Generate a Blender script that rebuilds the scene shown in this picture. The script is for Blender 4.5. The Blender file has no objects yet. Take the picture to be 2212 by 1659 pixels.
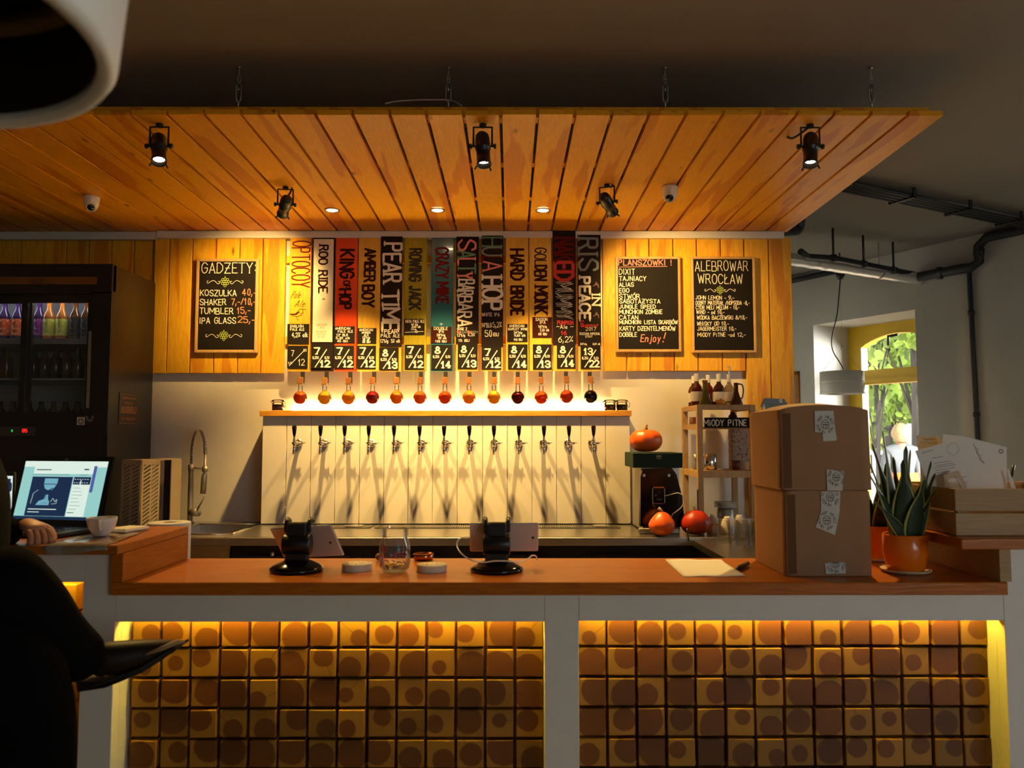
import bpy, bmesh, math, random
from mathutils import Vector, Matrix, Euler
R = random.Random(7)
PI = math.pi
sc = bpy.context.scene
COL = sc.collection
F = 1750.0
# ------------------------------------------------------------------ camera
cam_d = bpy.data.cameras.new('camera')
cam = bpy.data.objects.new('camera', cam_d)
COL.objects.link(cam)
cam.location = (0, 0, 1.38)
cam.rotation_euler = (math.radians(90 + 3.84), 0, math.radians(-0.13))
cam_d.sensor_width = 36
cam_d.lens = F / 2212 * 36
cam_d.clip_start = 0.02
cam_d.dof.use_dof = True
cam_d.dof.focus_distance = 4.0
cam_d.dof.aperture_fstop = 5.0
sc.camera = cam
CR = cam.rotation_euler.to_matrix()
# ------------------------------------------------------------------ world: bright hazy daytime sky
w = bpy.data.worlds.new('world'); sc.world = w; w.use_nodes = True
nt = w.node_tree; nt.nodes.clear()
o_ = nt.nodes.new('ShaderNodeOutputWorld'); b_ = nt.nodes.new('ShaderNodeBackground')
sky = nt.nodes.new('ShaderNodeTexSky'); sky.sky_type = 'NISHITA'; sky.sun_disc = False
sky.sun_elevation = math.radians(48); sky.sun_rotation = math.radians(200); sky.dust_density = 3
mx = nt.nodes.new('ShaderNodeMixRGB'); mx.inputs[0].default_value = 0.6
mx.inputs[2].default_value = (5.5, 5.8, 6.0, 1)
nt.links.new(sky.outputs[0], mx.inputs[1]); nt.links.new(mx.outputs[0], b_.inputs[0])
b_.inputs[1].default_value = 0.6
nt.links.new(b_.outputs[0], o_.inputs[0])
# ------------------------------------------------------------------ sun, daylight, exposure
def lamp(name, kind, loc, energy, color, **kw):
    d = bpy.data.lights.new(name, kind); d.energy = energy; d.color = color
    for k, v in kw.items():
        if k not in ('target',): setattr(d, k, v)
    o = bpy.data.objects.new(name, d); COL.objects.link(o); o.location = loc
    if 'target' in kw:
        o.rotation_euler = (Vector(kw['target']) - Vector(loc)).to_track_quat('-Z', 'Y').to_euler()
    return o
sun = lamp('sun', 'SUN', (0, 0, 30), 6.0, (1, .95, .82), angle=0.01)
sun.rotation_euler = Vector((0.75, 0.5, -0.95)).to_track_quat('-Z', 'Y').to_euler()
WALL0 = Vector((2.53, 7.28, 0)); D1 = Vector((.47, -.883, 0)).normalized(); NW = Vector((.883, .47, 0)).normalized()
def wp(s, t, z): return WALL0 + D1 * s + NW * t + Vector((0, 0, z))
DAY = (.86, .95, 1.0)
for s0, s1, e in ((3.2, 4.6, 10), (5.6, 7.0, 8), (8.0, 9.4, 7)):
    lamp('window_daylight', 'AREA', wp((s0 + s1) / 2, .62, 1.6), e, DAY, shape='RECTANGLE', size=1.3, size_y=1.8,
         target=wp((s0 + s1) / 2, -2, 1.0))
lamp('window_daylight', 'AREA', (4.6, -3.45, 1.7), 11, DAY, shape='RECTANGLE', size=2.6, size_y=1.6, target=(1.4, 2.0, .9))
lamp('window_daylight', 'AREA', wp(2.3, 2.7, 2.5), 1400, (1, 1, .97), shape='RECTANGLE', size=2.2, size_y=2.2, target=wp(.3, .2, 1.4))  # added lamp outside, out of view, brightening the window reveal
sc.view_settings.view_transform = 'Standard'
sc.view_settings.look = 'None'
sc.view_settings.exposure = 0.25
sc.view_settings.gamma = 1.0
sc.view_settings.use_curve_mapping = False
sc.cycles.use_denoising = True
sc.cycles.max_bounces = 10
sc.cycles.diffuse_bounces = 6
sc.cycles.transparent_max_bounces = 24
sc.cycles.caustics_reflective = False
sc.cycles.caustics_refractive = False
sc.cycles.sample_clamp_indirect = 6

# ------------------------------------------------------------------ helpers
def P(px, py, D):
    """the point of the room at depth D seen at photo pixel (px, py)"""
    d = CR @ Vector(((px - 1106) / F, (829.5 - py) / F, -1))
    return cam.location + d * (D / d.y)
YREF = 940
def X(px, D): return P(px, YREF, D).x
def Z(py, D): return P(1102, py, D).z

def newmat(name):
    m = bpy.data.materials.new(name); m.use_nodes = True
    return m, m.node_tree, m.node_tree.nodes['Principled BSDF']
def mat(name, c, rough=.6, metal=0, spec=.5, emis=None, es=0, noise=0, nscale=8, coat=0, trans=0, bump=0, sss=0):
    m, nt, b = newmat(name)
    b.inputs['Base Color'].default_value = (*c, 1)
    b.inputs['Roughness'].default_value = rough
    b.inputs['Metallic'].default_value = metal
    b.inputs['Specular IOR Level'].default_value = spec
    b.inputs['Coat Weight'].default_value = coat
    b.inputs['Transmission Weight'].default_value = trans
    if emis:
        b.inputs['Emission Color'].default_value = (*emis, 1); b.inputs['Emission Strength'].default_value = es
    if noise or bump:
        tc = nt.nodes.new('ShaderNodeTexCoord'); n = nt.nodes.new('ShaderNodeTexNoise')
        n.inputs['Scale'].default_value = nscale; n.inputs['Detail'].default_value = 5
        nt.links.new(tc.outputs['Object'], n.inputs['Vector'])
        if noise:
            r = nt.nodes.new('ShaderNodeValToRGB')
            r.color_ramp.elements[0].position = .3; r.color_ramp.elements[1].position = .7
            r.color_ramp.elements[0].color = (*[max(0, x * (1 - noise)) for x in c], 1)
            r.color_ramp.elements[1].color = (*[min(1, x * (1 + noise * .5)) for x in c], 1)
            nt.links.new(n.outputs['Fac'], r.inputs[0]); nt.links.new(r.outputs[0], b.inputs['Base Color'])
        if bump:
            bp = nt.nodes.new('ShaderNodeBump'); bp.inputs['Strength'].default_value = bump; bp.inputs['Distance'].default_value = .004
            nt.links.new(n.outputs['Fac'], bp.inputs['Height']); nt.links.new(bp.outputs[0], b.inputs['Normal'])
    return m
def math_n(nt, op, a, b=None, c=None):
    n = nt.nodes.new('ShaderNodeMath'); n.operation = op
    for i, v in enumerate((a, b, c)):
        if v is None: continue
        if isinstance(v, (int, float)): n.inputs[i].default_value = v
        else: nt.links.new(v, n.inputs[i])
    return n.outputs[0]
def wood(name, light, dark, streak, axis='z', rough=.45, var=.25, knots=True, fine=1.0, streak_amt=.5):
    m, nt, b = newmat(name)
    N = nt.nodes.new; L = nt.links.new
    tc = N('ShaderNodeTexCoord'); oi = N('ShaderNodeObjectInfo')
    wn = N('ShaderNodeTexWhiteNoise'); wn.noise_dimensions = '1D'; L(oi.outputs['Random'], wn.inputs['W'])
    off = N('ShaderNodeVectorMath'); off.operation = 'SCALE'; L(wn.outputs['Color'], off.inputs[0]); off.inputs['Scale'].default_value = 37
    add = N('ShaderNodeVectorMath'); add.operation = 'ADD'; L(tc.outputs['Object'], add.inputs[0]); L(off.outputs[0], add.inputs[1])
    def mp(sc_):
        q = N('ShaderNodeMapping'); L(add.outputs[0], q.inputs['Vector'])
        i = 'xyz'.index(axis); v = [sc_] * 3; v[i] = sc_ * .09
        q.inputs['Scale'].default_value = v; return q
    g = N('ShaderNodeTexNoise'); g.inputs['Scale'].default_value = 1; g.inputs['Detail'].default_value = 3; L(mp(38).outputs[0], g.inputs['Vector'])
    wv = math_n(nt, 'MULTIPLY', g.outputs['Fac'], 42 * fine); wv = math_n(nt, 'SINE', wv); wv = math_n(nt, 'MULTIPLY_ADD', wv, .28, .45)
    f2 = N('ShaderNodeTexNoise'); f2.inputs['Scale'].default_value = 1; f2.inputs['Detail'].default_value = 5; L(mp(260).outputs[0], f2.inputs['Vector'])
    fac = math_n(nt, 'MULTIPLY_ADD', f2.outputs['Fac'], .5, wv); fac = math_n(nt, 'SUBTRACT', fac, .2)
    c1 = N('ShaderNodeMixRGB'); L(fac, c1.inputs[0]); c1.inputs[1].default_value = (*light, 1); c1.inputs[2].default_value = (*dark, 1)
    s = N('ShaderNodeTexNoise'); s.inputs['Scale'].default_value = 1; s.inputs['Detail'].default_value = 2; L(mp(11).outputs[0], s.inputs['Vector'])
    sr = N('ShaderNodeValToRGB'); sr.color_ramp.elements[0].position = .56; sr.color_ramp.elements[1].position = .6
    L(s.outputs['Fac'], sr.inputs[0])
    c2 = N('ShaderNodeMixRGB'); L(math_n(nt, 'MULTIPLY', sr.outputs[0], streak_amt), c2.inputs[0]); L(c1.outputs[0], c2.inputs[1]); c2.inputs[2].default_value = (*streak, 1)
    out = c2
    if knots:
        vo = N('ShaderNodeTexVoronoi'); vo.inputs['Scale'].default_value = 1
        q = N('ShaderNodeMapping'); L(add.outputs[0], q.inputs['Vector']); i = 'xyz'.index(axis); v = [7.] * 3; v[i] = 2.2; q.inputs['Scale'].default_value = v
        L(q.outputs[0], vo.inputs['Vector'])
        kr = N('ShaderNodeValToRGB'); kr.color_ramp.elements[0].position = .035; kr.color_ramp.elements[1].position = .08
        kr.color_ramp.elements[0].color = (1, 1, 1, 1); kr.color_ramp.elements[1].color = (0, 0, 0, 1)
        L(vo.outputs['Distance'], kr.inputs[0])
        c3 = N('ShaderNodeMixRGB'); L(math_n(nt, 'MULTIPLY', kr.outputs[0], .85), c3.inputs[0]); L(c2.outputs[0], c3.inputs[1]); c3.inputs[2].default_value = (.12, .03, .004, 1)
        out = c3
    hs = N('ShaderNodeHueSaturation'); L(out.outputs[0], hs.inputs['Color'])
    vv = math_n(nt, 'MULTIPLY_ADD', wn.outputs['Value'], var, 1 - var * .6); L(vv, hs.inputs['Value'])
    L(hs.outputs[0], b.inputs['Base Color'])
    b.inputs['Roughness'].default_value = rough; b.inputs['Specular IOR Level'].default_value = .3
    bp = N('ShaderNodeBump'); bp.inputs['Strength'].default_value = .15; bp.inputs['Distance'].default_value = .002
    L(fac, bp.inputs['Height']); L(bp.outputs[0], b.inputs['Normal'])
    return m
def endgrain(name):
    m, nt, b = newmat(name); N = nt.nodes.new; L = nt.links.new
    tc = N('ShaderNodeTexCoord'); oi = N('ShaderNodeObjectInfo')
    wn = N('ShaderNodeTexWhiteNoise'); wn.noise_dimensions = '1D'; L(oi.outputs['Random'], wn.inputs['W'])
    w2 = N('ShaderNodeTexWhiteNoise'); w2.noise_dimensions = '1D'; L(math_n(nt, 'ADD', oi.outputs['Random'], 3.7), w2.inputs['W'])
    so = N('ShaderNodeSeparateXYZ'); L(tc.outputs['Object'], so.inputs[0])
    sr = N('ShaderNodeSeparateXYZ'); L(wn.outputs['Color'], sr.inputs[0])
    s2 = N('ShaderNodeSeparateXYZ'); L(w2.outputs['Color'], s2.inputs[0])
    dist = N('ShaderNodeTexNoise'); dist.inputs['Scale'].default_value = 26; dist.inputs['Detail'].default_value = 2
    ad = N('ShaderNodeVectorMath'); ad.operation = 'ADD'; L(tc.outputs['Object'], ad.inputs[0]); L(wn.outputs['Color'], ad.inputs[1]); L(ad.outputs[0], dist.inputs['Vector'])
    dx = math_n(nt, 'ADD', so.outputs['X'], math_n(nt, 'MULTIPLY_ADD', sr.outputs['X'], .034, -.017))
    dz = math_n(nt, 'ADD', so.outputs['Z'], math_n(nt, 'MULTIPLY_ADD', sr.outputs['Y'], .034, -.017))
    r = math_n(nt, 'SQRT', math_n(nt, 'ADD', math_n(nt, 'MULTIPLY', dx, dx), math_n(nt, 'MULTIPLY', dz, dz)))
    r = math_n(nt, 'ADD', r, math_n(nt, 'MULTIPLY_ADD', dist.outputs['Fac'], .008, -.004))
    ring = math_n(nt, 'SINE', math_n(nt, 'MULTIPLY', r, 2300)); ring = math_n(nt, 'MULTIPLY_ADD', ring, .22, .3)
    HR = math_n(nt, 'MULTIPLY_ADD', sr.outputs['Z'], .028, .018)
    mr = N('ShaderNodeMapRange'); L(math_n(nt, 'SUBTRACT', HR, r), mr.inputs[0]); mr.inputs[1].default_value = -.0012; mr.inputs[2].default_value = .0016; inside = mr.outputs[0]
    c1 = N('ShaderNodeMixRGB'); L(ring, c1.inputs[0]); c1.inputs[1].default_value = (.40, .20, .020, 1); c1.inputs[2].default_value = (.27, .115, .008, 1)
    c2 = N('ShaderNodeMixRGB'); L(ring, c2.inputs[0]); c2.inputs[1].default_value = (.19, .062, .006, 1); c2.inputs[2].default_value = (.08, .020, .002, 1)
    c3 = N('ShaderNodeMixRGB'); L(inside, c3.inputs[0]); L(c1.outputs[0], c3.inputs[1]); L(c2.outputs[0], c3.inputs[2])
    # radial drying crack
    ang = N('ShaderNodeMath'); ang.operation = 'ARCTAN2'; L(dx, ang.inputs[0]); L(dz, ang.inputs[1])
    a2 = math_n(nt, 'ABSOLUTE', math_n(nt, 'SUBTRACT', ang.outputs[0], math_n(nt, 'MULTIPLY_ADD', s2.outputs['X'], 6.2, -3.1)))
    ck = math_n(nt, 'LESS_THAN', math_n(nt, 'MULTIPLY', a2, r), .0006)
    ck = math_n(nt, 'MULTIPLY', ck, math_n(nt, 'GREATER_THAN', r, .018)); ck = math_n(nt, 'MULTIPLY', ck, math_n(nt, 'GREATER_THAN', s2.outputs['Y'], .5))
    c4 = N('ShaderNodeMixRGB'); L(math_n(nt, 'MULTIPLY', ck, .8), c4.inputs[0]); L(c3.outputs[0], c4.inputs[1]); c4.inputs[2].default_value = (.05, .012, .002, 1)
    hs = N('ShaderNodeHueSaturation'); L(c4.outputs[0], hs.inputs['Color']); L(math_n(nt, 'MULTIPLY_ADD', s2.outputs['Z'], .45, .58), hs.inputs['Value'])
    L(hs.outputs[0], b.inputs['Base Color']); b.inputs['Roughness'].default_value = .5
    return m
def thinglass(name, tint=(1, 1, 1), ior=1.45, edge=1.0, haze=0):
    m = bpy.data.materials.new(name); m.use_nodes = True; nt = m.node_tree; nt.nodes.clear(); N = nt.nodes.new; L = nt.links.new
    o = N('ShaderNodeOutputMaterial'); mixs = N('ShaderNodeMixShader'); t = N('ShaderNodeBsdfTransparent'); g = N('ShaderNodeBsdfGlossy')
    t.inputs[0].default_value = (*tint, 1); g.inputs['Roughness'].default_value = .03
    fr = N('ShaderNodeFresnel'); fr.inputs[0].default_value = ior
    L(math_n(nt, 'MULTIPLY', fr.outputs[0], edge), mixs.inputs[0]); L(t.outputs[0], mixs.inputs[1]); L(g.outputs[0], mixs.inputs[2]); L(mixs.outputs[0], o.inputs[0])
    if haze:
        df = N('ShaderNodeBsdfDiffuse'); df.inputs[0].default_value = (.85, .85, .8, 1); m2 = N('ShaderNodeMixShader'); m2.inputs[0].default_value = haze; L(mixs.outputs[0], m2.inputs[1]); L(df.outputs[0], m2.inputs[2]); L(m2.outputs[0], o.inputs[0])
    return m

class MB:
    """collects shapes (world coordinates) for ONE mesh object"""
    def __init__(s): s.bm = bmesh.new(); s.mi = 0
    def _tag(s, faces, smooth=False):
        for f in faces: f.material_index = s.mi; f.smooth = smooth
    def box(s, a, b, bev=0, M=None):
        a = Vector(a); b = Vector(b); lo = Vector(map(min, a, b)); hi = Vector(map(max, a, b))
        r = bmesh.ops.create_cube(s.bm, size=1); vs = r['verts']
        for v in vs: v.co = Vector([(lo[i] + hi[i]) / 2 + v.co[i] * (hi[i] - lo[i]) for i in range(3)])
        fs = {f for v in vs for f in v.link_faces}
        if bev:
            e = {e for v in vs for e in v.link_edges}
            rr = bmesh.ops.bevel(s.bm, geom=list(e), offset=bev, segments=1, affect='EDGES')
            vs = set(v for f in rr['faces'] for v in f.verts); fs = {f for v in vs for f in v.link_faces}; vs = list(vs)
        if M is not None: bmesh.ops.transform(s.bm, matrix=M, verts=vs)
        s._tag(fs); return s
    def lathe(s, prof, c=(0, 0, 0), n=24, M=None, cap=True):
        """prof: (radius, z) pairs from one end to the other, about z"""
        c = Vector(c); rings = []
        for r, z in prof:
            if r < 1e-6: rings.append([s.bm.verts.new(c + Vector((0, 0, z)))])
            else: rings.append([s.bm.verts.new(c + Vector((r * math.cos(2 * PI * i / n), r * math.sin(2 * PI * i / n), z))) for i in range(n)])
        fs = []
        for a, b in zip(rings, rings[1:]):
            for i in range(n):
                j = (i + 1) % n
                q = [a[i % len(a)], a[j % len(a)], b[j % len(b)], b[i % len(b)]]
                q = list(dict.fromkeys(q))
                if len(q) > 2: fs.append(s.bm.faces.new(q))
        if cap:
            for rg in (rings[0], rings[-1]):
                if len(rg) > 2: fs.append(s.bm.faces.new(rg))
        s._tag(fs, True)
        if M is not None: bmesh.ops.transform(s.bm, matrix=M, verts=[v for r_ in rings for v in r_])
        return s
    def tube(s, pts, r, n=10, cap=True):
        """r: radius or list of radii"""
        pts = [Vector(p) for p in pts]; rs = r if isinstance(r, (list, tuple)) else [r] * len(pts)
        rings = []; up = None
        for i, p in enumerate(pts):
            t = (pts[min(i + 1, len(pts) - 1)] - pts[max(i - 1, 0)]).normalized()
            if up is None:
                up = t.orthogonal().normalized()
            up = (up - t * up.dot(t)).normalized(); sd = t.cross(up)
            rings.append([s.bm.verts.new(p + (up * math.cos(2 * PI * k / n) + sd * math.sin(2 * PI * k / n)) * rs[i]) for k in range(n)])
        fs = []
        for a, b in zip(rings, rings[1:]):
            for k in range(n): fs.append(s.bm.faces.new([a[k], a[(k + 1) % n], b[(k + 1) % n], b[k]]))
        if cap:
            fs.append(s.bm.faces.new(rings[0][::-1])); fs.append(s.bm.faces.new(rings[-1]))
        s._tag(fs, True); return s
    def prism(s, poly, a, M=None):
        """poly: list of 3-D points, extruded along vector a"""
        v0 = [s.bm.verts.new(Vector(p)) for p in poly]; v1 = [s.bm.verts.new(Vector(p) + Vector(a)) for p in poly]
        fs = [s.bm.faces.new(v0), s.bm.faces.new(v1[::-1])]; n = len(poly)
        for i in range(n): fs.append(s.bm.faces.new([v0[i], v1[i], v1[(i + 1) % n], v0[(i + 1) % n]]))
        s._tag(fs)
        if M is not None: bmesh.ops.transform(s.bm, matrix=M, verts=v0 + v1)
        return s
    def face(s, pts, smooth=False):
        f = s.bm.faces.new([s.bm.verts.new(Vector(p)) for p in pts]); s._tag([f], smooth); return s
    def sphere(s, c, r, sc_=(1, 1, 1), u=20, v=12, M=None):
        rr = bmesh.ops.create_uvsphere(s.bm, u_segments=u, v_segments=v, radius=r)
        for q in rr['verts']: q.co = Vector(c) + Vector([q.co[i] * sc_[i] for i in range(3)])
        s._tag({f for q in rr['verts'] for f in q.link_faces}, True)
        if M is not None: bmesh.ops.transform(s.bm, matrix=M, verts=rr['verts'])
        return s
    def grid(s, fn, nu, nv, smooth=True):
        vs = [[s.bm.verts.new(Vector(fn(i / nu, j / nv))) for j in range(nv + 1)] for i in range(nu + 1)]
        s._tag([s.bm.faces.new([vs[i][j], vs[i + 1][j], vs[i + 1][j + 1], vs[i][j + 1]]) for i in range(nu) for j in range(nv)], smooth); return s
WL = {}
def obj(name, mb, m, parent=None, fix=True, origin=None, **props):
    bm = mb.bm
    if fix: bmesh.ops.recalc_face_normals(bm, faces=bm.faces)
    vs = [v.co for v in bm.verts]
    lo = Vector([min(v[i] for v in vs) for i in range(3)]); hi = Vector([max(v[i] for v in vs) for i in range(3)])
    c = (lo + hi) / 2 if origin is None else Vector(origin)
    for v in bm.verts: v.co = v.co - c
    me = bpy.data.meshes.new(name); bm.to_mesh(me); bm.free()
    for q in (m if isinstance(m, (list, tuple)) else [m]): me.materials.append(q)
    o = bpy.data.objects.new(name, me); COL.objects.link(o)
    if parent: o.parent = parent; o.location = c - WL[parent.name]
    else: o.location = c
    WL[o.name] = c
    for k, v in props.items(): o[k] = v
    return o
def thing(name, label, cat, loc=(0, 0, 0), group=None, kind=None):
    o = bpy.data.objects.new(name, None); COL.objects.link(o); o.location = loc; o.empty_display_size = .05
    WL[o.name] = Vector(loc)
    if label: o['label'] = label
    if cat: o['category'] = cat
    if group: o['group'] = group
    if kind: o['kind'] = kind
    return o
def tag(o, label, cat, group=None, kind=None):
    o['label'] = label; o['category'] = cat
    if group: o['group'] = group
    if kind: o['kind'] = kind
    return o
def dup(root, loc, label=None, group=None, rz=None):
    r = root.copy(); COL.objects.link(r); r.location = loc; WL[r.name] = Vector(loc)
    if rz is not None: r.rotation_euler = (0, 0, rz)
    if label: r['label'] = label
    if group: r['group'] = group
    def rec(a, b):
        for ch in list(a.children):
            if ch == b or ch.name not in KIDS.get(a.name, ()): continue
            c = ch.copy(); COL.objects.link(c); c.parent = b; KIDS.setdefault(b.name, []).append(c.name); rec(ch, c)
    rec(root, r); return r
KIDS = {}
def remember(root):
    KIDS[root.name] = [c.name for c in root.children]
    for c in root.children: remember(c)
def struct(name, mb, m, parent=None):
    return obj(name, mb, m, parent, kind='structure') if parent is None else obj(name, mb, m, parent)
def smoothpath(pts, k=6):
    pts = [Vector(p) for p in pts]; out = []
    q = [pts[0]] + pts + [pts[-1]]
    for i in range(1, len(q) - 2):
        for j in range(k):
            t = j / k; a, b, c, d = q[i - 1], q[i], q[i + 1], q[i + 2]
            out.append(.5 * ((2 * b) + (c - a) * t + (2 * a - 5 * b + 4 * c - d) * t * t + (3 * b - a - 3 * c + d) * t ** 3))
    out.append(pts[-1]); return out

# ------------------------------------------------------------------ stroke lettering
GL = {
'A': "6|00 3A 60;13 53", 'B': "6|00 0A 4A 59 56 45 05;45 64 61 50 00", 'C': "6|68 59 4A 2A 19 07 03 11 20 40 51 62",
'D': "6|00 0A 3A 58 67 63 52 30 00", 'E': "5|5A 0A 00 50;05 45", 'F': "5|5A 0A 00;05 45",
'G': "6|68 59 4A 2A 19 07 03 11 20 40 51 63 65 35", 'H': "6|0A 00;6A 60;05 65", 'I': "2|1A 10", 'J': "5|4A 43 31 20 10 02",
'K': "6|0A 00;6A 04;25 60", 'L': "5|0A 00 50", 'M': "8|00 0A 43 8A 80", 'N': "6|00 0A 60 6A",
'O': "6|2A 4A 59 67 63 51 40 20 11 03 07 19 2A", 'P': "6|00 0A 4A 59 56 45 05", 'Q': "6|2A 4A 59 67 63 51 40 20 11 03 07 19 2A;42 60",
'R': "6|00 0A 4A 59 56 45 05;35 60", 'S': "6|68 5A 2A 19 07 16 54 63 61 40 20 02", 'T': "6|0A 6A;3A 30",
'U': "6|0A 03 11 20 40 51 63 6A", 'V': "6|0A 30 6A", 'W': "8|0A 20 48 60 8A", 'X': "6|0A 60;6A 00", 'Y': "6|0A 35 6A;35 30",
'Z': "6|0A 6A 00 60", '\u017b': "6|0A 6A 00 60;15 55", '\u00d3': "6|2A 4A 59 67 63 51 40 20 11 03 07 19 2A;3C 5D",
'\u0141': "5|0A 00 50;04 37", '\u00c4': "6|00 3A 60;13 53;1C 1D;5C 5D", '0': "5|2A 4A 58 52 40 20 12 18 2A", '1': "4|07 2A 20", '2': "6|08 1A 4A 68 66 00 60",
'3': "6|08 1A 4A 68 66 45 25;45 63 61 40 20 02", '4': "6|40 4A 03 63", '5': "6|5A 0A 06 46 64 61 40 10 02",
'6': "6|5A 17 03 11 20 40 62 64 46 26 05", '7': "6|0A 6A 20", '8': "6|3A 18 17 35 57 58 3A;35 03 01 20 40 61 63 35",
'9': "6|10 53 67 69 4A 2A 08 06 25 45 66", ',': "2|12 0n", '.': "2|10 11", '-': "4|04 44", '/': "5|00 5A", ':': "2|12 13;17 18",
'!': "2|14 1A;10 11", '%': "7|00 6A;1A 09 18 29 1A;51 42 53 62 51", '\u00b0': "3|1A 09 08 17 28 29 1A", '~': "6|04 26 35 44 66",
'a': "5|46 40;45 26 04 02 20 42", 'l': "2|1A 10", 'e': "5|03 44 35 16 04 02 10 30 41", 'n': "5|00 06;04 26 45 40",
'j': "3|26 2n 1o 0n;28 29", 'o': "5|16 36 45 41 30 10 01 05 16", 'y': "5|06 21;46 1o", 'd': "5|4A 40;45 26 04 02 20 42",
'b': "5|0A 00;05 26 44 42 20 01", 'k': "5|0A 00;46 03;13 40", 'g': "5|46 4n 2o 0n;45 26 04 02 20 42", 'i': "2|16 10;18 19",
'm': "7|00 06;05 26 35 30;35 56 65 60", 'r': "4|00 06;04 26 46", 'u': "5|06 02 10 30 42;46 40", '*': "6|30 3A;18 52;58 12",
}
VAL = {**{str(i): i for i in range(10)}, 'A': 10, 'B': 11, 'C': 12, 'D': 13, 'm': -1, 'n': -2, 'o': -3}
class Ink:
    """flat strokes on a plane: o origin, u right, v up (metres), n outwards"""
    def __init__(s, conv, n): s.mb = MB(); s.conv = conv; s.n = Vector(n); s.k = 0
    def poly(s, pts2):
        s.k += 1
        s.mb.face([s.conv(*p) + s.n * (.0006 + (s.k % 40) * 1.2e-5) for p in pts2])
    def stroke(s, pts, w, caps=True):
        for a, b in zip(pts, pts[1:]):
            dx, dy = b[0] - a[0], b[1] - a[1]; l = math.hypot(dx, dy)
            if l < 1e-9: continue
            nx, ny = -dy / l * w / 2, dx / l * w / 2
            s.poly([(a[0] + nx, a[1] + ny), (a[0] - nx, a[1] - ny), (b[0] - nx, b[1] - ny), (b[0] + nx, b[1] + ny)])
        if caps:
            for a in pts: s.poly([(a[0] + w / 2 * math.cos(k * PI / 4 + .39), a[1] + w / 2 * math.sin(k * PI / 4 + .39)) for k in range(8)])
    def text(s, t, x, y, h, wd, width=None, serif=False, jit=0.0, slant=0, vert=False, track=2.2):
        """photo-pixel units: x,y = lower left of first letter (y down), h cap height, wd stroke; vert: reads downwards, h along x"""
        tot = sum((float(GL[c].split('|')[0]) if c in GL else 4) + track for c in t) - track
        kx = (width / tot) if width else h / 10 * .8
        cx = 0
        for c in t:
            if c not in GL: cx += 4 + track; continue
            W, body = GL[c].split('|'); j1 = R.uniform(-jit, jit) * h; j2 = R.uniform(-jit, jit)
            for st in body.split(';'):
                pts = []
                for tk in st.split():
                    gx = VAL[tk[0]]; gy = VAL[tk[1]]
                    a = (cx + gx) * kx + slant * gy * h / 10 + j2 * gy * h / 20; b = gy * h / 10 + j1
                    pts.append((x + b, y + a) if vert else (x + a, y - b))
                s.stroke(pts, wd)
                if serif:
                    gy0 = [VAL[tk[1]] for tk in st.split()]
                    for idx in (0, -1):
                        if gy0[idx] in (0, 10):
                            q = pts[idx]; l = wd * 1.05
                            if vert: s.stroke([(q[0], q[1] - l), (q[0], q[1] + l)], wd * .55, False)
                            else: s.stroke([(q[0] - l, q[1]), (q[0] + l, q[1])], wd * .55, False)
            cx += float(W) + track
    def done(s, name, m, parent, **kw):
        return obj(name, s.mb, m, parent, fix=False, **kw) if s.k else None
def wallink(D): return Ink(lambda px, py: Vector((X(px, D), D, P(px, py, D).z)), (0, -1, 0))

# ------------------------------------------------------------------ materials
M = {}
M['plaster'] = mat('plaster_grey', (.50, .48, .425), .9, noise=.04, nscale=3, bump=.1)
M['ceilm'] = mat('ceiling_paint', (.25, .225, .19), .9, noise=.03, nscale=2)
M['white'] = mat('white_paint', (.74, .73, .68), .45, noise=.03, nscale=20)
M['whiteboard'] = mat('white_panel', (.80, .76, .66), .32, noise=.03, nscale=12)
M['floor'] = mat('floor_tiles', (.42, .34, .25), .6, noise=.2)
M['black'] = mat('black_plastic', (.006, .006, .007), .35)
M['blackm'] = mat('black_matte', (.008, .007, .007), .7)
M['blackg'] = mat('black_gloss', (.004, .003, .003), .12)
M['pipe'] = mat('pipe_black', (.018, .02, .024), .5)
M['chrome'] = mat('chrome', (.8, .78, .74), .12, 1)
M['steel'] = mat('steel', (.5, .47, .42), .28, 1, noise=.06, nscale=30)
M['steeld'] = mat('steel_side', (.42, .39, .34), .42, .85)
M['foil'] = mat('foil_duct', (.88, .88, .86), .32, .65, bump=1.0, nscale=28)
PL, PD, PS = (.80, .36, .035), (.66, .24, .016), (.50, .10, .005)
M['canopy'] = wood('pine_canopy', (.90, .42, .010), (.80, .32, .005), (.52, .10, .002), 'y', rough=.42, var=.22, streak_amt=.55)
M['board'] = wood('pine_wall', (.88, .51, .030), (.74, .34, .014), (.56, .15, .008), 'z', var=.22, streak_amt=.6)
M['edge'] = wood('pine_edge', (.42, .17, .02), (.30, .10, .01), (.2, .05, .004), 'x', knots=False)
M['worktop'] = wood('beech_top', (.50, .15, .007), (.36, .09, .004), (.30, .07, .003), 'x', rough=.3, var=.1, knots=False, streak_amt=.35)
M['worktopy'] = wood('beech_side', (.50, .15, .007), (.36, .09, .004), (.30, .07, .003), 'y', rough=.35, var=.1, knots=False, streak_amt=.35)
M['shelfw'] = wood('oak_shelf', (.62, .30, .04), (.44, .18, .018), (.36, .12, .01), 'x', rough=.4, knots=False)
M['rack'] = wood('pine_rack', (.62, .40, .17), (.50, .29, .10), (.42, .2, .05), 'z', knots=False, streak_amt=.3)
M['cratew'] = wood('pine_crate', (.46, .30, .13), (.38, .24, .10), (.36, .18, .06), 'x', streak_amt=.2)
M['block'] = endgrain('end_grain')
M['chalk'] = mat('chalkboard', (.012, .009, .008), .7, spec=.15)
M['inkw'] = mat('chalk_white', (.86, .80, .68), .8)
M['inkp'] = mat('chalk_pink', (.80, .26, .24), .8)
M['inko'] = mat('chalk_orange', (.80, .28, .16), .8)
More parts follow.
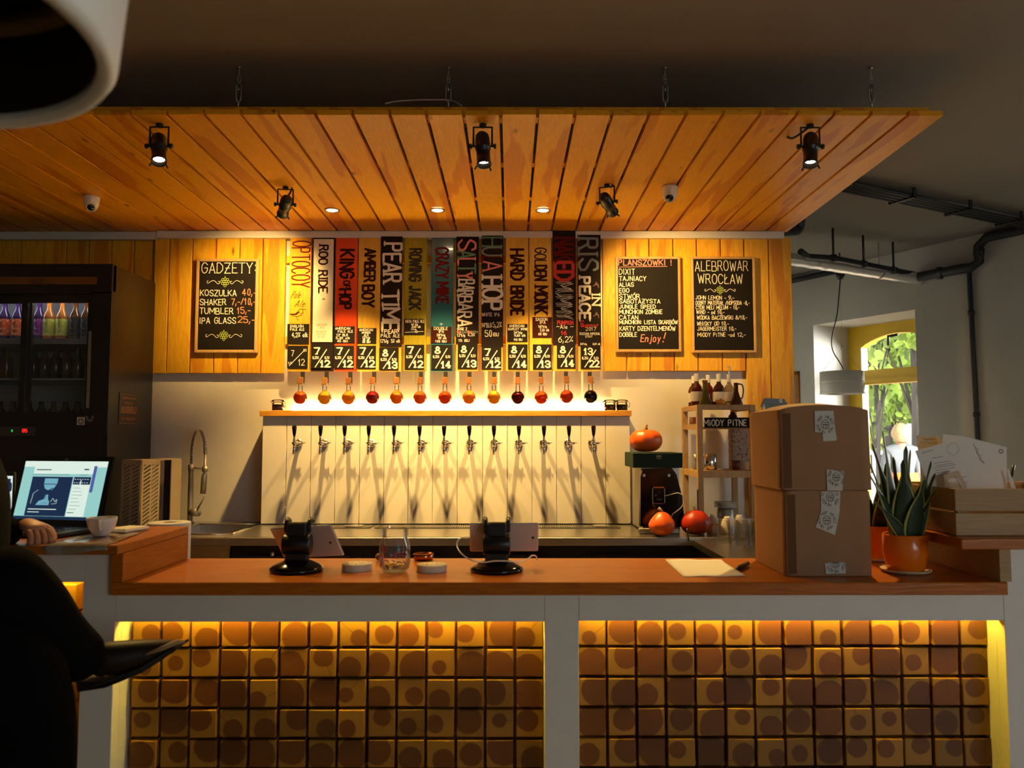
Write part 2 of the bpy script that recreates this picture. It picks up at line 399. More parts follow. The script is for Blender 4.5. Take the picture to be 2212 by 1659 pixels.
M['inkg'] = mat('chalk_green', (.45, .60, .10), .8)
M['inkdg'] = mat('paint_green', (.10, .26, .16), .7)
M['inkb'] = mat('paint_greyblue', (.20, .24, .24), .7)
M['inkr'] = mat('paint_red', (.55, .025, .015), .7)
M['inkdr'] = mat('paint_darkred', (.12, .008, .006), .8, spec=.1)
M['inkbr'] = mat('paint_brown', (.040, .008, .004), .8, spec=.1)
M['inkk'] = mat('paint_black', (.02, .012, .008), .6)
M['pale'] = mat('cream_paint', (.82, .77, .62), .5)
M['card'] = mat('cardboard', (.36, .185, .085), .75, noise=.10, nscale=6, bump=.2)
M['tape'] = mat('paper_tape', (.62, .61, .55), .6)
M['paper'] = mat('paper', (.80, .77, .72), .8)
M['kraft'] = mat('kraft_paper', (.62, .48, .30), .8)
M['yellow'] = mat('yellow_frame', (.62, .40, .012), .4)
M['pumpkin'] = mat('pumpkin_skin', (.80, .12, .008), .38, noise=.15, nscale=14)
M['stem'] = mat('pumpkin_stem', (.34, .22, .08), .8, bump=.4)
M['gourd'] = mat('gourd_skin', (.72, .30, .03), .45, noise=.3, nscale=20)
M['pot'] = mat('orange_pot', (.90, .20, .006), .22, coat=.4)
M['soil'] = mat('soil', (.03, .018, .01), .95, bump=.8, nscale=80)
M['ceramic'] = mat('white_ceramic', (.80, .76, .68), .2)
M['skin'] = mat('skin', (.50, .21, .10), .5, noise=.08, nscale=30)
M['cloth'] = mat('black_cloth', (.003, .003, .0035), .9, spec=.05)
M['leather'] = mat('dark_leather', (.010, .006, .004), .5, spec=.2)
M['sole'] = mat('shoe_sole', (.28, .18, .08), .55)
M['glass'] = thinglass('clear_glass')
M['pane'] = thinglass('window_pane', edge=.6)
M['led'] = mat('led_warm', (1, .9, .6), .5, emis=(1, .74, .28), es=85)
M['ledy'] = mat('led_yellow', (1, .8, .3), .5, emis=(1, .68, .05), es=60)
M['bulb'] = mat('bulb', (1, .9, .7), .5, emis=(1, .80, .45), es=30)
M['cork'] = wood('stopper_wood', (.30, .12, .03), (.2, .07, .015), (.2, .07, .01), 'z', knots=False)
M['screenw'] = mat('screen_white', (0, 0, 0), .3, emis=(.80, .95, .84), es=.75)
M['screent'] = mat('screen_teal', (0, 0, 0), .3, emis=(.36, .72, .68), es=.7)
M['screenn'] = mat('screen_navy', (0, 0, 0), .3, emis=(.012, .03, .08), es=.7)
M['screenb'] = mat('screen_blue', (0, 0, 0), .3, emis=(.20, .48, .62), es=.7)
M['screenp'] = mat('screen_purple', (0, 0, 0), .3, emis=(.10, .12, .42), es=.7)
M['crate_plastic'] = mat('beige_plastic', (.40, .31, .20), .55)
M['fridge'] = mat('fridge_black', (.014, .011, .010), .32)
M['fridgein'] = mat('fridge_inside', (.30, .31, .33), .5)
M['leafg'] = mat('snake_leaf', (.022, .050, .020), .4, noise=.5, nscale=40)
M['leafy'] = mat('snake_leaf_edge', (.38, .40, .10), .45)
M['greenbox'] = mat('dark_green_case', (.006, .022, .012), .6, spec=.2)
# ================================================================== SETTING
CZ = 2.84           # ceiling
WM = Matrix((( D1.x, NW.x, 0, WALL0.x), (D1.y, NW.y, 0, WALL0.y), (0, 0, 1, 0), (0, 0, 0, 1)))
m_ = MB(); m_.box((-4.4, -3.4, -.1), (9.2, 9.4, 0)); struct('floor', m_, M['floor'])
m_ = MB(); m_.box((-4.4, -3.4, CZ), (9.2, 9.4, CZ + .15)); struct('ceiling', m_, M['ceilm'])
WB = 4.785
m_ = MB(); m_.box((-4.2, WB, 0), (1.60, WB + .15, CZ)); struct('wall_back', m_, M['whiteboard'])
m_ = MB(); m_.box((-4.35, -3.3, 0), (-4.2, WB + .15, CZ)); struct('wall_left', m_, M['plaster'])
m_ = MB(); m_.box((-4.35, -3.3, 0), (2.4, -3.15, CZ)); m_.box((5.0, -3.3, 0), (9.1, -3.15, CZ)); m_.box((2.4, -3.3, 0), (5.0, -3.15, .9)); m_.box((2.4, -3.3, 2.5), (5.0, -3.15, CZ)); struct('wall_front', m_, M['plaster'])
m_ = MB(); m_.box((1.46, WB + .15, 0), (1.60, 9.2, CZ)); struct('wall_partition', m_, M['plaster'])
m_ = MB(); T = .62
WINS = [(.268, 1.248, .45, 2.37), (3.2, 4.6, .7, 2.45), (5.6, 7.0, .7, 2.45), (8.0, 9.4, .7, 2.45)]
s_prev = -2.0
for a, b, z0, z1 in WINS:
    m_.box((s_prev, 0, 0), (a, T, CZ), M=WM); m_.box((a, 0, 0), (b, T, z0), M=WM); m_.box((a, 0, z1), (b, T, CZ), M=WM); s_prev = b
m_.box((s_prev, 0, 0), (12.4, T, CZ), M=WM)
struct('wall_right', m_, M['plaster'])

# windows: yellow frame with an arched top light
def window(n, s0, s1, z0, z1):
    w_ = thing('window_%d' % n, None, None, wp(s0, .44, z0), kind='structure')
    j = .135; c = (s0 + s1) / 2; hw = (s1 - s0) / 2 - j
    tz0, tz1 = z1 - .52, z1 - .395
    m = MB()
    m.box((s0, .44, z0), (s0 + j, .52, z1), M=WM); m.box((s1 - j, .44, z0), (s1, .52, z1), M=WM)
    m.box((s0 + j, .44, z0), (s1 - j, .52, z0 + .12), M=WM)
    zs, za = z1 - .19, z1 - .095
    top = [(c - hw, .44, z1), (c - hw, .44, zs)] + [(c - hw + 2 * hw * k / 14, .44, zs + (za - zs) * math.sin(PI * k / 14) ** .8) for k in range(1, 14)] + [(c + hw, .44, zs), (c + hw, .44, z1)]
    m.prism(top, (0, .08, 0), M=WM)
    obj('window_frame', m, M['yellow'], w_)
    m = MB(); m.box((s0 + j, .43, tz0), (s1 - j, .52, tz1), M=WM); m.box((s0 + j, .415, tz0 + .02), (s1 - j, .43, tz0 + .045), M=WM); obj('transom', m, M['yellow'], w_)
    m = MB(); m.box((s0 + j, .475, tz1), (s1 - j, .483, z1 - .08), M=WM); obj('pane', m, M['pane'], w_)
    m = MB(); m.box((s0 + j, .475, z0 + .12), (s1 - j, .483, tz0), M=WM); obj('pane', m, M['pane'], w_)
    m = MB(); m.box((s0 - .0, .30, z0 - .04), (s1, .44, z0), M=WM); obj('window_sill', m, M['white'], w_)
    m = MB(); h = wp(c - .02, .40, z1 - .125)
    m.tube([wp(c - .02, .44, z1 - .12), wp(c - .02, .405, z1 - .12)], .012); m.tube([wp(c + .04, .405, z1 - .118), wp(c - .05, .40, z1 - .122), wp(c - .052, .40, z1 - .20)], .011)
    obj('window_handle', m, M['black'], w_)
    return w_
for i, q in enumerate(WINS): window(i + 1, *q)
m_ = MB()
for q in (((2.4, .9), (2.48, 2.5)), ((4.92, .9), (5.0, 2.5)), ((2.48, .9), (4.92, .98)), ((2.48, 2.42), (4.92, 2.5)), ((3.66, .98), (3.74, 2.42))): m_.box((q[0][0], -3.27, q[0][1]), (q[1][0], -3.2, q[1][1]))
struct('window_5', m_, M['yellow'])

# ------------------------------------------------------------------ canopy of pine planks
CB = 2.60; P0 = 2.99; P1 = 4.73; pit = .1403
can = thing('wooden_canopy', 'suspended canopy of pine planks hanging below the ceiling over the bar', 'canopy', (0, 3.8, CB))
x0 = -.036
for k in range(-24, 12):
    a = x0 + k * pit + .006; b = x0 + (k + 1) * pit - .006
    dz = R.uniform(0, .002); m = MB(); m.box((a, P0 + R.uniform(-.004, .004), CB + dz), (b, P1, CB + .02 + dz), bev=.0012)
    obj('plank', m, M['canopy'], can)
for yy in (3.10, 3.62, 4.14, 4.62):
    m = MB(); m.box((-3.4, yy - .03, CB + .023), (1.63, yy + .03, CB + .065)); obj('crossbeam', m, M['canopy'], can)

# turnbuckle hangers
def hanger(x):
    D = 3.10; t = thing('canopy_hanger', '', 'hanger', (x, D, CB + .065)); zt = CZ; zb = CB + .065
    m = MB(); m.tube([(x, D, zt), (x, D, zt - .035)], .0018); m.lathe([(.009, 0), (.006, .006)], (x, D, zt - .006), 10)
    m.tube([(x + .006 * math.cos(a), D, zt - .043 + .008 * math.sin(a)) for a in [k * PI / 6 for k in range(12)]], .0017, 6); obj('ceiling_hook', m, M['steeld'], t)
    m = MB()
    m.tube([(x + .005 * math.cos(a), D, zt - .055 + .011 * math.sin(a)) for a in [k * PI / 6 for k in range(13)]], .0018, 6)
    for sx in (-1, 1): m.tube([(x + sx * .003, D, zt - .07), (x + sx * .0095, D, zt - .082), (x + sx * .0095, D, zb + .045), (x + sx * .004, D, zb + .03)], .003, 8)
    obj('turnbuckle', m, M['steeld'], t)
    m = MB(); m.tube([(x, D, zt - .075), (x, D, zt - .10)], .003, 8); m.tube([(x, D, zb + .065), (x, D, zb)], .003, 8); obj('threaded_rod', m, M['steel'], t)
    return t
for px, lb in ((500, 'thin steel turnbuckle hanger nearest the white lamp shade'), (965, 'steel turnbuckle hanger beside the loose grey cable'), (1446, 'steel turnbuckle hanger above the gap between middle and end spotlights'), (1904, 'steel turnbuckle hanger near the open end of the canopy')):
    hanger((px - 1102) * 3.10 / F)['label'] = lb
m = MB(); m.tube(smoothpath([P(832, 224, 3.0), P(855, 219, 3.02), P(905, 216, 3.05), P(965, 216, 3.06), P(985, 221, 3.02), P(998, 229, 3.0)]), .0028, 6)
tag(obj('loose_cable', m, mat('grey_cable', (.45, .38, .32), .6)), 'thin pale cable lying along the front edge of the canopy', 'cable')

YREF = 540
# white rail between canopy and boards
m = MB(); zt, zb = Z(496, 4.70), Z(514, 4.70)
m.box((X(337, 4.7), 4.70, zb), (X(1695, 4.7), 4.745, CB - .001), bev=.002); tag(obj('cover_rail', m, M['white']), 'long cream painted rail under the canopy above the wall boards', 'rail')
m = MB(); m.box((-3.4, 4.72, zb - .004), (X(335, 4.7), 4.75, CB - .001), bev=.002); tag(obj('cover_rail', m, M['white']), 'dim white rail under the canopy above the black fridge', 'rail')

# wall boards -------------------------------------------------------
def cladding(label, xs, D, ytop, ybots, th=.02):
    t = thing('board_cladding', label, 'wood cladding', ((X(xs[0], D) + X(xs[-1], D)) / 2, D + th, Z(ytop + 150, D)), 'pine board cladding on the back wall')
    for i, (a, b) in enumerate(zip(xs, xs[1:])):
        yb = ybots[i] if isinstance(ybots, list) else ybots
        m = MB(); dy = R.uniform(0, .002); m.box((X(a, D) + .0032, D + dy, Z(yb, D)), (X(b, D) - .0032, D + th + dy, Z(ytop, D)), bev=.0015)
        obj('plank', m, M['board'], t)
    m = MB(); 
    for yy in ((ytop + 60), (ytop + 245)):
        m.box((X(xs[0], D) + .01, D + th + .002, Z(yy + 9, D)), (X(xs[-1], D) - .01, WB - .001, Z(yy - 9, D)))
    obj('batten', m, M['board'], t)
    return t
cladding('pine boards behind the merchandise price board', [333.5, 366, 416, 467, 518, 568, 618], 4.73, 514, 806)
cladding('pine boards behind the two price boards beside the dark stout board', [1300.5, 1351.5, 1402, 1453.7, 1504.6, 1556.5, 1607], 4.73, 512, 801)
cladding('two long pine boards at the outer end of the back wall', [1607.5, 1660, 1710], 4.73, 512, 1120)
cladding('dim pine boards behind and above the black fridge', [-200 + 49 * k for k in range(11)] + [331], 4.765, 518, 905, th=.012)

# long back batten carrying the beer boards
m = MB()
for yy in (560, 735): m.box((X(619, 4.74), 4.745, Z(yy + 8, 4.74)), (X(1299, 4.74), 4.765, Z(yy - 8, 4.74)))
tag(obj('mounting_batten', m, M['board']), 'horizontal pine battens behind the tall beer boards', 'batten')

# ------------------------------------------------------------------ beer boards
YREF = 660
BD = 4.70
def bx(px): return X(px, BD)
def bz(py): return Z(py, BD)
DFACE = BD
def price(t, i, x0, x1, a, b, y0=747, y1=796, s1='0,25l', s2='0,5l', thin=False):
    m = MB(); m.box((bx(x0), DFACE - .004, bz(y1)), (bx(x1), DFACE, bz(y0))); c = obj('price_card', m, M['chalk'], t)
    k = wallink(DFACE - .004); w_ = x1 - x0
    if thin:
        k.text('7', x0 + 8, y0 + 22, 12, 1.2); k.text('12', x0 + 24, y1 - 7, 13, 1.2); k.stroke([(x0 + 4, y1 - 6), (x1 - 6, y0 + 8)], 1.3)
        k.text('0,5', x1 - 10, y0 + 12, 5, .6); k.text('0,25', x0 + 2, y1 - 10, 4, .5)
        k.done('lettering', M['inkw'], c); return
    wa = 10 if len(a) == 1 else 17
    k.text(a, x0 + 8, y0 + 18, 13.5, 3.0 if a not in ('*8',) else 1.4, wa, serif=True)
    wb = 19; k.text(b, x1 - wb - 3.5, y1 - 3.5, 13.5, 3.2, wb, serif=True)
    k.stroke([(x0 + 9, y1 - 3), (x0 + 33, y0 + 8)], 2.0)
    k.text('0,25l', x0 + 3, y0 + 28, 5, .9, 13); k.text('0,5l', x1 - 14, y0 + 28, 5, .9, 10)
    k.done('lettering', M['inkw'], c)
def info(t, x0, x1, y0, y1, lines, col='chalk', ink='inkw'):
    m = MB(); m.box((bx(x0), DFACE - .003, bz(y1)), (bx(x1), DFACE, bz(y0))); c = obj('info_card', m, M[col], t)
    k = wallink(DFACE - .003)
    for (s, x, y, h, wd) in lines: k.text(s, x, y, h, .9 if h < 8 else 1.2, wd, jit=.04)
    k.done('lettering', M[ink], c)
BB = 'tall painted beer boards above the taps'
def board(label, xt0, xt1, ytop, m_, xb0=None, xb1=None, ybot=802, th=.018):
    """one plank; top edge xt0..xt1, bottom edge xb0..xb1 (photo pixels)"""
    xb0 = xb0 if xb0 is not None else xt0; xb1 = xb1 if xb1 is not None else xt1
    cx = (bx((xt0 + xb0) / 2) + bx((xt1 + xb1) / 2)) / 2; wd = bx(xt1) - bx(xt0)
    t = thing('beer_board', label, 'sign board', (cx, DFACE + th, bz(ybot)), BB)
    m = MB(); m.box((cx - wd / 2 + .001, DFACE + .0003, bz(ybot)), (cx + wd / 2 - .001, DFACE + th, bz(ytop)), bev=.0012); obj('plank', m, M[m_], t)
    return t
def W(n, a, b, c): M[n] = wood(n, a, b, c, 'z', knots=False, streak_amt=.1, var=.05)
W('b_orange', (.85, .42, .02), (.80, .33, .01), (.8, .3, .01))
W('b_red', (.85, .085, .012), (.78, .06, .01), (.6, .04, .01))
W('b_amber', (.82, .50, .06), (.68, .36, .03), (.6, .25, .02))
W('b_olive', (.40, .34, .02), (.30, .26, .012), (.28, .22, .01))
M['b_teal'] = mat('b_teal', (.03, .15, .20), .16, coat=.6)
M['b_dark'] = mat('b_dark', (.014, .008, .007), .7, spec=.15)
def panel(t, x0, x1, y0, y1, m_, name='painted_panel'):
    m = MB(); m.box((bx(x0), DFACE - .0028, bz(y1)), (bx(x1), DFACE + .0002, bz(y0))); return obj(name, m, M[m_], t)
def vt(t, s, xa, xb, y0, y1, wd, m_, serif=True, D=None, jit=.03):
    k = wallink((DFACE if D is None else D)); k.text(s, xa, y0, xb - xa, wd, y1 - y0, serif=serif, vert=True, jit=jit, track=1.8); return k.done('lettering', M[m_], t)
def ht(t, lines, m_, D=None, slant=0):
    k = wallink((DFACE if D is None else D))
    for (s, x, y, h, wd, st) in lines: k.text(s, x, y, h, st, wd, jit=.03, slant=slant)
    return k.done('lettering', M[m_], t)
# 1
t = board('orange and yellow beer board with a small bird drawing', 624, 671, 514, 'b_orange')
vt(t, 'OPTOCOY', 630, 668, 521, 620, 2.7, 'inkdr', serif=False)
ht(t, [('Pale', 628, 644, 14, 19, .9), ('Ale', 636, 663, 14, 22, 1.1)], 'inkbr', slant=.5)
k = wallink(DFACE)
k.stroke([(626, 678), (634, 680), (641, 676), (646, 670), (650, 667), (654, 668), (661, 669)], 1.2); k.stroke([(654, 669), (655, 675), (651, 681), (643, 684), (634, 682), (626, 678)], 1.2)
k.stroke([(630, 679), (640, 679), (646, 674)], 2.6); k.stroke([(642, 684), (643, 691), (646, 691)], .9); k.stroke([(647, 676), (650, 678), (653, 676)], .8); k.done('bird_drawing', M['inkbr'], t)
info(t, 622, 669, 700, 744, [('ENGLISH', 628, 707, 5, 28), ('PALE ALE', 628, 714, 5, 30), ('4,2% alk', 632, 728, 9, 34)])
price(t, 0, 623, 667, '7', '12', thin=True)
# 2
t = board('white beer board in a black frame', 673.5, 721.5, 513.5, 'b_dark')
panel(t, 676, 719, 517, 739, 'pale'); vt(t, 'ROO RIDE', 688, 706, 530, 631, 3.6, 'inkbr', D=DFACE - .0028)
k = wallink(DFACE - .0028); k.stroke([(697, 645.5), (699, 647), (701, 645.5)], 1.8); k.done('small_mark', M['inkbr'], t)
ht(t, [('SESSION', 686, 704, 4.5, 20, .6), ('IPA', 692, 710, 4.5, 9, .6), ('9% EKSTR', 684, 719, 4, 22, .5), ('3,7% ALK', 685, 724.5, 4, 20, .5), ('40 IBU', 688, 730, 4, 15, .5)], 'inko', D=DFACE - .0028)
price(t, 1, 674, 717, '7', '12')
# 3
t = board('bright red beer board with brown letters', 723.5, 771.5, 514, 'b_red')
vt(t, 'KING', 734, 762, 540, 600, 5.2, 'inkbr', False); vt(t, 'OF', 742, 755, 607, 623, 2.8, 'inkbr', False); vt(t, 'HOP', 734, 757, 625, 668, 5.0, 'inkbr', False)
info(t, 722.5, 767, 705, 741, [('AMERICAN', 725, 712, 5, 32), ('PALE ALE', 731, 718.5, 5, 32), ('12\u00b0 BLG', 728, 726, 4.5, 24), ('5,0% alk', 727, 732.5, 4.5, 30), ('45 IBU', 730, 739, 4.5, 22)])
price(t, 2, 722.5, 766, '7', '12')
# 4
t = board('amber grained beer board with dark brown letters beside the bright red one', 773, 821, 514, 'b_amber')
vt(t, 'AMBER', 787, 809, 538, 608, 4.6, 'inkbr', False); vt(t, 'BOY', 783, 807, 617, 662, 5.2, 'inkbr', False)
info(t, 773.5, 813.5, 709, 742, [('AMERICAN', 777, 715, 4.5, 29), ('AMBER', 782, 720.5, 4, 19), ('ALE', 787, 725.5, 4, 10), ('12\u00b0blg', 784, 731, 4, 16), ('5% alk', 785, 736, 4, 14), ('30 IBU', 784, 741, 4, 17)])
price(t, 3, 772.5, 813, '7', '12')
# 5
t = board('black beer board with large cream letters and pear notes', 822.5, 868, 514, 'b_amber')
panel(t, 822, 868.5, 511, 749, 'b_dark')
vt(t, 'PEAR', 829, 866, 526, 610, 5.2, 'inkw', D=DFACE - .0028, jit=.05); vt(t, 'TIME', 827, 862, 631, 712, 5.4, 'inkw', D=DFACE - .0028, jit=.05)
ht(t, [('PEAR', 831, 720, 8, 28, 1.9), ('PALE ALE', 824, 728.5, 7, 40, 1.1), ('12\u00b0blg', 822.5, 740, 7, 17, .9), ('5% alk', 846, 740, 7, 19, .9)], 'inkw', D=DFACE - .0028)
price(t, 4, 820.5, 862, '8', '13', 751, 799)
# 6
t = board('olive green grained beer board with black letters', 872.5, 921.5, 512, 'b_olive', ybot=801)
vt(t, 'ROWING', 885, 909, 538, 607, 4.6, 'inkk', False); vt(t, 'JACK', 885, 908, 619, 668, 4.8, 'inkk', False)
info(t, 873, 917.5, 689, 723, [('INDIA PALE ALE', 876, 697, 6, 41), ('16\u00b0 blg', 889, 703, 4, 14), ('6,5% alk', 890, 708, 4, 19), ('wino', 884, 713, 4, 16)])
k = wallink(DFACE - .003); k.stroke([(876, 718), (915, 716)], .9); k.stroke([(900, 714), (904, 716.5), (900, 719), (896, 717), (900, 714)], .8); k.done('arrow_drawing', M['inkw'], t)
price(t, 5, 875.5, 917, '7', '12', 745, 797)
# 7
t = board('glossy teal blue beer board with faded dark letters', 931, 979.5, 512, 'b_teal', ybot=802)
vt(t, 'CRAZY', 942, 968, 536, 600, 4.2, 'inkdr', False); vt(t, 'MIKE', 943, 968, 611, 655, 4.6, 'inkdr', False)
k = wallink(DFACE); k.stroke([(950, 700), (957, 700)], 1); k.stroke([(953, 697), (953.5, 703)], .8); k.done('small_mark', M['inkw'], t)
info(t, 932, 975.5, 706, 741, [('DOUBLE', 938, 712.5, 6, 29), ('IPA', 948, 719, 5.5, 11), ('20\u00b0blg', 944, 726, 4.5, 18), ('9% alk', 947, 732.5, 4.5, 18), ('100 IBU', 941, 739.5, 4.5, 24)], col='inkbr')
price(t, 6, 933, 977, '8', '14', 745, 798)
# 8
t = board('black beer board with alternating pink and green letters on top', 985.5, 1033, 512, 'b_amber', ybot=801)
panel(t, 985, 1034, 511.5, 743, 'b_dark')
y = 519
for ch, h, c in (('S', 23, 'inkp'), ('A', 17, 'inkdg'), ('L', 13, 'inkp'), ('T', 18, 'inkdg'), ('Y', 14, 'inkp')):
    vt(t, ch, 989, 1026 if ch != 'Y' else 1020, y, y + h - 2, 4.6 if ch == 'S' else 4.0, c, D=DFACE - .0028); y += h
vt(t, 'BAR', 990, 1023, 604, 638, 3.6, 'inkw', D=DFACE - .0028, jit=.06); vt(t, 'BARA', 990, 1019, 640, 704, 3.8, 'inkw', D=DFACE - .0028, jit=.06)
ht(t, [('GOSE Z', 988, 713, 5, 21, 1.1), ('12\u00b0blg', 988, 727, 5.5, 17, .8), ('4,3%', 1011, 726, 5.5, 15, .8), ('15 IBU', 991, 738, 5, 23, .9)], 'inkw', D=DFACE - .0028)
ht(t, [('RA', 988, 720, 5, 8, 1.3), ('BA', 1011, 720, 5, 8, 1.3)], 'inko', D=DFACE - .0028); ht(t, [('BAR', 998, 720, 5, 12, .9), ('REM', 1020, 720, 5, 12, .9)], 'inkb', D=DFACE - .0028)
price(t, 7, 989.5, 1031.5, '8', '13', 743, 796)
# 9
t = board('black beer board with green and purple letters above huge cream ones', 1040.5, 1086.5, 509.5, 'b_amber', ybot=801)
panel(t, 1040, 1087, 509, 749, 'b_dark')
for ch, y0, y1, c in (('H', 513, 532, 'inkdg'), ('U', 535, 552, 'inkb'), ('L', 554, 563, 'inkdr'), ('A', 565, 585, 'inkp')):
    vt(t, ch, 1043, 1084, y0, y1, 3.6, c, D=DFACE - .0028)
vt(t, 'HOP', 1043, 1084, 599, 671, 6.2, 'inkw', D=DFACE - .0028)
ht(t, [('WHITE IPA', 1041, 683, 7, 38, 1.0), ('14\u00b0BLG', 1041, 707, 9, 21, 1.1), ('5,2%', 1065, 707, 11, 19, 1.1), ('50', 1048, 727, 13, 14, 1.5), ('IBU', 1065, 726, 7, 12, 1.1)], 'inkw', D=DFACE - .0028)
price(t, 8, 1041, 1083, '7', '12', 749.5, 797)
# 10
t = board('yellow pine beer board with two dark brown words and a strong ale note', 1092.5, 1141.5, 509.5, 'b_amber', ybot=801)
vt(t, 'HARD', 1104, 1131, 539, 604, 5.2, 'inkbr', False); vt(t, 'BRIDE', 1104, 1130, 619, 680, 5.2, 'inkbr', False)
info(t, 1096, 1139.5, 700, 738, [('AMERICAN', 1100, 706.5, 5, 32), ('BARLEY WINE', 1098, 713, 4.5, 41), ('24\u00b0blg', 1110, 720.5, 4.5, 18), ('9,8% alk', 1111, 727, 4.5, 24), ('110 IBU', 1110, 736, 4.5, 18)])
price(t, 9, 1097.5, 1139.5, '8', '14', 744, 797)
# 11
t = board('yellow pine beer board with a crumpled brown note high up', 1143.5, 1191.5, 510, 'b_amber', ybot=801)
vt(t, 'GOL', 1156, 1180, 536, 571, 2.6, 'inkbr', False); vt(t, 'DEN', 1156, 1180, 574, 605, 4.4, 'inkbr', False); vt(t, 'MONK', 1156, 1182, 619, 677, 4.8, 'inkbr')
info(t, 1150, 1192.5, 685, 729, [('SAISON', 1157, 693, 6, 25), ('IPA', 1166, 699.5, 6, 12), ('18\u00b0blg', 1163, 708, 5, 18), ('7,2% alk', 1166, 715.5, 5, 20), ('60 IBU', 1163, 724, 5, 18)], col='inkbr')
price(t, 10, 1151, 1191, '8', '13', 744, 797)
# 12
t = board('tallest black beer board with dark red letters', 1194.5, 1243.5, 510, 'b_amber', ybot=801)
panel(t, 1194, 1244, 498, 745, 'b_dark')
vt(t, 'NAK', 1199, 1239, 514, 564, 5.2, 'inkdr', D=DFACE - .0028); vt(t, 'ED', 1200, 1239, 567, 605, 7.4, 'inkr', D=DFACE - .0028)
for dx in (-1.6, 1.6): vt(t, 'MUMMY', 1202 + dx, 1236 + dx, 611 + dx, 688 + dx, .9, 'inkw', False, D=DFACE - .0028)
ht(t, [('PUMPKIN', 1204, 701, 8, 34, 1.8), ('16', 1212, 723, 8, 11, 1.4)], 'inkr', D=DFACE - .0028); ht(t, [('Ale', 1210, 710, 8, 16, 1.1), ('~', 1202, 709, 7, 6, .9), ('~', 1232, 709, 7, 6, .9), ('6,2%', 1206, 739, 12, 32, 1.2)], 'inkw', D=DFACE - .0028)
price(t, 11, 1202.5, 1242, '8', '14', 744, 795)
# 13
t = board('black beer board with pale grey letters and two little purple flowers', 1248.5, 1298, 508, 'b_amber', ybot=801)
panel(t, 1248, 1298, 507.5, 747, 'b_dark')
vt(t, 'RIS', 1252, 1292, 515, 583, 5.4, 'inkb', D=DFACE - .0028); vt(t, 'PEACE', 1252, 1274, 599, 689, 5.0, 'pale', D=DFACE - .0028); vt(t, 'IN', 1279, 1296, 634, 659, 3.4, 'pale', D=DFACE - .0028)
k = wallink(DFACE - .0028)
for fy in (615, 680):
    for a in range(5): k.stroke([(1286 + (a % 2) * 6, fy), (1286 + (a % 2) * 6 + 5 * math.cos(a * 1.3), fy + 6 * math.sin(a * 1.3))], 1.6)
k.done('flower_drawing', mat('paint_mauve', (.30, .16, .20), .8), t)
ht(t, [('Summer', 1254, 706, 8, 38, 1.3), ('S', 1254, 706, 13, 7, 1.8)], 'inkr', D=DFACE - .0028); ht(t, [('2017', 1265, 714, 7, 22, .9), ('RUSSIAN IMPERIAL', 1252, 723.5, 5, 44, .7), ('STOUT', 1264, 729, 4, 15, .7), ('24\u00b0blg', 1253, 745, 4, 14, .7), ('8,8% alk', 1280, 745, 4, 16, .7)], 'pale', D=DFACE - .0028)
price(t, 12, 1253.5, 1296, '13', '22', 748, 796)

# ------------------------------------------------------------------ chalkboards
def chalkboard(label, x0, y0, x1, y1, fr, draw, D=4.695):
    a, b, c, d = X(x0, D), X(x1, D), Z(y1, D), Z(y0, D); t = thing('chalkboard', label, 'chalkboard', ((a + b) / 2, D + .03, c), 'framed chalkboards on the pine boards')
    m = MB(); m.box((a + .01, D + .006, c + .01), (b - .01, D + .018, d - .01)); bd = obj('writing_surface', m, M['chalk'], t)
    f = fr
    for (p, q, r_, s) in ((a, a + f, c, d), (b - f, b, c, d), (a + f, b - f, c, c + f), (a + f, b - f, d - f, d)):
        m = MB(); m.box((p, D - .004, r_), (q, D + .03, s), bev=.003); obj('frame_strip', m, M['rack'], t)
    k = {}
    def ink(c_): return k.setdefault(c_, wallink(D + .006))
    draw(ink)
    for c_, kk in k.items(): kk.done('lettering', M[c_], bd)
    return t
def hop(ink, cx, cy, s=1.0, c='inkg', c2='inkw'):
    k = ink(c); w_ = .9
    k.stroke([(cx, cy - 11 * s), (cx, cy - 7 * s)], 1.2)
    for (dx, dy) in ((-5, -4), (0, -5), (5, -4), (-7, 0), (-2.4, 0), (2.4, 0), (7, 0), (-5, 4.5), (0, 5), (5, 4.5), (0, 9)):
        k.stroke([(cx + (dx + 2.7 * math.cos(a)) * s, cy + (dy + 2.7 * math.sin(a)) * s) for a in [i * PI / 4 for i in range(9)]], w_, False)
    k2 = ink(c2)
    for sg in (-1, 1):
        pts = [Vector((cx + sg * (12 + x) * s, cy + y * s, 0)) for x, y in ((3, 0), (0, 0), (0, 4), (4, 5), (8, 1), (13, -2), (19, 0), (25, 4), (27, 0), (24, -2))]
        k2.stroke([(p.x, p.y) for p in smoothpath(pts, 4)], 1.0, False)
def d1(ink):
    w_, p_ = ink('inkw'), ink('inko')
    w_.text('GAD\u017bETY:', 434, 590, 22, 1.6, 118, serif=True, jit=.02); hop(ink, 485, 608)
    for s, y, wd in (('KOSZULKA', 639, 78), ('SHAKER', 659, 56), ('TUMBLER', 678, 72), ('IPA GLASS', 699, 78)): w_.text(s, 432, y, 12.5, 1.5, wd, jit=.05)
    for s, x, y, wd in (('40,-', 523, 638, 30), ('7,-/10,-', 500, 658, 52), ('15,-', 513, 677, 28), ('25,-', 515, 697, 36)): p_.text(s, x, y, 13, 1.6, wd, jit=.05)
    hop(ink, 485, 724)
chalkboard('framed chalkboard with a short price list and green hops near the fridge', 422, 559, 557, 762, .017, d1)
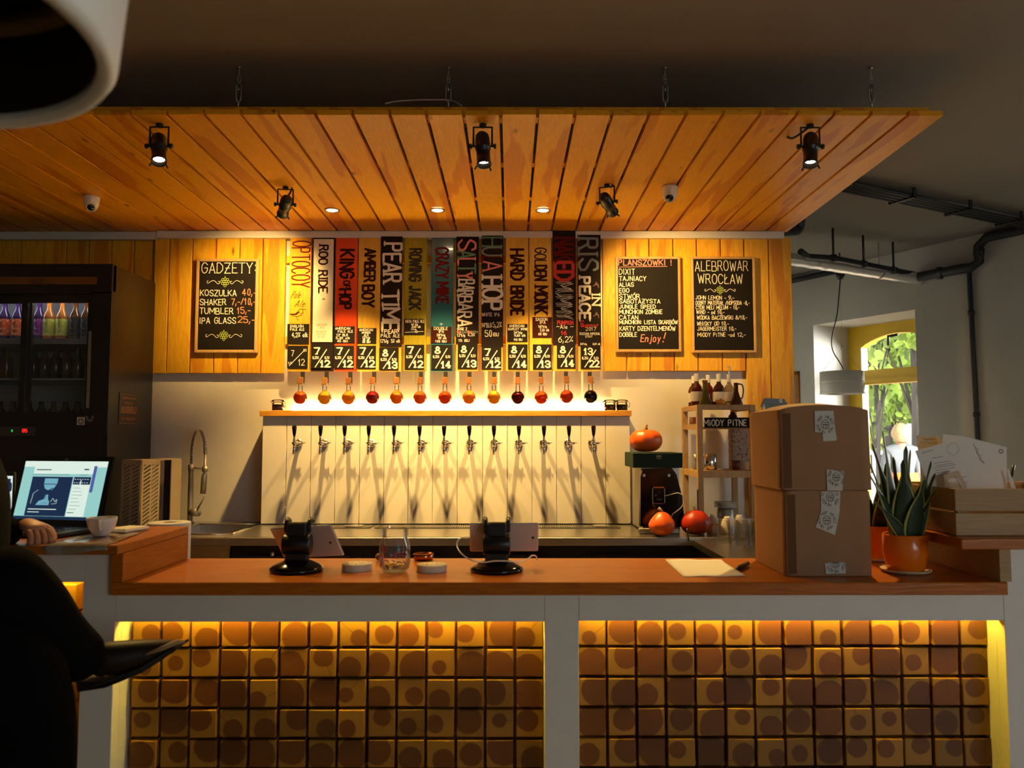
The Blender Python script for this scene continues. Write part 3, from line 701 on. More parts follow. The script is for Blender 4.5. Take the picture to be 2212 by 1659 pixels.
def d2(ink):
    p_ = ink('inkp'); p_.text('PLANSZ\u00d3WKI !', 1337, 573, 11.5, 2.0, 115, jit=.04); p_.stroke([(1338, 577), (1442, 575.5)], 1.2)
    w_ = ink('inkw')
    for s, y, wd, h in (('DIXIT', 593, 34, 12), ('TAJNIACY', 606.5, 58, 9.5), ('ALIAS', 619, 31, 8.5), ('EGO', 631.5, 21, 8.5), ('STW\u00d3R', 645, 44, 9.5), ('SABOTA\u017bYSTA', 655, 88, 8.5), ('JUNGLE SPEED', 666.5, 78, 8), ('MUNCHKIN ZOMBIE', 678, 92, 8.5), ('CATAN', 690, 40, 8.5), ('MUNCHKIN: LISTA SKARB\u00d3W', 700, 125, 8), ('KARTY D\u017bENTELMEN\u00d3W', 714, 120, 9), ('DOBBLE', 727, 37, 9)):
        w_.text(s, 1338, y, h, 1.35, wd, jit=.05)
    p_.text('Enjoy', 1383, 738, 15, 1.9, 43, slant=.15); p_.text('!', 1428, 739, 20, 2.3, 6, slant=.3)
chalkboard('chalkboard with a long list under a pink heading and a pink greeting', 1330, 554, 1471, 760, .015, d2)
def d3(ink):
    w_ = ink('pale'); w_.text('ALEBROWAR', 1503, 585, 21, 1.5, 114, jit=.04); w_.text('WROC\u0141AW', 1509, 612, 20, 1.6, 96, jit=.05); hop(ink, 1556, 626, .85, 'inkg', 'pale')
    for s, y, wd, x in (('JOHN LEMON - 9,-', 647, 83, 1503), ('DOBRY MATERIA\u0141 /HOPSODA -8,-', 658, 116, 1503), ('CYDR MELI MELUM - 10,-', 668, 94, 1503), ('WiND - od 10,-', 678, 60, 1504), ('W\u00d3DKA BACZEWSKi 8/10,-', 690, 108, 1505), ('WHiSKY OD 10,-', 703, 68, 1505), ('J\u00c4GERMEiSTER 10,-', 714, 83, 1506), ('MiODY PiTNE -od 12,-', 727, 103, 1506)):
        w_.text(s, x, y, 8, 1.15, wd, jit=.06, slant=.05)
chalkboard('chalkboard with a large pale two-line heading above a small green hop', 1494, 554, 1633, 762, .015, d3)

YREF = 940
# ------------------------------------------------------------------ track spotlights
def spot(label, x, y, ztop, aim, rot, lit):
    """yoke hung from the canopy; body turned towards aim"""
    t = thing('track_spotlight', label, 'spotlight', (x, y, ztop), 'black theatre spotlights under the canopy')
    yk = MB(); hw = .036; u = Vector((math.cos(rot), math.sin(rot), 0)); c = Vector((x, y, ztop))
    yk.tube([c, c + Vector((0, 0, -.012))], .014); piv = c + Vector((0, 0, -.088))
    yk.tube([piv - u * hw + Vector((0, 0, .0)), c - u * hw + Vector((0, 0, -.012)), c + u * hw + Vector((0, 0, -.012)), piv + u * hw], .0045, 8)
    obj('yoke', yk, M['blackm'], t)
    kn = MB()
    for s in (-1, 1): kn.tube([piv + u * s * .028, piv + u * s * .047], .004, 8); kn.tube([piv + u * s * .042, piv + u * s * .052], .010, 10)
    obj('clamp_knob', kn, M['black'], t)
    d = (Vector(aim) - piv).normalized(); q = d.to_track_quat('-Z', 'Y').to_matrix().to_4x4(); MM = Matrix.Translation(piv) @ q
    b = MB(); b.lathe([(0, .062), (.016, .060), (.026, .048), (.029, .03), (.029, -.004), (.0305, -.006), (.0305, -.012), (.0265, -.014), (.0265, -.075), (.029, -.077), (.029, -.084), (.0245, -.084), (.0245, -.06), (0, -.06)], n=20, M=MM, cap=False)
    obj('lamp_body', b, M['black'], t)
    for a in (90, 210, 330):
        r_ = MB(); q0 = Vector((math.cos(math.radians(a)) * .030, math.sin(math.radians(a)) * .030, -.082)); r_.tube([MM @ q0, MM @ (q0 * 1.0 + Vector((q0.x * .25, q0.y * .25, -.012)))], .0035, 6); obj('gel_clip', r_, M['black'], t)
    
    l_ = MB(); l_.lathe([(0, -.062), (.014, -.066), (.0235, -.062)], n=16, M=MM, cap=False); obj('lens', l_, M['bulb'], t)
    if lit:
        e, ang, bl = lit; o = lamp('spot_beam', 'SPOT', MM @ Vector((0, 0, -.092)), e, (1, .62, .18), spot_size=math.radians(ang), spot_blend=bl, shadow_soft_size=.02)
        o.rotation_euler = q.to_euler()
    return t
CT = CB
def sx(px, D): return (px - 1102) * D / F
spot('black spotlight with a glowing lens nearest the white lamp shade', sx(322, 3.06), 3.08, CT, (-1.0, 2.35, 1.0), 0.0, (62, 84, .9))
spot('black spotlight hanging at the middle of the front canopy edge', sx(1041, 3.06), 3.08, CT, (0, 2.7, 1.0), 0.0, (40, 90, .8))
spot('black spotlight with a glowing lens at the open end of the canopy', sx(1770, 3.06), 3.08, CT, (.95, 2.6, 1.0), 0.0, (75, 92, .9))
spot('tilted black spotlight lighting the merchandise board', sx(608, 3.87), 3.87, CT, (-1.48, 4.73, 2.2), .15, (85, 62, .9))
spot('tilted black spotlight beside the white dome camera lighting the lists', sx(1315, 3.83), 3.83, CT, (.95, 4.73, 2.12), -.35, (75, 70, .9))
for pts, lb in (([P(629, 374, 3.97), P(632, 395, 3.92), P(629, 412, 3.87), P(622, 424, 3.85)], 'black cord feeding the tilted spotlight by the merchandise board'),
                ([P(1356, 369, 3.95), P(1340, 385, 3.9), P(1326, 398, 3.84), P(1318, 405, 3.83)], 'black cord feeding the tilted spotlight by the dome camera'),
                ([P(1694, 290, 3.25), P(1703, 297, 3.2), P(1716, 297, 3.12), P(1746, 276, 3.08)], 'black cord of the spotlight at the open canopy end'),
                ([P(1005, 283, 3.2), P(1012, 277, 3.15), P(1022, 267, 3.1)], 'short black cord of the middle front spotlight')):
    m = MB(); m.tube(smoothpath(pts), .0045, 8); tag(obj('power_cord', m, M['blackm']), lb, 'cable')
# recessed downlights
for px, lb in ((711, 'recessed round downlight nearest the fridge'), (942, 'recessed round downlight in the middle of the row'), (1174, 'recessed round downlight nearest the dome camera beside the lists')):
    x, D = sx(px, 4.26), 4.26; t = thing('downlight', lb, 'ceiling light', (x, D, CB), 'recessed downlights in the canopy')
    m = MB(); m.lathe([(.030, -.0005), (.040, -.0005), (.040, -.006), (.031, -.006), (.030, -.0005)], (x, D, CB), 28, cap=False); obj('bezel', m, M['steel'], t)
    m = MB(); m.lathe([(0, -.0085), (.018, -.0078), (.031, -.003)], (x, D, CB), 24, cap=False); obj('lens', m, M['bulb'], t)
    lamp('downlight_beam', 'SPOT', (x, D, CB - .014), 215, (1, .61, .185), spot_size=math.radians(88), spot_blend=.75, shadow_soft_size=.022, target=(x, D + .06, 0))
# dome cameras
def domecam(label, px, D, yaw):
    x = sx(px, D); t = thing('dome_camera', label, 'security camera', (x, D, CB), 'white dome cameras under the canopy')
    m = MB(); m.lathe([(.038, 0), (.040, -.006), (.038, -.014), (.036, -.04), (.030, -.058), (.018, -.072), (0, -.077)], (x, D, CB), 28); obj('housing', m, M['ceramic'], t)
    d = Vector((math.sin(yaw) * .6, -.75, -.62)).normalized(); c = Vector((x, D, CB - .043)); q = Matrix.Translation(c) @ d.to_track_quat('Z', 'Y').to_matrix().to_4x4()
    m = MB(); m.lathe([(.024, .018), (.023, .034), (.019, .036), (.018, .03), (0, .03)], n=20, M=q, cap=False); obj('eyeball', m, M['ceramic'], t)
    m = MB(); m.lathe([(.0175, .0305), (.015, .036), (0, .039)], n=18, M=q, cap=False); obj('lens', m, M['blackg'], t)
domecam('white dome camera above the fridge', 183, 4.03, .5); domecam('white dome camera between the tilted spotlight and the open canopy end', 1453, 3.86, -.3)

# ------------------------------------------------------------------ big white lamp shade near the camera
LX, LY, LZ = -.56, .608, 1.709
t = thing('pendant_lamp', 'large blurred white pendant lamp shade hanging near the ceiling corner', 'pendant lamp', (LX, LY, LZ))
m = MB(); m.lathe([(.214, 0), (.217, -.005), (.226, -.005), (.231, .003), (.238, .08), (.240, .26), (.21, .36), (.12, .40), (.03, .41), (.03, .406), (.12, .395), (.203, .353), (.229, .25), (.227, .10), (.217, .012), (.214, .004), (.214, 0)], (LX, LY, LZ), 64, cap=False); obj('lamp_shade', m, M['white'], t)
m = MB(); m.lathe([(.2135, .006), (.2235, .10), (.2255, .25), (.199, .347), (.12, .390), (.03, .402), (.03, .398), (.12, .386), (.197, .343), (.2235, .25), (.2215, .10), (.2125, .010), (.2135, .006)], (LX, LY, LZ), 64, cap=False); obj('dark_lining', m, mat('dark_lining', (.018, .010, .006), .6, spec=.2), t)
m = MB()
for zz, r0 in ((.09, .222), (.15, .222), (.21, .222)): m.lathe([(r0 + .007, zz), (r0 - .012, zz + .004), (r0 - .012, zz + .02), (r0 + .007, zz + .024)], (LX, LY, LZ), 48, cap=False)
obj('inner_ring', m, mat('brass_inner', (.20, .12, .03), .45, .5), t)
m = MB(); m.tube([(LX, LY, LZ + .30), (LX, LY, LZ + .24)], .022); m.sphere((LX, LY, LZ + .21), .035); obj('light_bulb', m, mat('unlit_bulb', (.10, .08, .05), .15), t)
m = MB(); m.tube([(LX, LY, LZ + .405), (LX, LY, CZ)], .003); obj('cord', m, M['black'], t)
YREF = 930
# ================================================================== BACK BAR
# tap wall: box clad with white panels
TP = 4.60; SZ0, SZ1 = Z(899, 4.58), Z(886.5, 4.58); BC = 0.895
t = thing('tap_wall', 'white panelled tap wall behind the row of beer taps', 'tap wall', (X(964, TP), TP + .1, BC))
gx = [567, 619.5, 672, 725, 777.5, 830, 882.5, 935, 988, 1042.5, 1096, 1149, 1202, 1255, 1308, 1361]
for a, b in zip(gx, gx[1:]):
    m = MB(); m.box((X(a, TP) + .0011, TP, BC + .006), (X(b, TP) - .0011, TP + .012, SZ0 - .001), bev=.0012); obj('panel', m, M['whiteboard'], t)
m = MB(); m.box((X(567, TP) + .002, TP + .013, BC + .002), (X(1361, TP) - .002, WB - .002, SZ0 - .002)); obj('carcass', m, M['whiteboard'], t)
m = MB(); m.box((X(559, 4.575), 4.583, SZ0), (X(1365, 4.575), WB - .002, SZ1), bev=.002); tag(obj('flask_shelf', m, M['shelfw']), 'long oak shelf on top of the white tap wall', 'shelf')
m = MB(); m.box((X(632, 4.76), WB - .022, SZ1 + .0005), (X(1310, 4.76), WB - .006, SZ1 + .010)); tag(obj('light_strip', m, M['led']), 'glowing warm light strip lying at the back of the oak shelf', 'light strip')
# clip-top jars on the shelf
def cliptop(label, px, fill):
    D = 4.645; x = X(px, D); t = thing('clip_top_jar', label, 'jar', (x, D, SZ1), 'small clip-top jars on the oak shelf')
    m = MB(); m.lathe([(0, .001), (.030, .001), (.032, .006), (.032, .040), (.028, .047), (.028, .05)], (x, D, SZ1), 20, cap=False); obj('glass_body', m, M['glass'], t)
    m = MB(); m.lathe([(0, .003), (.028, .004), (.029, .036), (0, .034)], (x, D, SZ1), 16, cap=False); obj('contents', m, fill, t)
    m = MB(); m.lathe([(.034, .050), (.036, .053), (.034, .060), (.02, .064), (0, .064)], (x, D, SZ1), 20); obj('lid', m, M['glass'], t)
    m = MB(); m.tube([(x + .034, D, SZ1 + .052), (x + .046, D - .004, SZ1 + .045), (x + .040, D, SZ1 + .018), (x + .033, D, SZ1 + .03)], .0018, 6); m.tube([(x - .034, D, SZ1 + .052), (x - .042, D, SZ1 + .056), (x - .034, D, SZ1 + .042)], .0018, 6); m.tube([(x + .036 * math.cos(a), D + .036 * math.sin(a), SZ1 + .05) for a in [k * PI / 8 for k in range(17)]], .0015, 6); obj('wire_clasp', m, M['chrome'], t)
spice = mat('spice', (.22, .07, .02), .9, noise=.6, nscale=140, bump=.6)
beans = mat('beans', (.06, .02, .01), .7, noise=.7, nscale=160, bump=.6)
cliptop('small clip-top jar of brown grain at the sink end of the oak shelf', 599, spice)
cliptop('clip-top jar of reddish grain beside the strip light end', 1318, spice); cliptop('clip-top jar of dark beans at the pumpkin end of the oak shelf', 1344, beans)
# round flasks
YREF = 860
FC = [('orange', (.62, .13, .01)), ('pale yellow', (.80, .45, .03)), ('amber yellow', (.78, .36, .02)), ('deep red', (.28, .008, .004)), ('dull amber', (.66, .27, .02)), ('dark orange', (.60, .16, .012)),
      ('reddish orange', (.58, .10, .01)), ('light orange', (.85, .33, .02)), ('golden yellow', (.85, .42, .03)), ('dark crimson', (.12, .004, .003)), ('orange', (.62, .13, .01)), ('red-orange', (.50, .075, .01)), ('black', (.006, .004, .004))]
FX = [648.5, 701, 752.6, 804.6, 856.7, 907, 961, 1013, 1067, 1118.6, 1169, 1224, 1276]
BN = ['orange and yellow', 'white', 'bright red', 'amber', 'black pear', 'olive green', 'teal blue', 'pink-lettered black', 'green-lettered black', 'strong ale', 'crumpled note', 'tallest dark red lettered', 'stout with flowers']
for i, ((nm, c), px) in enumerate(zip(FC, FX)):
    D = 4.66; x = X(px, D); zc = Z(859 + (1 if i in (1, 2) else 0) - (2 if i > 10 else 0), D); r = .0385
    t = thing('round_flask', 'round flask of %s beer hanging below the %s board' % (nm, BN[i]), 'flask', (x, D, zc), 'round glass flasks under the beer boards')
    lvl = .028 if i == 9 else (.047 if i in (1, 2, 4, 7, 8) else .037)
    lm = mat('beer_%d' % i, c, .12)
    nb = lm.node_tree.nodes['Principled BSDF']; nb.inputs['IOR'].default_value = 1.33
    ln = lm.node_tree; tl = ln.nodes.new('ShaderNodeBsdfTranslucent'); tl.inputs[0].default_value = (*[min(1, q * 1.5) for q in c], 1); ms_ = ln.nodes.new('ShaderNodeMixShader'); ms_.inputs[0].default_value = .55
    ln.links.new(nb.outputs[0], ms_.inputs[1]); ln.links.new(tl.outputs[0], ms_.inputs[2]); ln.links.new(ms_.outputs[0], ln.nodes['Material Output'].inputs[0])
    m = MB(); pr = [(0, -r + .002)] + [((r - .002) * math.cos(a), (r - .002) * math.sin(a)) for a in [-PI / 2 + k * PI / 14 for k in range(1, 12)] if (r - .002) * math.sin(a) < lvl and math.cos(a) > .28]
    top = [(.0105, min(lvl, .044))] if lvl > .035 else []
    m.lathe(pr + top + [(0, pr[-1][1] if not top else lvl)], (x, D, zc), 24, cap=False); obj('beer', m, lm, t)
    m = MB(); m.lathe([(0, -r)] + [(r * math.cos(a), r * math.sin(a)) for a in [-PI / 2 + k * PI / 16 for k in range(1, 15)] if math.cos(a) > .33] + [(.0125, .044), (.0125, .076), (.017, .079), (.018, .082), (.013, .083)], (x, D, zc), 28, cap=False); obj('flask_glass', m, M['glass'], t)
    m = MB(); m.box((x - .0135, D - .0135, zc + .078), (x + .0135, D + .0135, zc + .118), bev=.002); obj('stopper', m, M['cork'], t)
    sg = .004
    m = MB(); m.tube([(x - .022, D, zc + .083), (x + .022, D, zc + .083)], .0018, 6); m.tube([(x, D, zc + .083), (x, D + .042, zc + .088)], .002, 6); obj('neck_clamp', m, M['steeld'], t)
    m = MB(); m.box((x - .0115, D + .042, zc + .080), (x + .0115, D + .054, bz(803)), bev=.001); obj('hanging_strip', m, M['blackm'], t)

YREF = 950
# beer taps -------------------------------------------------------------
def make_tap(label, x):
    y = 4.505; z = Z(957, 4.51); t = thing('beer_tap', label, 'beer tap', (x, y, z), 'black-handled taps on the white tap wall'); py = TP - y
    m = MB(); m.lathe([(.0045, .036), (.0065, .040), (.0095, .052), (.0128, .080), (.0132, .088), (.011, .095), (.005, .0985), (0, .099)], (x, y - .004, z), 20); obj('handle', m, M['blackg'], t)
    m = MB(); m.lathe([(.0045, .037), (.0072, .033), (.0072, .028), (.005, .026), (.008, .020), (.008, .012), (.0055, .010), (.009, .006), (.011, -.002), (.009, -.012), (.007, -.016)], (x, y - .002, z), 20)
    m.tube([(x - .013, y - .002, z), (x + .011, y - .002, z)], [.005, .006], 10); obj('valve_body', m, M['chrome'], t)
    m = MB(); m.tube([(x, y, z), (x, y + .03, z), (x, y + .05, z), (x, TP, z)], [.0085, .0085, .0115, .0115], 16); obj('shank', m, M['chrome'], t)
    m = MB(); m.lathe([(.0, 0), (.021, 0), (.023, .004), (.022, .008), (.013, .013), (0, .013)], n=24, M=Matrix.Translation((x, TP - .0005, z)) @ Matrix.Rotation(PI / 2, 4, 'X')); obj('flange', m, M['chrome'], t)
    m = MB(); m.tube([(x, y - .001, z - .012), (x - .0006, y - .004, z - .03), (x - .0015, y - .010, z - .063)], [.0072, .0068, .0058], 14); obj('spout', m, M['chrome'], t)
    m = MB(); m.tube([(x, y + .055, z), (x + .028, y + .053, z - .001)], .0058, 10); m.tube([(x + .028, y + .053, z - .001), (x + .036, y + .052, z - .001)], .0085, 12); m.tube([(x + .036, y + .052, z - .001), (x + .046, y + .05, z), (x + .047, y + .05, z + .006)], .0022, 6); obj('flow_knob', m, M['chrome'], t)
    return t
TX = [636.5, 693, 745, 797, 851.5, 906.6, 959.5, 1014, 1067, 1121, 1175, 1229, 1282]
ordn = ['first', 'second', 'third', 'fourth', 'fifth', 'sixth', 'seventh', 'eighth', 'ninth', 'tenth', 'eleventh', 'twelfth', 'last']
tp = make_tap('first black-handled tap from the sink end of the white tap wall', X(TX[0], 4.51)); remember(tp)
for i in range(1, 13): dup(tp, (X(TX[i], 4.51), 4.505, Z(957, 4.51)), '%s black-handled tap from the sink end, under the %s board' % (ordn[i], BN[i]))

YREF = 1140
# steel back counter -------------------------------------------------------
CF = 4.03; CX0, CX1 = X(240, 4.22) + .004, X(1500, 4.03)
t = thing('steel_counter', 'stainless steel back counter under the taps with a sink and drip trays', 'counter', (0, 4.4, .1))
sk = (X(398, 4.4), 4.13, X(538, 4.4), 4.62)   # sink cut-out
m = MB()
for a, b in (((CX0, CF), (sk[0], WB - .002)), ((sk[0], CF), (sk[2], sk[1])), ((sk[0], sk[3]), (sk[2], WB - .002)), ((sk[2], CF), (1.30, WB - .002))):
    m.box((a[0], a[1], BC - .022), (b[0], b[1], BC))
obj('countertop', m, M['steel'], t)
m = MB(); m.box((CX0, CF - .002, BC - .042), (1.30, CF + .02, BC - .002), bev=.002); obj('front_lip', m, M['steeld'], t)
m = MB(); a, b, c, d = sk; zb = BC - .17
m.prism([(a, b, BC + .001), (c, b, BC + .001), (c - .02, b + .02, zb), (a + .02, b + .02, zb)], (0, .003, 0)); m.prism([(a, d, BC + .001), (c, d, BC + .001), (c - .02, d - .02, zb), (a + .02, d - .02, zb)], (0, -.003, 0))
m.prism([(a, b, BC + .001), (a, d, BC + .001), (a + .02, d - .02, zb), (a + .02, b + .02, zb)], (.003, 0, 0)); m.prism([(c, b, BC + .001), (c, d, BC + .001), (c - .02, d - .02, zb), (c - .02, b + .02, zb)], (-.003, 0, 0)); m.box((a + .02, b + .02, zb - .003), (c - .02, d - .02, zb))
obj('sink_basin', m, M['steel'], t)
m = MB()
for q in (((a - .01, b, 0), (c + .01, b, 0)), ((a - .01, d, 0), (c + .01, d, 0)), ((a, b, 0), (a, d, 0)), ((c, b, 0), (c, d, 0))):
    m.tube([(q[0][0], q[0][1], BC + .002), (q[1][0], q[1][1], BC + .002)], .004, 8)
m.tube([(c + .005, b - .005, BC + .004), (-1.418, 4.595, BC + .004)], .005, 8); obj('sink_rim', m, M['chrome'], t)
m = MB(); m.box((CX0, CF + .04, .05), (1.30, WB - .01, zb - .02)); m.box((sk[2] + .02, CF + .04, zb - .02), (1.30, WB - .01, BC - .023)); m.box((CX0, CF + .04, zb - .02), (sk[0] - .02, WB - .01, BC - .023)); obj('cabinet', m, M['black'], t)
for i, px in enumerate((588, 700, 900, 1120, 1330)):
    x = X(px, CF); m = MB(); m.box((x - .13, CF + .018, .60), (x + .12, CF + .039, BC - .09), bev=.003); dr = obj('drawer', m, M['fridge'], t)
    m = MB(); kx, kz = (X(588, CF), Z(1197, CF)) if i == 0 else (x - .04, .70)
    m.lathe([(0, .02), (.011, .018), (.0115, .010), (.006, .0)], n=16, M=Matrix.Translation((kx, CF + .018, kz)) @ Matrix.Rotation(PI / 2, 4, 'X')); obj('knob', m, M['steel'], dr)
# drip trays
def drip(label, x0, x1, dr):
    ya, yb = 4.42, 4.555; t = thing('drip_tray', label, 'drip tray', ((x0 + x1) / 2, (ya + yb) / 2, BC), 'slotted drip trays under the taps')
    m = MB(); m.box((x0, ya, BC + .0005), (x1, yb, BC + .002)); obj('tray_floor', m, M['blackm'], t)
    n = int((x1 - x0) / .0125); m = MB()
    for k in range(n):
        xx = x0 + .006 + k * (x1 - x0 - .012) / n; m.box((xx, ya + .004, BC + .0021), (xx + .0065, yb - .004, BC + .0045))
    m.box((x0, ya, BC + .002), (x1, ya + .006, BC + .005)); m.box((x0, yb - .006, BC + .002), (x1, yb, BC + .005)); m.box((x0, ya, BC + .002), (x0 + .006, yb, BC + .005)); m.box((x1 - .006, ya, BC + .002), (x1, yb, BC + .005))
    obj('slotted_grille', m, M['steel'], t, kind='stuff')
    m = MB(); m.lathe([(.052, .005), (.055, .007), (.052, .010), (.03, .009), (0, .012)], (dr, (ya + yb) / 2, BC), 32); obj('rinser', m, M['chrome'], t)
drip('slotted drip tray with a round rinser at the sink end', X(600, 4.5), X(805, 4.5), X(766, 4.5)); 
drip('longest slotted drip tray with a round rinser at the pumpkin end', X(815, 4.5), X(1336, 4.5), X(1300, 4.5))

YREF = 1100
# spring faucet -------------------------------------------------------
D = 4.68; x = X(411, D); t = thing('spring_faucet', 'tall spring pull-down kitchen faucet behind the sink', 'faucet', (x, D, BC))
m = MB(); m.lathe([(.024, 0), (.024, .006), (.0155, .012), (.0155, .30), (.018, .302), (.018, .335), (.012, .337)], (x, D, BC), 20); obj('column', m, M['steeld'], t)
pth = smoothpath([(x, D, BC + .335), (x - .001, D, BC + .42), (x + .012, D, BC + .50), (x + .042, D - .01, BC + .535), (x + .072, D - .02, BC + .50), (x + .083, D - .02, BC + .44), (x + .086, D - .02, BC + .40)], 12)
m = MB(); m.tube(pth, .0065, 8); obj('hose', m, M['black'], t)
m = MB(); hel = []
for i in range(len(pth) * 5 - 5):
    k, f_ = divmod(i, 5); p = pth[k].lerp(pth[k + 1], f_ / 5); tn = (pth[k + 1] - pth[k]).normalized(); sd = tn.cross(Vector((0, 1, 0))).normalized(); u_ = tn.cross(sd); a = i * .85
    hel.append(p + (sd * math.cos(a) + u_ * math.sin(a)) * .0105)
m.tube(hel, .0022, 5); obj('spring', m, M['chrome'], t)
m = MB(); m.tube([(x, D, BC + .318), (x + .07, D - .015, BC + .312)], .005, 8); m.tube([(x + .086, D - .02, BC + .325), (x + .086, D - .02, BC + .296)], .017, 14); obj('support_arm', m, M['steeld'], t)
m = MB(); m.tube([(x + .086, D - .02, BC + .40), (x + .086, D - .02, BC + .29), (x + .083, D - .02, BC + .27), (x + .078, D - .02, BC + .17)], [.007, .009, .016, .016], 14); obj('spray_head', m, M['steeld'], t)
m = MB(); m.tube([(x, D, BC + .065), (x + .055, D - .02, BC + .062)], .022, 16); m.tube([(x + .05, D - .03, BC + .075), (x + .098, D - .05, BC + .155)], [.006, .004], 8); obj('mixer_lever', m, M['steeld'], t)

YREF = 1060
# beige plastic crate on its side -------------------------------------------------------
D0 = 4.20; a, b, c_ = X(252, D0), X(304, D0), X(368, 4.42); z1 = Z(996, D0)
t = thing('plastic_crate', 'beige perforated plastic crate standing on its side beside the faucet', 'crate', (b, 4.35, BC))
def perf(name, p0, pu, pv, nu, nv, th):
    """perforated wall of diagonal slots, built as a lattice of bars"""
    m = MB(); p0 = Vector(p0); pu = Vector(pu); pv = Vector(pv); n = pu.cross(pv).normalized() * th
    def q(u0, v0, u1, v1, u2, v2, u3, v3): m.prism([p0 + pu * u0 + pv * v0, p0 + pu * u1 + pv * v1, p0 + pu * u2 + pv * v2, p0 + pu * u3 + pv * v3], n)
    q(0, 0, 1, 0, 1, .06, 0, .06); q(0, .94, 1, .94, 1, 1, 0, 1); q(0, 0, .1, 0, .1, 1, 0, 1); q(.9, 0, 1, 0, 1, 1, .9, 1); q(.46, 0, .54, 0, .54, 1, .46, 1)
    for k in range(nv):
        v = .06 + .88 * k / nv; h = .88 / nv * .5
        q(.1, v, .46, v + .06, .46, v + .06 + h, .1, v + h); q(.54, v, .9, v + .06, .9, v + .06 + h, .54, v + h)
    return obj(name, m, M['crate_plastic'], t, kind='stuff')
H_ = z1 - BC
perf('perforated_side', (a, D0 + .05, BC + .002), (b - a, -.05, 0), (0, 0, H_), 2, 16, .004)
perf('perforated_side', (b, D0, BC + .002), ((c_ - b) * .55, .14, 0), (0, 0, H_), 2, 16, .004)
m = MB(); m.prism([(b, D0, z1), (a, D0 + .05, z1), (a + .08, D0 + .38, z1), (c_ + .02, D0 + .30, z1), (c_, D0 + .24, z1)], (0, 0, .006)); obj('solid_side', m, M['crate_plastic'], t)
m = MB(); m.prism([(c_ - .01, D0 + .24, BC + .002), (c_ + .02, D0 + .30, BC + .002), (c_ + .02, D0 + .30, z1), (c_ - .01, D0 + .24, z1)], (.004, 0, 0)); m.prism([(a + .08, D0 + .38, BC + .002), (c_ + .02, D0 + .30, BC + .002), (c_ + .02, D0 + .30, z1), (a + .08, D0 + .38, z1)], (0, .004, 0)); obj('crate_bottom', m, M['crate_plastic'], t)

YREF = 750
# fridge ---------------------------------------------------------------------
FD = 4.22; fx0, fx1 = -3.45, X(240, FD); fz1 = Z(572, FD); fz0 = .12
t = thing('bottle_fridge', 'tall black sliding-door bottle fridge', 'fridge', ((fx0 + fx1) / 2, FD + .28, fz0))
gz1, gz0 = Z(654, FD), Z(890, FD); BK = WB - .06
m = MB()
m.box((fx1 - .025, FD, fz0), (fx1, BK, fz1), bev=.003); m.box((fx0, FD, fz0), (fx0 + .025, BK, fz1)); m.box((fx0 + .025, FD + .03, fz1 - .02), (fx1 - .025, BK, fz1)); m.box((fx0 + .025, FD, fz0), (fx1 - .025, BK, gz0 - .10)); m.box((fx0 + .025, BK - .02, gz0 - .10), (fx1 - .025, BK, fz1 - .02))
obj('cabinet', m, M['fridge'], t)
m = MB(); m.box((fx0, FD - .012, gz1 + .044), (fx1, FD - .001, fz1 + .002), bev=.003); m.box((fx0, FD - .001, gz1 + .06), (fx1, FD + .03, fz1)); m.box((fx0, FD - .012, gz0 - .12), (fx1, FD - .001, gz0 - .035)); m.box((X(200, FD), FD - .012, gz0 - .035), (fx1, FD + .0, gz1 + .055)); hd = obj('front_frame', m, M['fridge'], t)
m = MB(); m.box((X(-160, FD), FD - .018, Z(616, FD)), (X(208, FD), FD - .0125, Z(600, FD))); sg = obj('header_sign', m, mat('brass_gloss', (.30, .13, .03), .25, .5), t)  # strip's amber base colour paints in the reflected wood
k = wallink(FD - .018); k.text('JOHN', 62, 607, 6, 1.0, 24); k.text('LEMON', 56, 615, 6.5, 1.1, 32); k.done('lettering', M['inkk'], sg)
def fdoor(x0, x1, y, hx):
    d = MB(); b_ = .032
    for q in ((x0, x0 + b_, gz0 - .035, gz1 + .05), (x1 - b_, x1, gz0 - .035, gz1 + .05), (x0 + b_, x1 - b_, gz0 - .035, gz0), (x0 + b_, x1 - b_, gz1, gz1 + .05)): d.box((q[0], y, q[2]), (q[1], y + .02, q[3]))
    dd = obj('door', d, M['fridge'], t)
    g = MB(); g.box((x0 + b_, y + .008, gz0), (x1 - b_, y + .012, gz1)); obj('pane', g, M['glass'], dd)
    if hx: g = MB(); g.box((hx, y - .010, gz0 + .02), (hx + .02, y, gz1 - .15), bev=.003); obj('door_handle', g, M['steeld'], dd)
fdoor(X(48, FD) - .012, X(200, FD), FD + .002, X(191, FD)); fdoor(X(-200, FD), X(60, FD), FD + .026, None)
m = MB()
for zz in (Z(736, FD + .15), Z(820, FD + .15), gz0 - .095): m.box((fx0 + .03, FD + .06, zz - .012), (fx1 - .03, BK - .03, zz)); 
sh = [Z(736, FD + .15), Z(820, FD + .15), gz0 - .095]
m.bm.free()
for i, zz in enumerate(sh):
    m = MB(); m.box((fx0 + .03, FD + .055, zz - (.03 if i == 0 else .010)), (fx1 - .03, BK - .03, zz)); obj('shelf', m, M['fridgein'], t)
m = MB(); m.box((fx0 + .026, BK - .028, gz0 - .1), (fx1 - .026, BK - .021, gz1 + .08)); obj('inner_back', m, M['fridgein'], t)
m = MB(); m.box((fx0 + .1, FD + .075, gz1 + .022), (fx1 - .04, FD + .10, gz1 + .034)); obj('strip_light', m, mat('led_cold', (1, 1, 1), .5, emis=(.86, .92, 1), es=13), t)
m = MB(); m.box((X(0, FD), FD - .020, Z(941, FD)), (X(86, FD), FD - .0125, Z(922, FD))); dp = obj('display', m, mat('display_strip', (.05, .05, .045), .3), t)
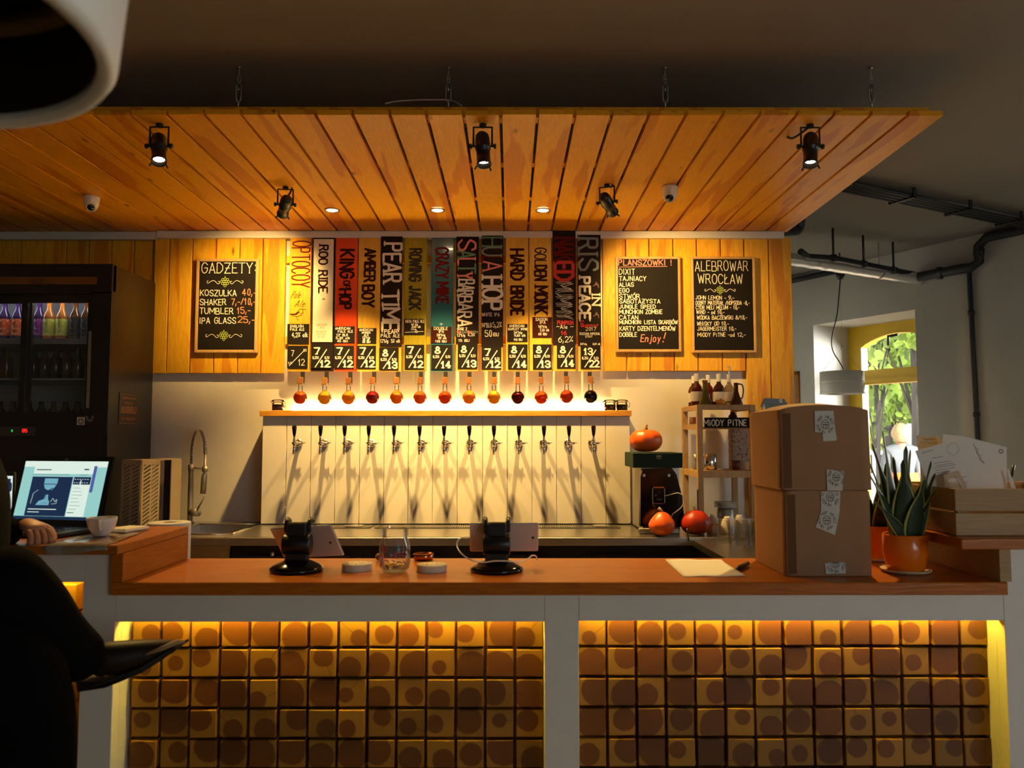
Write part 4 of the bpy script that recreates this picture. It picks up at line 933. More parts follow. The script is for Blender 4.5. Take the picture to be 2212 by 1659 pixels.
k = wallink(FD - .020); k.text('05', 55, 933.5, 6.5, 1.3, 11); k.done('digits', mat('digit_red', (0, 0, 0), .5, emis=(1, .01, .01), es=2.2), dp)
k = wallink(FD - .020); k.text('*', 31, 933, 5, 1.1, 5); k.done('green_symbol', mat('digit_green', (0, 0, 0), .5, emis=(.02, .7, .06), es=.8), dp)
k = wallink(FD - .0125); k.poly([(172, 918), (189, 918), (189, 901), (172, 901)]); s_ = k.done('square_sticker', M['tape'], t); k = wallink(FD - .0135)
k.stroke([(180.5 + 6 * math.cos(a), 910 + 6 * math.sin(a)) for a in [i * PI / 6 for i in range(13)]], 1.2, False); k.stroke([(177, 907), (184, 907), (183, 914), (178, 914), (177, 907)], .9); k.done('sticker_print', M['inkk'], t)
k = wallink(FD - .0125); k.stroke([(192, 900), (197, 909), (203, 908), (206, 900)], 5); k.done('tape_remnant', mat('grey_film', (.16, .16, .17), .4), t)
# alcohol notice on the fridge side
class SideInk(Ink): pass
k = Ink(lambda u, v: Vector((fx1, FD + .10 + u, v)), (1, 0, 0)); u0 = .0; wv = .19; zb_ = 1.455; zt_ = 1.625
fs = MB(); fs.box((fx1, FD + .105, zb_), (fx1 + .003, FD + .32, zt_)); nt_ = obj('notice_plate', fs, mat('notice_brown', (.022, .012, .008), .4), t)
k = Ink(lambda u, v: Vector((fx1 + .003, FD + .105 + u, v)), (1, 0, 0))
def stext(s, u, z, h, wd, st):
    kk = Ink(None, (0, 0, 0)); 
    W_ = sum((float(GL[c].split('|')[0]) if c in GL else 4) + 2.2 for c in s) - 2.2; kx = wd / W_; cx = 0
    for c in s:
        if c in GL:
            W0, bd = GL[c].split('|')
            for sk_ in bd.split(';'):
                k.stroke([(u + (cx + VAL[q[0]]) * kx, z + VAL[q[1]] * h / 10) for q in sk_.split()], st)
            cx += float(W0) + 2.2
        else: cx += 6.2
k.stroke([(.006, zb_ + .006), (.209, zb_ + .006), (.209, zt_ - .006), (.006, zt_ - .006), (.006, zb_ + .006)], .002)
stext('OSOBOM NIELETNIM', .03, 1.592, .012, .155, .0022); stext('SPRZEDA\u017bY', .06, 1.567, .010, .095, .002); stext('ALKOHOLU', .022, 1.518, .034, .17, .0062); stext('NIE PROWADZIMY', .03, 1.478, .016, .155, .0026)
k.done('lettering', mat('notice_ink', (.40, .17, .07), .6), nt_)
YREF = 700
# bottles in the fridge
def fbottle(label, x, y, z, body, lab, lab2=None, h=.205):
    r = .0305; t = thing('beer_bottle', label, 'bottle', (x, y, z), 'bottles in the black fridge')
    m = MB(); m.lathe([(0, .001), (r - .002, .001), (r, .004), (r, h * .57), (r * .93, h * .64), (.0135, h * .80), (.012, h * .96), (.0135, h * .97), (.0135, h), (0, h)], (x, y, z), 20); obj('glass_body', m, body, t)
    if lab:
        m = MB(); m.lathe([(r + .0004, h * .10), (r + .0006, h * .12), (r + .0006, h * .52), (r + .0004, h * .54)], (x, y, z), 24, cap=False); obj('paper_label', m, lab, t)
    return t
def labmat(n, c1, c2, c3=None):
    m, nt, b = newmat(n); tc = nt.nodes.new('ShaderNodeTexCoord'); nz = nt.nodes.new('ShaderNodeTexNoise'); nz.inputs['Scale'].default_value = 70; nz.inputs['Detail'].default_value = 3
    nt.links.new(tc.outputs['Object'], nz.inputs['Vector']); r = nt.nodes.new('ShaderNodeValToRGB'); r.color_ramp.interpolation = 'CONSTANT'
    r.color_ramp.elements[0].color = (*c2, 1); r.color_ramp.elements[1].position = .42; r.color_ramp.elements[1].color = (*c1, 1)
    e = r.color_ramp.elements.new(.56); e.color = (*(c3 or c1), 1)
    nt.links.new(nz.outputs['Fac'], r.inputs[0]); nt.links.new(r.outputs[0], b.inputs['Base Color']); b.inputs['Roughness'].default_value = .5; return m
brownb = mat('brown_bottle', (.10, .03, .006), .08, trans=.3); orangeb = mat('amber_drink', (.50, .15, .02), .1, trans=.3); purpb = mat('dark_purple_drink', (.03, .01, .05), .1)
lor = labmat('label_orange', (.75, .14, .02), (.75, .65, .5), (.60, .06, .02)); lye = labmat('label_yellow', (.72, .62, .06), (.70, .70, .60), (.45, .55, .10)); ldk = labmat('label_dark', (.03, .03, .03), (.12, .12, .12)); lpu = labmat('label_purple', (.35, .04, .30), (.6, .5, .6))
yb = FD + .12; zs = sh[0]
for px, b_, l_, lb in ((-22, purpb, lor, 'bottle with an orange label, cut by the picture edge, in the fridge'), (9, purpb, lor, 'bottle with an orange label behind the fixed fridge pane'), (38, purpb, lor, 'bottle with an orange label beside the fridge door bar'), (84, purpb, lpu, 'bottle with a purple label half hidden by the fridge door frame'), (106, orangeb, lye, 'first yellow-labelled bottle in the fridge, beside the purple one'), (134, orangeb, lye, 'second yellow-labelled bottle in the fridge, beside the dark label'), (162, brownb, ldk, 'amber bottle with a dark label beside the yellow-labelled pair'), (186, brownb, ldk, 'outermost amber bottle with a dark label at the door edge')):
    fbottle(lb, X(px, yb), yb, zs, b_, l_)
greenb = mat('green_bottle', (.05, .035, .01), .12)
protos = [fbottle('dim bottle on the lower fridge shelves behind the glass', X(76, yb + .02), yb + .02, sh[1], greenb, None, h=.165), fbottle('dim bottle with a pale label on the lowest visible fridge shelf', X(70, yb), yb, sh[2], greenb, labmat('label_pale', (.35, .34, .25), (.10, .09, .07)), h=.155)]
for q in protos: remember(q)
for px in (-30, -6, 18, 100, 124, 147, 171): dup(protos[0], (X(px, yb + .02), yb + .02, sh[1]))
for px in (-20, 8, 36, 96, 122, 148, 174): dup(protos[1], (X(px, yb), yb, sh[2]))
# ================================================================== RIGHT END OF THE BACK BAR
YREF = 950
# rack --------------------------------------------------------------
r0, r1 = .985, 1.295; ry0, ry1 = 4.27, 4.66; rt = Z(874, 4.28)
t = thing('pine_rack', 'pale pine shelf rack on the steel counter carrying bottles', 'shelf rack', ((r0 + r1) / 2, 4.46, BC))
pw = .030
for (a, b) in ((r0, ry0), (r1 - pw, ry0), (r0, ry1 - pw), (r1 - pw, ry1 - pw)):
    m = MB(); m.box((a, b, BC + .0005), (a + pw, b + pw, rt - .0005), bev=.0015); obj('post', m, M['rack'], t)
def rails(z, h, nm='shelf'):
    m = MB(); m.box((r0 + pw + .0005, ry0 + .004, z - h), (r1 - pw - .0005, ry0 + .018, z), bev=.001); obj('front_rail', m, M['rack'], t)
    m = MB(); m.box((r0 + .004, ry0 + pw + .0005, z - h), (r0 + .016, ry1 - pw - .0005, z), bev=.001); obj('side_rail', m, M['rack'], t)
    m = MB(); m.box((r1 - .016, ry0 + pw + .0005, z - h), (r1 - .004, ry1 - pw - .0005, z)); obj('side_rail', m, M['rack'], t)
    for k in range(5):
        y = ry0 + .034 + k * .067; m = MB(); m.box((r0 + .018, y, z - .012), (r1 - .018, y + .055, z - .001), bev=.001); obj('slat', m, M['rack'], t)
rails(rt, .028); ms = Z(1017, 4.28); rails(ms, .036)
m = MB(); zc = Z(916, 4.4); m.box((r0 + .002, ry0 + pw + .001, zc - .028), (r0 + .018, ry1 - pw - .001, zc)); obj('side_rail', m, M['rack'], t)
m = MB(); m.box((r0 + .02, ry0 + .05, zc - .026), (r1 - .02, ry1 - .04, zc - .016)); obj('shelf', m, M['rack'], t)
# sign
m = MB(); m.box((r0 + .038, ry0 - .006, Z(924, 4.27)), (r1 - .008, ry0 - .0006, Z(902, 4.27)))
sg = tag(obj('name_sign', m, M['chalk']), 'small black sign with chalk lettering fixed across the pine rack', 'sign')
k = wallink(ry0 - .006); k.text('MiODY PiTNE', 1521, 919.5, 12.5, 1.9, 92, jit=.05); k.done('lettering', M['inkw'], sg)
YREF = 850
# bottles on the rack
def rbottle(label, px, y, h, r, body, cap=True, lab=False, kind='wine'):
    x = X(px, y); z = rt; t = thing('mead_bottle', label, 'bottle', (x, y, z), 'bottles on top of the pine rack'); m = MB()
    if kind == 'wine': pr = [(0, .001), (r - .003, .001), (r, .005), (r, h * .50), (r * .85, h * .60), (r * .42, h * .70), (r * .36, h * .76), (r * .36, h * .985), (0, h * .985)]
    else: pr = [(0, .001), (r, .001), (r * 1.02, .01), (r * .55, h * .42), (r * .36, h * .6), (r * .34, h * .95), (0, h * .955)]
    m.lathe(pr, (x, y, z), 22); obj('glass_body', m, body, t)
    if cap: m = MB(); q = .385 * r; m.lathe([(q, h * .76), (q * 1.05, h * .98), (q, h), (0, h)], (x, y, z), 16, cap=False); obj('foil_cap', m, M['paper'], t)
    if lab: m = MB(); m.lathe([(r + .0006, h * .14), (r + .0006, h * .44)], (x, y, z), 24, cap=False); obj('paper_label', m, M['paper'], t)
    return t
redw = mat('red_mead', (.16, .012, .006), .08, trans=.5); dredw = mat('dark_mead', (.06, .006, .004), .08, trans=.3); greeng = mat('green_glass', (.13, .13, .03), .12, trans=.3); clearw = mat('clear_spirit', (.45, .36, .22), .06, trans=.7); brj = mat('brown_jug', (.07, .02, .01), .12)
rbottle('red mead bottle with a white cap at the back corner of the rack', 1499, 4.58, .175, .032, redw, lab=True)
rbottle('labelled red mead bottle with a white cap at the front corner of the rack', 1505, 4.46, .178, .032, redw, lab=True)
rbottle('red bottle with a white cap behind the squat green bottle', 1530, 4.56, .178, .030, redw)
t = rbottle('squat green glass bottle without a cap on the rack', 1523, 4.40, .135, .036, greeng, cap=False, kind='jug'); m = MB(); m.lathe([(.012, .126), (.015, .128), (.015, .138), (0, .138)], (X(1523, 4.40), 4.40, rt), 14); obj('stopper', m, M['cork'], t)
rbottle('dark red labelled bottle with a white cap in the middle of the rack', 1553, 4.50, .180, .032, dredw, lab=True)
t = rbottle('clear glass bottle with a hooked metal ornament on its cap', 1575, 4.47, .176, .027, clearw, lab=True)
m = MB(); x = X(1575, 4.47); z = rt + .176; m.tube(smoothpath([(x, 4.47, z), (x, 4.47, z + .015), (x + .008, 4.47, z + .026), (x + .008, 4.47, z + .038), (x, 4.47, z + .044), (x - .007, 4.47, z + .040)]), .0028, 8); obj('hook_ornament', m, M['chrome'], t)
t = rbottle('brown glass jug with a round side handle on the rack', 1590, 4.40, .130, .034, brj, cap=False, kind='jug')
x = X(1590, 4.40); m = MB(); m.tube(smoothpath([(x + .012, 4.40, rt + .118), (x + .034, 4.40, rt + .112), (x + .040, 4.40, rt + .08), (x + .034, 4.40, rt + .045), (x + .024, 4.40, rt + .035)]), .004, 8); obj('jug_handle', m, brj, t)
def gourd(label, c, r, sq, m_, st=.3, grp=None, lobes=10, neck=0, cat='pumpkin', tilt=0):
    x, y, z = c; t = thing('pumpkin', label, cat, (x, y, z), grp); m = MB(); hh = r * sq
    def fn(u, v):
        a = u * 2 * PI; b = -PI / 2 + v * PI; cr = math.cos(b) ** .8 if math.cos(b) > 0 else 0; lob = 1 - .045 * abs(math.sin(a * lobes / 2)) ** .5 * cr
        zz = hh * math.sin(b); 
        if neck and zz > 0: cr *= 1 - neck * (zz / hh) ** 1.2; zz *= 1 + neck * .35
        else: zz -= -hh * .0
        dim = .12 * hh * math.exp(-(cr * 3.2) ** 2) * (1 if v > .5 and not neck else .5 if v < .5 else 0)
        return (x + r * cr * lob * math.cos(a), y + r * cr * lob * math.sin(a), z + hh + zz - (dim if v > .5 else -dim))
    m.grid(fn, 40, 20); bmesh.ops.remove_doubles(m.bm, verts=m.bm.verts, dist=1e-5); obj('skin', m, m_, t)
    top = z + 2 * hh - (.10 * hh if not neck else -.28 * neck * hh); m = MB(); m.tube([(x, y, top - .004), (x + tilt * .2 * st * r, y, top + st * r * .4), (x + tilt * st * r, y, top + st * r)], [st * r * .55, st * r * .30, st * r * .38], 8); obj('stem', m, M['stem'], t)
    return t
gourd('small orange gourd lying among the bottles on the rack', (X(1556, 4.36), 4.36, rt), .026, .62, M['gourd'], grp='small gourds on the pine rack', cat='gourd')
gourd('small orange gourd behind the chalk sign', (X(1548, 4.42), 4.42, zc - .016), .024, .9, M['gourd'], grp='small gourds on the pine rack', cat='gourd')
gourd('second small gourd behind the chalk sign, nearer the dark bottle', (X(1563, 4.37), 4.37, zc - .016), .026, .85, M['gourd'], grp='small gourds on the pine rack', cat='gourd')
m = MB(); m.lathe([(0, 0), (.024, 0), (.024, .06), (.012, .075), (.012, .082), (0, .082)], (X(1582, 4.45), 4.45, zc - .0155), 18); tag(obj('dark_bottle', m, brj), 'squat dark bottle behind the chalk sign on the rack', 'bottle')
m = MB(); m.lathe([(.018, 0), (.022, .003), (.022, .055), (.0205, .055), (.0205, .004), (0, .004)], (X(1497, 4.5), 4.5, zc - .0155), 20, cap=False); tag(obj('pink_glass', m, mat('pink_glass', (.42, .16, .12), .2, trans=.4)), 'small reddish glass in the side bay of the rack', 'glass')
YREF = 1000
# middle shelf items
x = X(1534, 4.40); m = MB(); m.lathe([(0, .001), (.034, .001), (.036, .004), (.0365, .085), (.034, .087), (.0345, .006), (0, .006)], (x, 4.40, ms), 28, cap=False)
t = thing('steel_mug', 'shiny steel milk mug on the middle shelf of the rack', 'mug', (x, 4.40, ms)); obj('mug_body', m, M['chrome'], t)
m = MB(); m.tube(smoothpath([(x - .034, 4.39, ms + .075), (x - .052, 4.385, ms + .065), (x - .052, 4.385, ms + .03), (x - .034, 4.39, ms + .015)]), .004, 8); obj('handle', m, M['chrome'], t)
x = X(1504, 4.46); m = MB(); m.lathe([(0, 0), (.017, 0), (.018, .004), (.006, .036), (.006, .042), (.020, .082), (.018, .082), (.004, .046), (0, .046)], (x, 4.46, ms), 20, cap=False); tag(obj('bar_jigger', m, M['steeld']), 'hourglass-shaped bar jigger beside the rack post', 'jigger')
x = X(1590, 4.36); m = MB(); m.lathe([(0, .001), (.017, .001), (.026, .052), (.024, .052), (.016, .006), (0, .006)], (x, 4.36, ms), 24, cap=False); tag(obj('brown_pot', m, mat('clay_brown', (.10, .02, .012), .6)), 'small tapering reddish brown pot on the middle shelf', 'pot')
m = MB(); m.box((X(1599, 4.38), 4.385, ms + .0005), (X(1620, 4.38), 4.387, Z(998, 4.38))); cd = tag(obj('price_note', m, M['kraft']), 'small pale card leaning by the brown pot', 'card'); k = wallink(4.385); k.text('MEAD', 1603, 1006, 4, .6, 12); k.text('15,-', 1604, 1013, 4, .6, 10); k.bm = None
k.mb.bm.free()
m = MB(); m.box((X(1576, 4.54), 4.50, ms + .0005), (X(1614, 4.54), 4.56, Z(922, 4.54)), bev=.003); tag(obj('patterned_bag', m, labmat('flower_paper', (.36, .24, .15), (.16, .06, .03))), 'tall flower-patterned paper bag at the back of the middle shelf', 'bag')
x = X(1558, 4.36); m = MB(); m.tube([(x - .02, 4.36, ms + .004), (x + .0, 4.355, ms + .004), (x + .018, 4.37, ms + .004)], .0035, 6); tag(obj('teaspoon', m, M['steeld']), 'small dark spoon lying beside the steel mug', 'spoon')

YREF = 1060
# coffee grinder / brewer with green case and pumpkins
my0, my1 = 4.16, 4.56
t = thing('coffee_brewer', 'black and steel coffee machine between tap wall and rack', 'coffee machine', (X(1425, 4.2), 4.36, BC))
mx0, mx1 = X(1380, my0), X(1472, my0); mz = Z(1011, my0)
m = MB(); A = lambda px, py: (X(px, my0), my0, Z(py, my0))
m.prism([A(1383, 1138), A(1384, 1030), A(1389, 1013), A(1452, 1011), A(1462, 1025), A(1474, 1075), A(1478, 1138)], (0, .05, 0)); obj('front_panel', m, M['blackg'], t)
m = MB(); m.box((X(1366, my1) , my0 + .051, BC + .01), (mx1, my1, mz)); obj('body', m, M['steeld'], t)
m = MB(); m.box((X(1378, my0), my0 - .012, BC + .001), (X(1466, my0), my0 - .001, BC + .03), bev=.004); obj('base', m, M['steeld'], t)
for px in (1391, 1445): m = MB(); m.lathe([(0, .008), (.008, .006), (.009, 0)], n=16, M=Matrix.Translation((X(px, my0), my0, Z(1027, my0))) @ Matrix.Rotation(PI / 2, 4, 'X')); obj('screw_cap', m, M['ceramic'], t)
m = MB(); m.box((X(1368, my0 - .02), my0 - .02, mz + .0015), (X(1476, my0 - .02), my0 + .28, Z(978, my0 - .02)), bev=.004)
gb = tag(obj('green_case', m, M['greenbox']), 'flat dark green case lying on top of the coffee machine', 'case'); k = wallink(my0 - .02); gz = Z(978, my0 - .02)
k.text('HH', 1419, 988, 5, 1.3, 10); k.stroke([(1419, 990.5), (1429, 990.5)], 1.2, False); k.done('logo', mat('gold_print', (.40, .34, .18), .5), gb)
gourd('large orange pumpkin sitting on the dark green case', (X(1396.5, 4.26), 4.26, gz + .001), .087, .70, M['pumpkin'], st=.32)
gourd('smaller orange squash with a curved stem in front of the coffee machine', (X(1429, 4.075), 4.075, BC + .001), .067, .84, M['pumpkin'], st=.30, neck=.35, lobes=8, tilt=-.8)
gourd('deep red pumpkin on the steel counter between coffee machine and glasses', (X(1501.5, 4.12), 4.12, BC + .001), .077, .78, mat('red_pumpkin', (.55, .035, .006), .42, noise=.12, nscale=14), st=.22, neck=.12, lobes=6, tilt=-.5)
# payment terminal with white cable
y = my0 - .035; t = thing('card_reader', 'black card reader with a chrome rim hanging on the coffee machine', 'card reader', (X(1423, y), y, Z(1088, y)))
m = MB(); m.box((X(1409, y), y, Z(1089, y)), (X(1437, y), y + .016, Z(1052, y)), bev=.006); obj('rim', m, M['chrome'], t); m = MB(); m.box((X(1411, y), y - .001, Z(1087, y)), (X(1435, y), y + .004, Z(1054, y)), bev=.0005); f_ = obj('face', m, M['blackg'], t)
k = wallink(y - .001); k.text('O', 1415, 1072, 4, .7, 3); k.text('I', 1423, 1066, 4, .7, 2); k.text('OOOO', 1419, 1080, 2.5, .5, 10); k.done('symbols', mat('grey_print', (.25, .25, .25), .5), f_)
m = MB(); m.box((X(1417, y), y + .016, Z(1080, y)), (X(1430, y), my0 + .001, Z(1060, y))); obj('mount', m, M['black'], t)
m = MB(); m.tube(smoothpath([P(1437, 1071, y + .008), P(1450, 1068, y), P(1464, 1065, y - .02), P(1474, 1070, y - .02), P(1478, 1080, y - .02), P(1473, 1094, y - .01), P(1462, 1104, y - .01), P(1452, 1112, y + .0), P(1447, 1130, y + .03)]), .0028, 8); tag(obj('white_cable', m, M['ceramic']), 'white cable looping from the card reader behind the pumpkins', 'cable')
m = MB(); m.tube([P(1484, 1142, 4.025), P(1485, 1150, 4.02), P(1488, 1168, 4.02)], .004, 8); tag(obj('black_cable', m, M['black']), 'black cable hanging over the counter lip under the red pumpkin', 'cable')

YREF = 1140
# side counter with glasses
SC = Z(1167, 4.03); scx = .90
t = thing('side_counter', 'grey side counter joining front bar and back counter', 'counter', (1.25, 3.2, .05))
m = MB(); m.box((scx, 2.56, SC - .03), (1.62, CF - .003, SC)); obj('countertop', m, M['steel'], t); m = MB(); m.box((scx + .03, 2.58, .05), (1.60, CF - .005, SC - .031)); obj('cabinet', m, M['black'], t)
gl = thinglass('tumbler_glass', (.985, .98, .97), 1.32, .7, haze=.035); GG = 'rows of upturned drinking glasses on the side counter'
def tumbler(x, y, z, h, r, label):
    t = thing('drinking_glass', label, 'glass', (x, y, z), GG); m = MB(); m.lathe([(r, .001), (r * .99, .003), (r * .84, h - .006), (r * .80, h), (0, h), (0, h - .007), (r * .78, h - .009), (r * .93, .002)], (x, y, z), 18, cap=False); obj('glass_body', m, gl, t); return t
g0 = tumbler(1.02, 3.90, SC, .118, .034, 'first upturned tumbler from the pumpkins in the backmost row on the side counter'); remember(g0)
for j in range(5):
    for i in range(7 - j // 2):
        if i == j == 0: continue
        xx = 1.02 + i * .077 + (j % 2) * .035 + j * .028; yy = 3.90 - j * .078
        if xx < 1.58: dup(g0, (xx + R.uniform(-.004, .004), yy + R.uniform(-.004, .004), SC), '%s upturned tumbler from the pumpkins in the %s row on the side counter' % (ordn[i], ('backmost', 'second from back', 'middle', 'second from front', 'foremost')[j]))
# white bowls and cups, plates
def cupp(label, px, py, y, r, h, m_=None, up=False):
    x = X(px, y); z = BC; t = thing('white_cup', label, 'cup', (x, y, z), 'upturned white cups at the foot of the rack'); m = MB()
    m.lathe([(r, .001), (r * .97, h * .35), (r * .75, h * .75), (r * .42, h * .93), (r * .42, h), (r * .36, h), (r * .36, h * .95), (0, h * .94)], (x, y, z), 26, cap=False); obj('cup_body', m, M['ceramic'], t); return t
cupp('upturned white cup nearest the red pumpkin', 1541, 1110, 4.20, .034, .095); cupp('broad upturned white cup in the middle of the cups', 1572, 1110, 4.19, .042, .085); cupp('upturned white cup farthest from the pumpkins', 1598, 1110, 4.22, .036, .09)
m = MB(); m.box((X(1536, 4.16), 4.17, BC + .001), (X(1552, 4.16), 4.20, BC + .05), bev=.002); tag(obj('orange_packet', m, M['gourd']), 'small orange packet between red pumpkin and glasses', 'packet')
px_, py_ = X(1568, 4.45), 4.45
m = MB(); m.lathe([(.044, 0), (.046, .004), (.046, .10), (.04, .104), (0, .104)], (px_, py_, BC), 26); tag(obj('storage_tin', m, M['steeld']), 'dark round tin carrying the stack of plates in the rack', 'tin')
pl = thing('small_plate', 'small plate in the dim stack on the tin inside the rack', 'plate', (px_, py_, BC + .105), 'stacked plates in the rack'); m = MB(); m.lathe([(0, 0), (.035, 0), (.062, .008), (.062, .010), (.034, .003), (0, .003)], (px_, py_, BC + .105), 30, cap=False); obj('plate_body', m, M['ceramic'], pl); remember(pl)
for k in range(1, 4): dup(pl, (px_, py_, BC + .105 + k * .0085))

YREF = 876
# hexagonal black sign on the outer boards
D = 4.725; m = MB(); pts = [(1643, 876), (1651, 860), (1693, 862), (1700, 876), (1694, 893), (1650, 893)]; m.prism([(X(a, D), D - .012, Z(b, D)) for a, b in pts], (0, .011, 0))
hx = tag(obj('hexagon_sign', m, M['fridge']), 'black elongated hexagonal sign on the outer pine boards', 'sign'); k = wallink(D - .012)
k.stroke([(1650, 874), (1650, 883)], 1.4); k.stroke([(1647, 880), (1650, 884), (1653, 880)], 1.2); k.stroke([(1684, 863.5), (1689, 863.5), (1689, 869), (1685, 869), (1684, 863.5)], 1.2); k.done('white_symbols', M['inkw'], hx)
k = wallink(D - .012); k.text('OCHRONA', 1656, 875.5, 3.4, .6, 28); k.text('OBIEKTU', 1656, 881, 3.4, .6, 16); k.done('green_lettering', mat('green_print', (.05, .16, .06), .6), hx)

YREF = 1240
# ================================================================== FRONT BAR
WT = 1.03; FY = 2.0; HB = 2.42     # worktop height, front depth, back depth
wx0, wx1 = X(238, FY), X(2177, FY)
ux = X(265, FY)                    # inner face of the left upstand
m = MB(); m.box((wx0, FY, WT - .031), (wx1, 2.40, WT), bev=.002); tag(obj('bar_worktop', m, M['worktop']), 'long lower wooden bar top carrying tablets, jar and boxes', 'worktop')
LT = 1.123
t = thing('raised_bar_top', 'raised wooden bar top under the laptop with its wooden upstand', 'worktop', (-1.5, 2.2, WT))
m = MB(); m.box((-2.6, FY - .03, LT - .022), (ux, 2.40, LT), bev=.002); obj('top_board', m, M['worktop'], t)
m = MB(); m.box((wx0 + .0, FY, WT + .0005), (ux, 2.40, LT - .0225), bev=.001); obj('upstand', m, M['worktopy'], t)
m = MB(); m.box((-2.6, FY + .03, .0), (wx0 + .01, 2.40, LT - .023)); 
m.bm.free()
RT = 1.137; rx = X(2165, FY)
t = thing('raised_bar_top', 'raised dark wooden bar top under the pine crate with its side board', 'worktop', (1.7, 2.2, WT))
m = MB(); m.box((X(2077, 1.99), 1.985, RT - .026), (3.2, 2.42, RT), bev=.002); obj('top_board', m, M['worktop'], t)
m = MB(); m.box((rx - .003, FY + .004, WT + .0005), (rx + .025, 2.42, RT - .0265)); obj('upstand', m, M['cratew'], t)
# facade
YREF = 1345
t = thing('bar_counter', 'white framed bar counter faced with square log-end blocks', 'bar counter', (.1, 2.06, .0))
fy = 2.02; zr = Z(1343, fy); zt = WT - .0315
def part(nm, a, b, m_='white', bev=.001): m = MB(); m.box(a, b, bev=bev); return obj(nm, m, M[m_], t)
xl, xm0, xm1, xr = X(248, fy), X(1176.5, fy), X(1250, fy), X(2170, fy)
part('top_rail', (xl + .0007, fy, zr), (xm0 - .0007, fy + .035, zt)); part('top_rail', (xm1 + .0007, fy, zr + .002), (xr - .0007, fy + .035, zt))
part('post', (xm0, fy, .1), (xm1, fy + .12, zt))
part('post', (X(177, fy), fy, .1), (xl, fy + .035, LT - .0225)); part('post', (xr, fy, .1), (xr + .22, fy + .035, RT - .0265))
part('side_reveal', (xl - .012, fy + .0355, .1), (xl, fy + .13, zt)); part('side_reveal', (xr, fy + .0355, .1), (xr + .012, fy + .13, zt))
part('top_rail', (-2.6, fy, Z(1257, fy)), (X(177, fy) - .0007, fy + .035, LT - .0225))
part('plinth', (-2.6, fy + .02, 0), (3.2, fy + .10, .1))
BY = 2.095
part('backing', (-2.6, BY + .045, .1), (rx, BY + .06, zt - .01), 'edge', 0)
part('underside', (xl, fy + .036, zt - .012), (xr, BY + .044, zt - .002), 'white', 0); part('underside', (-2.6, fy + .036, LT - .035), (xl - .013, BY + .044, LT - .0225), 'white', 0); part('backing', (-2.6, BY + .0455, zt - .01), (xl - .013, BY + .06, LT - .036), 'edge', 0)
part('bar_back_panel', (xl, 2.36, .1), (1.25, 2.375, zt - .002), 'black', 0)
def led(lb, a, b, z): m = MB(); m.box((a, BY - .021, z + .004), (b, BY - .013, z + .010)); tag(obj('rail_light_strip', m, M['ledy']), lb, 'light strip', 'hidden light strips behind the white rails')
led('yellow light strip hidden behind the rail nearest the crossed legs', xl + .02, xm0 - .02, zr + .010); led('yellow light strip hidden behind the rail below the cardboard boxes', xm1 + .02, xr - .02, zr + .010); led('yellow light strip hidden behind the rail under the laptop counter', -2.5, X(177, fy) - .01, Z(1257, fy) + .010)
# blocks: every block a part
BM = []
for v in range(6):
    m = MB(); m.box((-.0336, 0, -.0336), (.0336, .045, .0336), bev=.0016); me = bpy.data.meshes.new('wood_block'); m.bm.to_mesh(me); m.bm.free(); me.materials.append(M['block']); BM.append(me)
bp = .0748
def blocks(x0, n, ztop, rows, skip=None):
    for r_ in range(rows):
        for c in range(n):
            o = bpy.data.objects.new('wood_block', BM[R.randrange(6)]); COL.objects.link(o); o.parent = t
            o.location = Vector((x0 + (c + .5) * bp + R.uniform(-.0008, .0008), BY + R.uniform(-.003, .004), ztop - (r_ + .5) * bp)) - WL[t.name]
            o.rotation_euler = (0, R.uniform(-.012, .012), R.uniform(-.01, .01)); o.scale = (R.uniform(.985, 1.01), 1, R.uniform(.985, 1.01))
zb1 = Z(1397, BY) + bp - .003
blocks(X(285, BY), 14, zb1, 9); blocks(X(1250, BY) - .004, 14, zb1 + .003, 9); blocks(X(177, BY) - .012 - bp * 4, 4, Z(1262, BY) + .004, 11)
part('end_strip', (X(276, BY), BY + .02, .1), (X(283, BY), BY + .04, zt - .01), 'edge', 0)
m = MB(); q = wp; m.prism([(xr + .001 - .05, fy + .05, .48), (xr - .004, fy + .05, .48), (xr - .004, fy + .05, .515)], (0, .02, 0)); m.bm.free()

YREF = 1225
# ------------------------------------------------------------------ things on the lower bar top
def ztop_(D_): return WT
def tabletstand(label, px, D, yaw, tilt, corners, cable=None, logo=False):
    x = X(px, D); t = thing('tablet_stand', label, 'tablet stand', (x, D, WT), 'black tablet stands on the bar top')
    m = MB(); m.lathe([(0, 0), (.066, 0), (.070, .004), (.070, .009), (.062, .016), (.04, .026), (.028, .030), (0, .030)], (x, D, WT), 40); obj('base', m, M['blackg'], t)
    MM = Matrix.Translation((x, D, WT)) @ Matrix.Rotation(yaw, 4, 'Z')
    m = MB(); m.box((-.031, -.012, .024), (.031, .014, .095), bev=.006, M=MM); m.box((-.026, -.014, .09), (.026, .010, .128), bev=.004, M=MM); m.lathe([(0, -.036), (.026, -.036), (.028, -.033), (.028, .033), (.026, .036), (0, .036)], n=24, M=MM @ Matrix.Translation((0, .002, .07)) @ Matrix.Rotation(PI / 2, 4, 'Y')); obj('column', m, M['black'], t)
    m = MB()
    for s in (-1, 1): m.tube([MM @ Vector((s * .026, .012, .108)), MM @ Vector((s * .030, .004, .124)), MM @ Vector((s * .031, .020, .134)), MM @ Vector((s * .031, .036, .128))], .0068, 8)
    m.box((-.036, -.002, .100), (.036, .008, .128), bev=.003, M=MM); obj('clamp', m, M['black'], t)
    return t
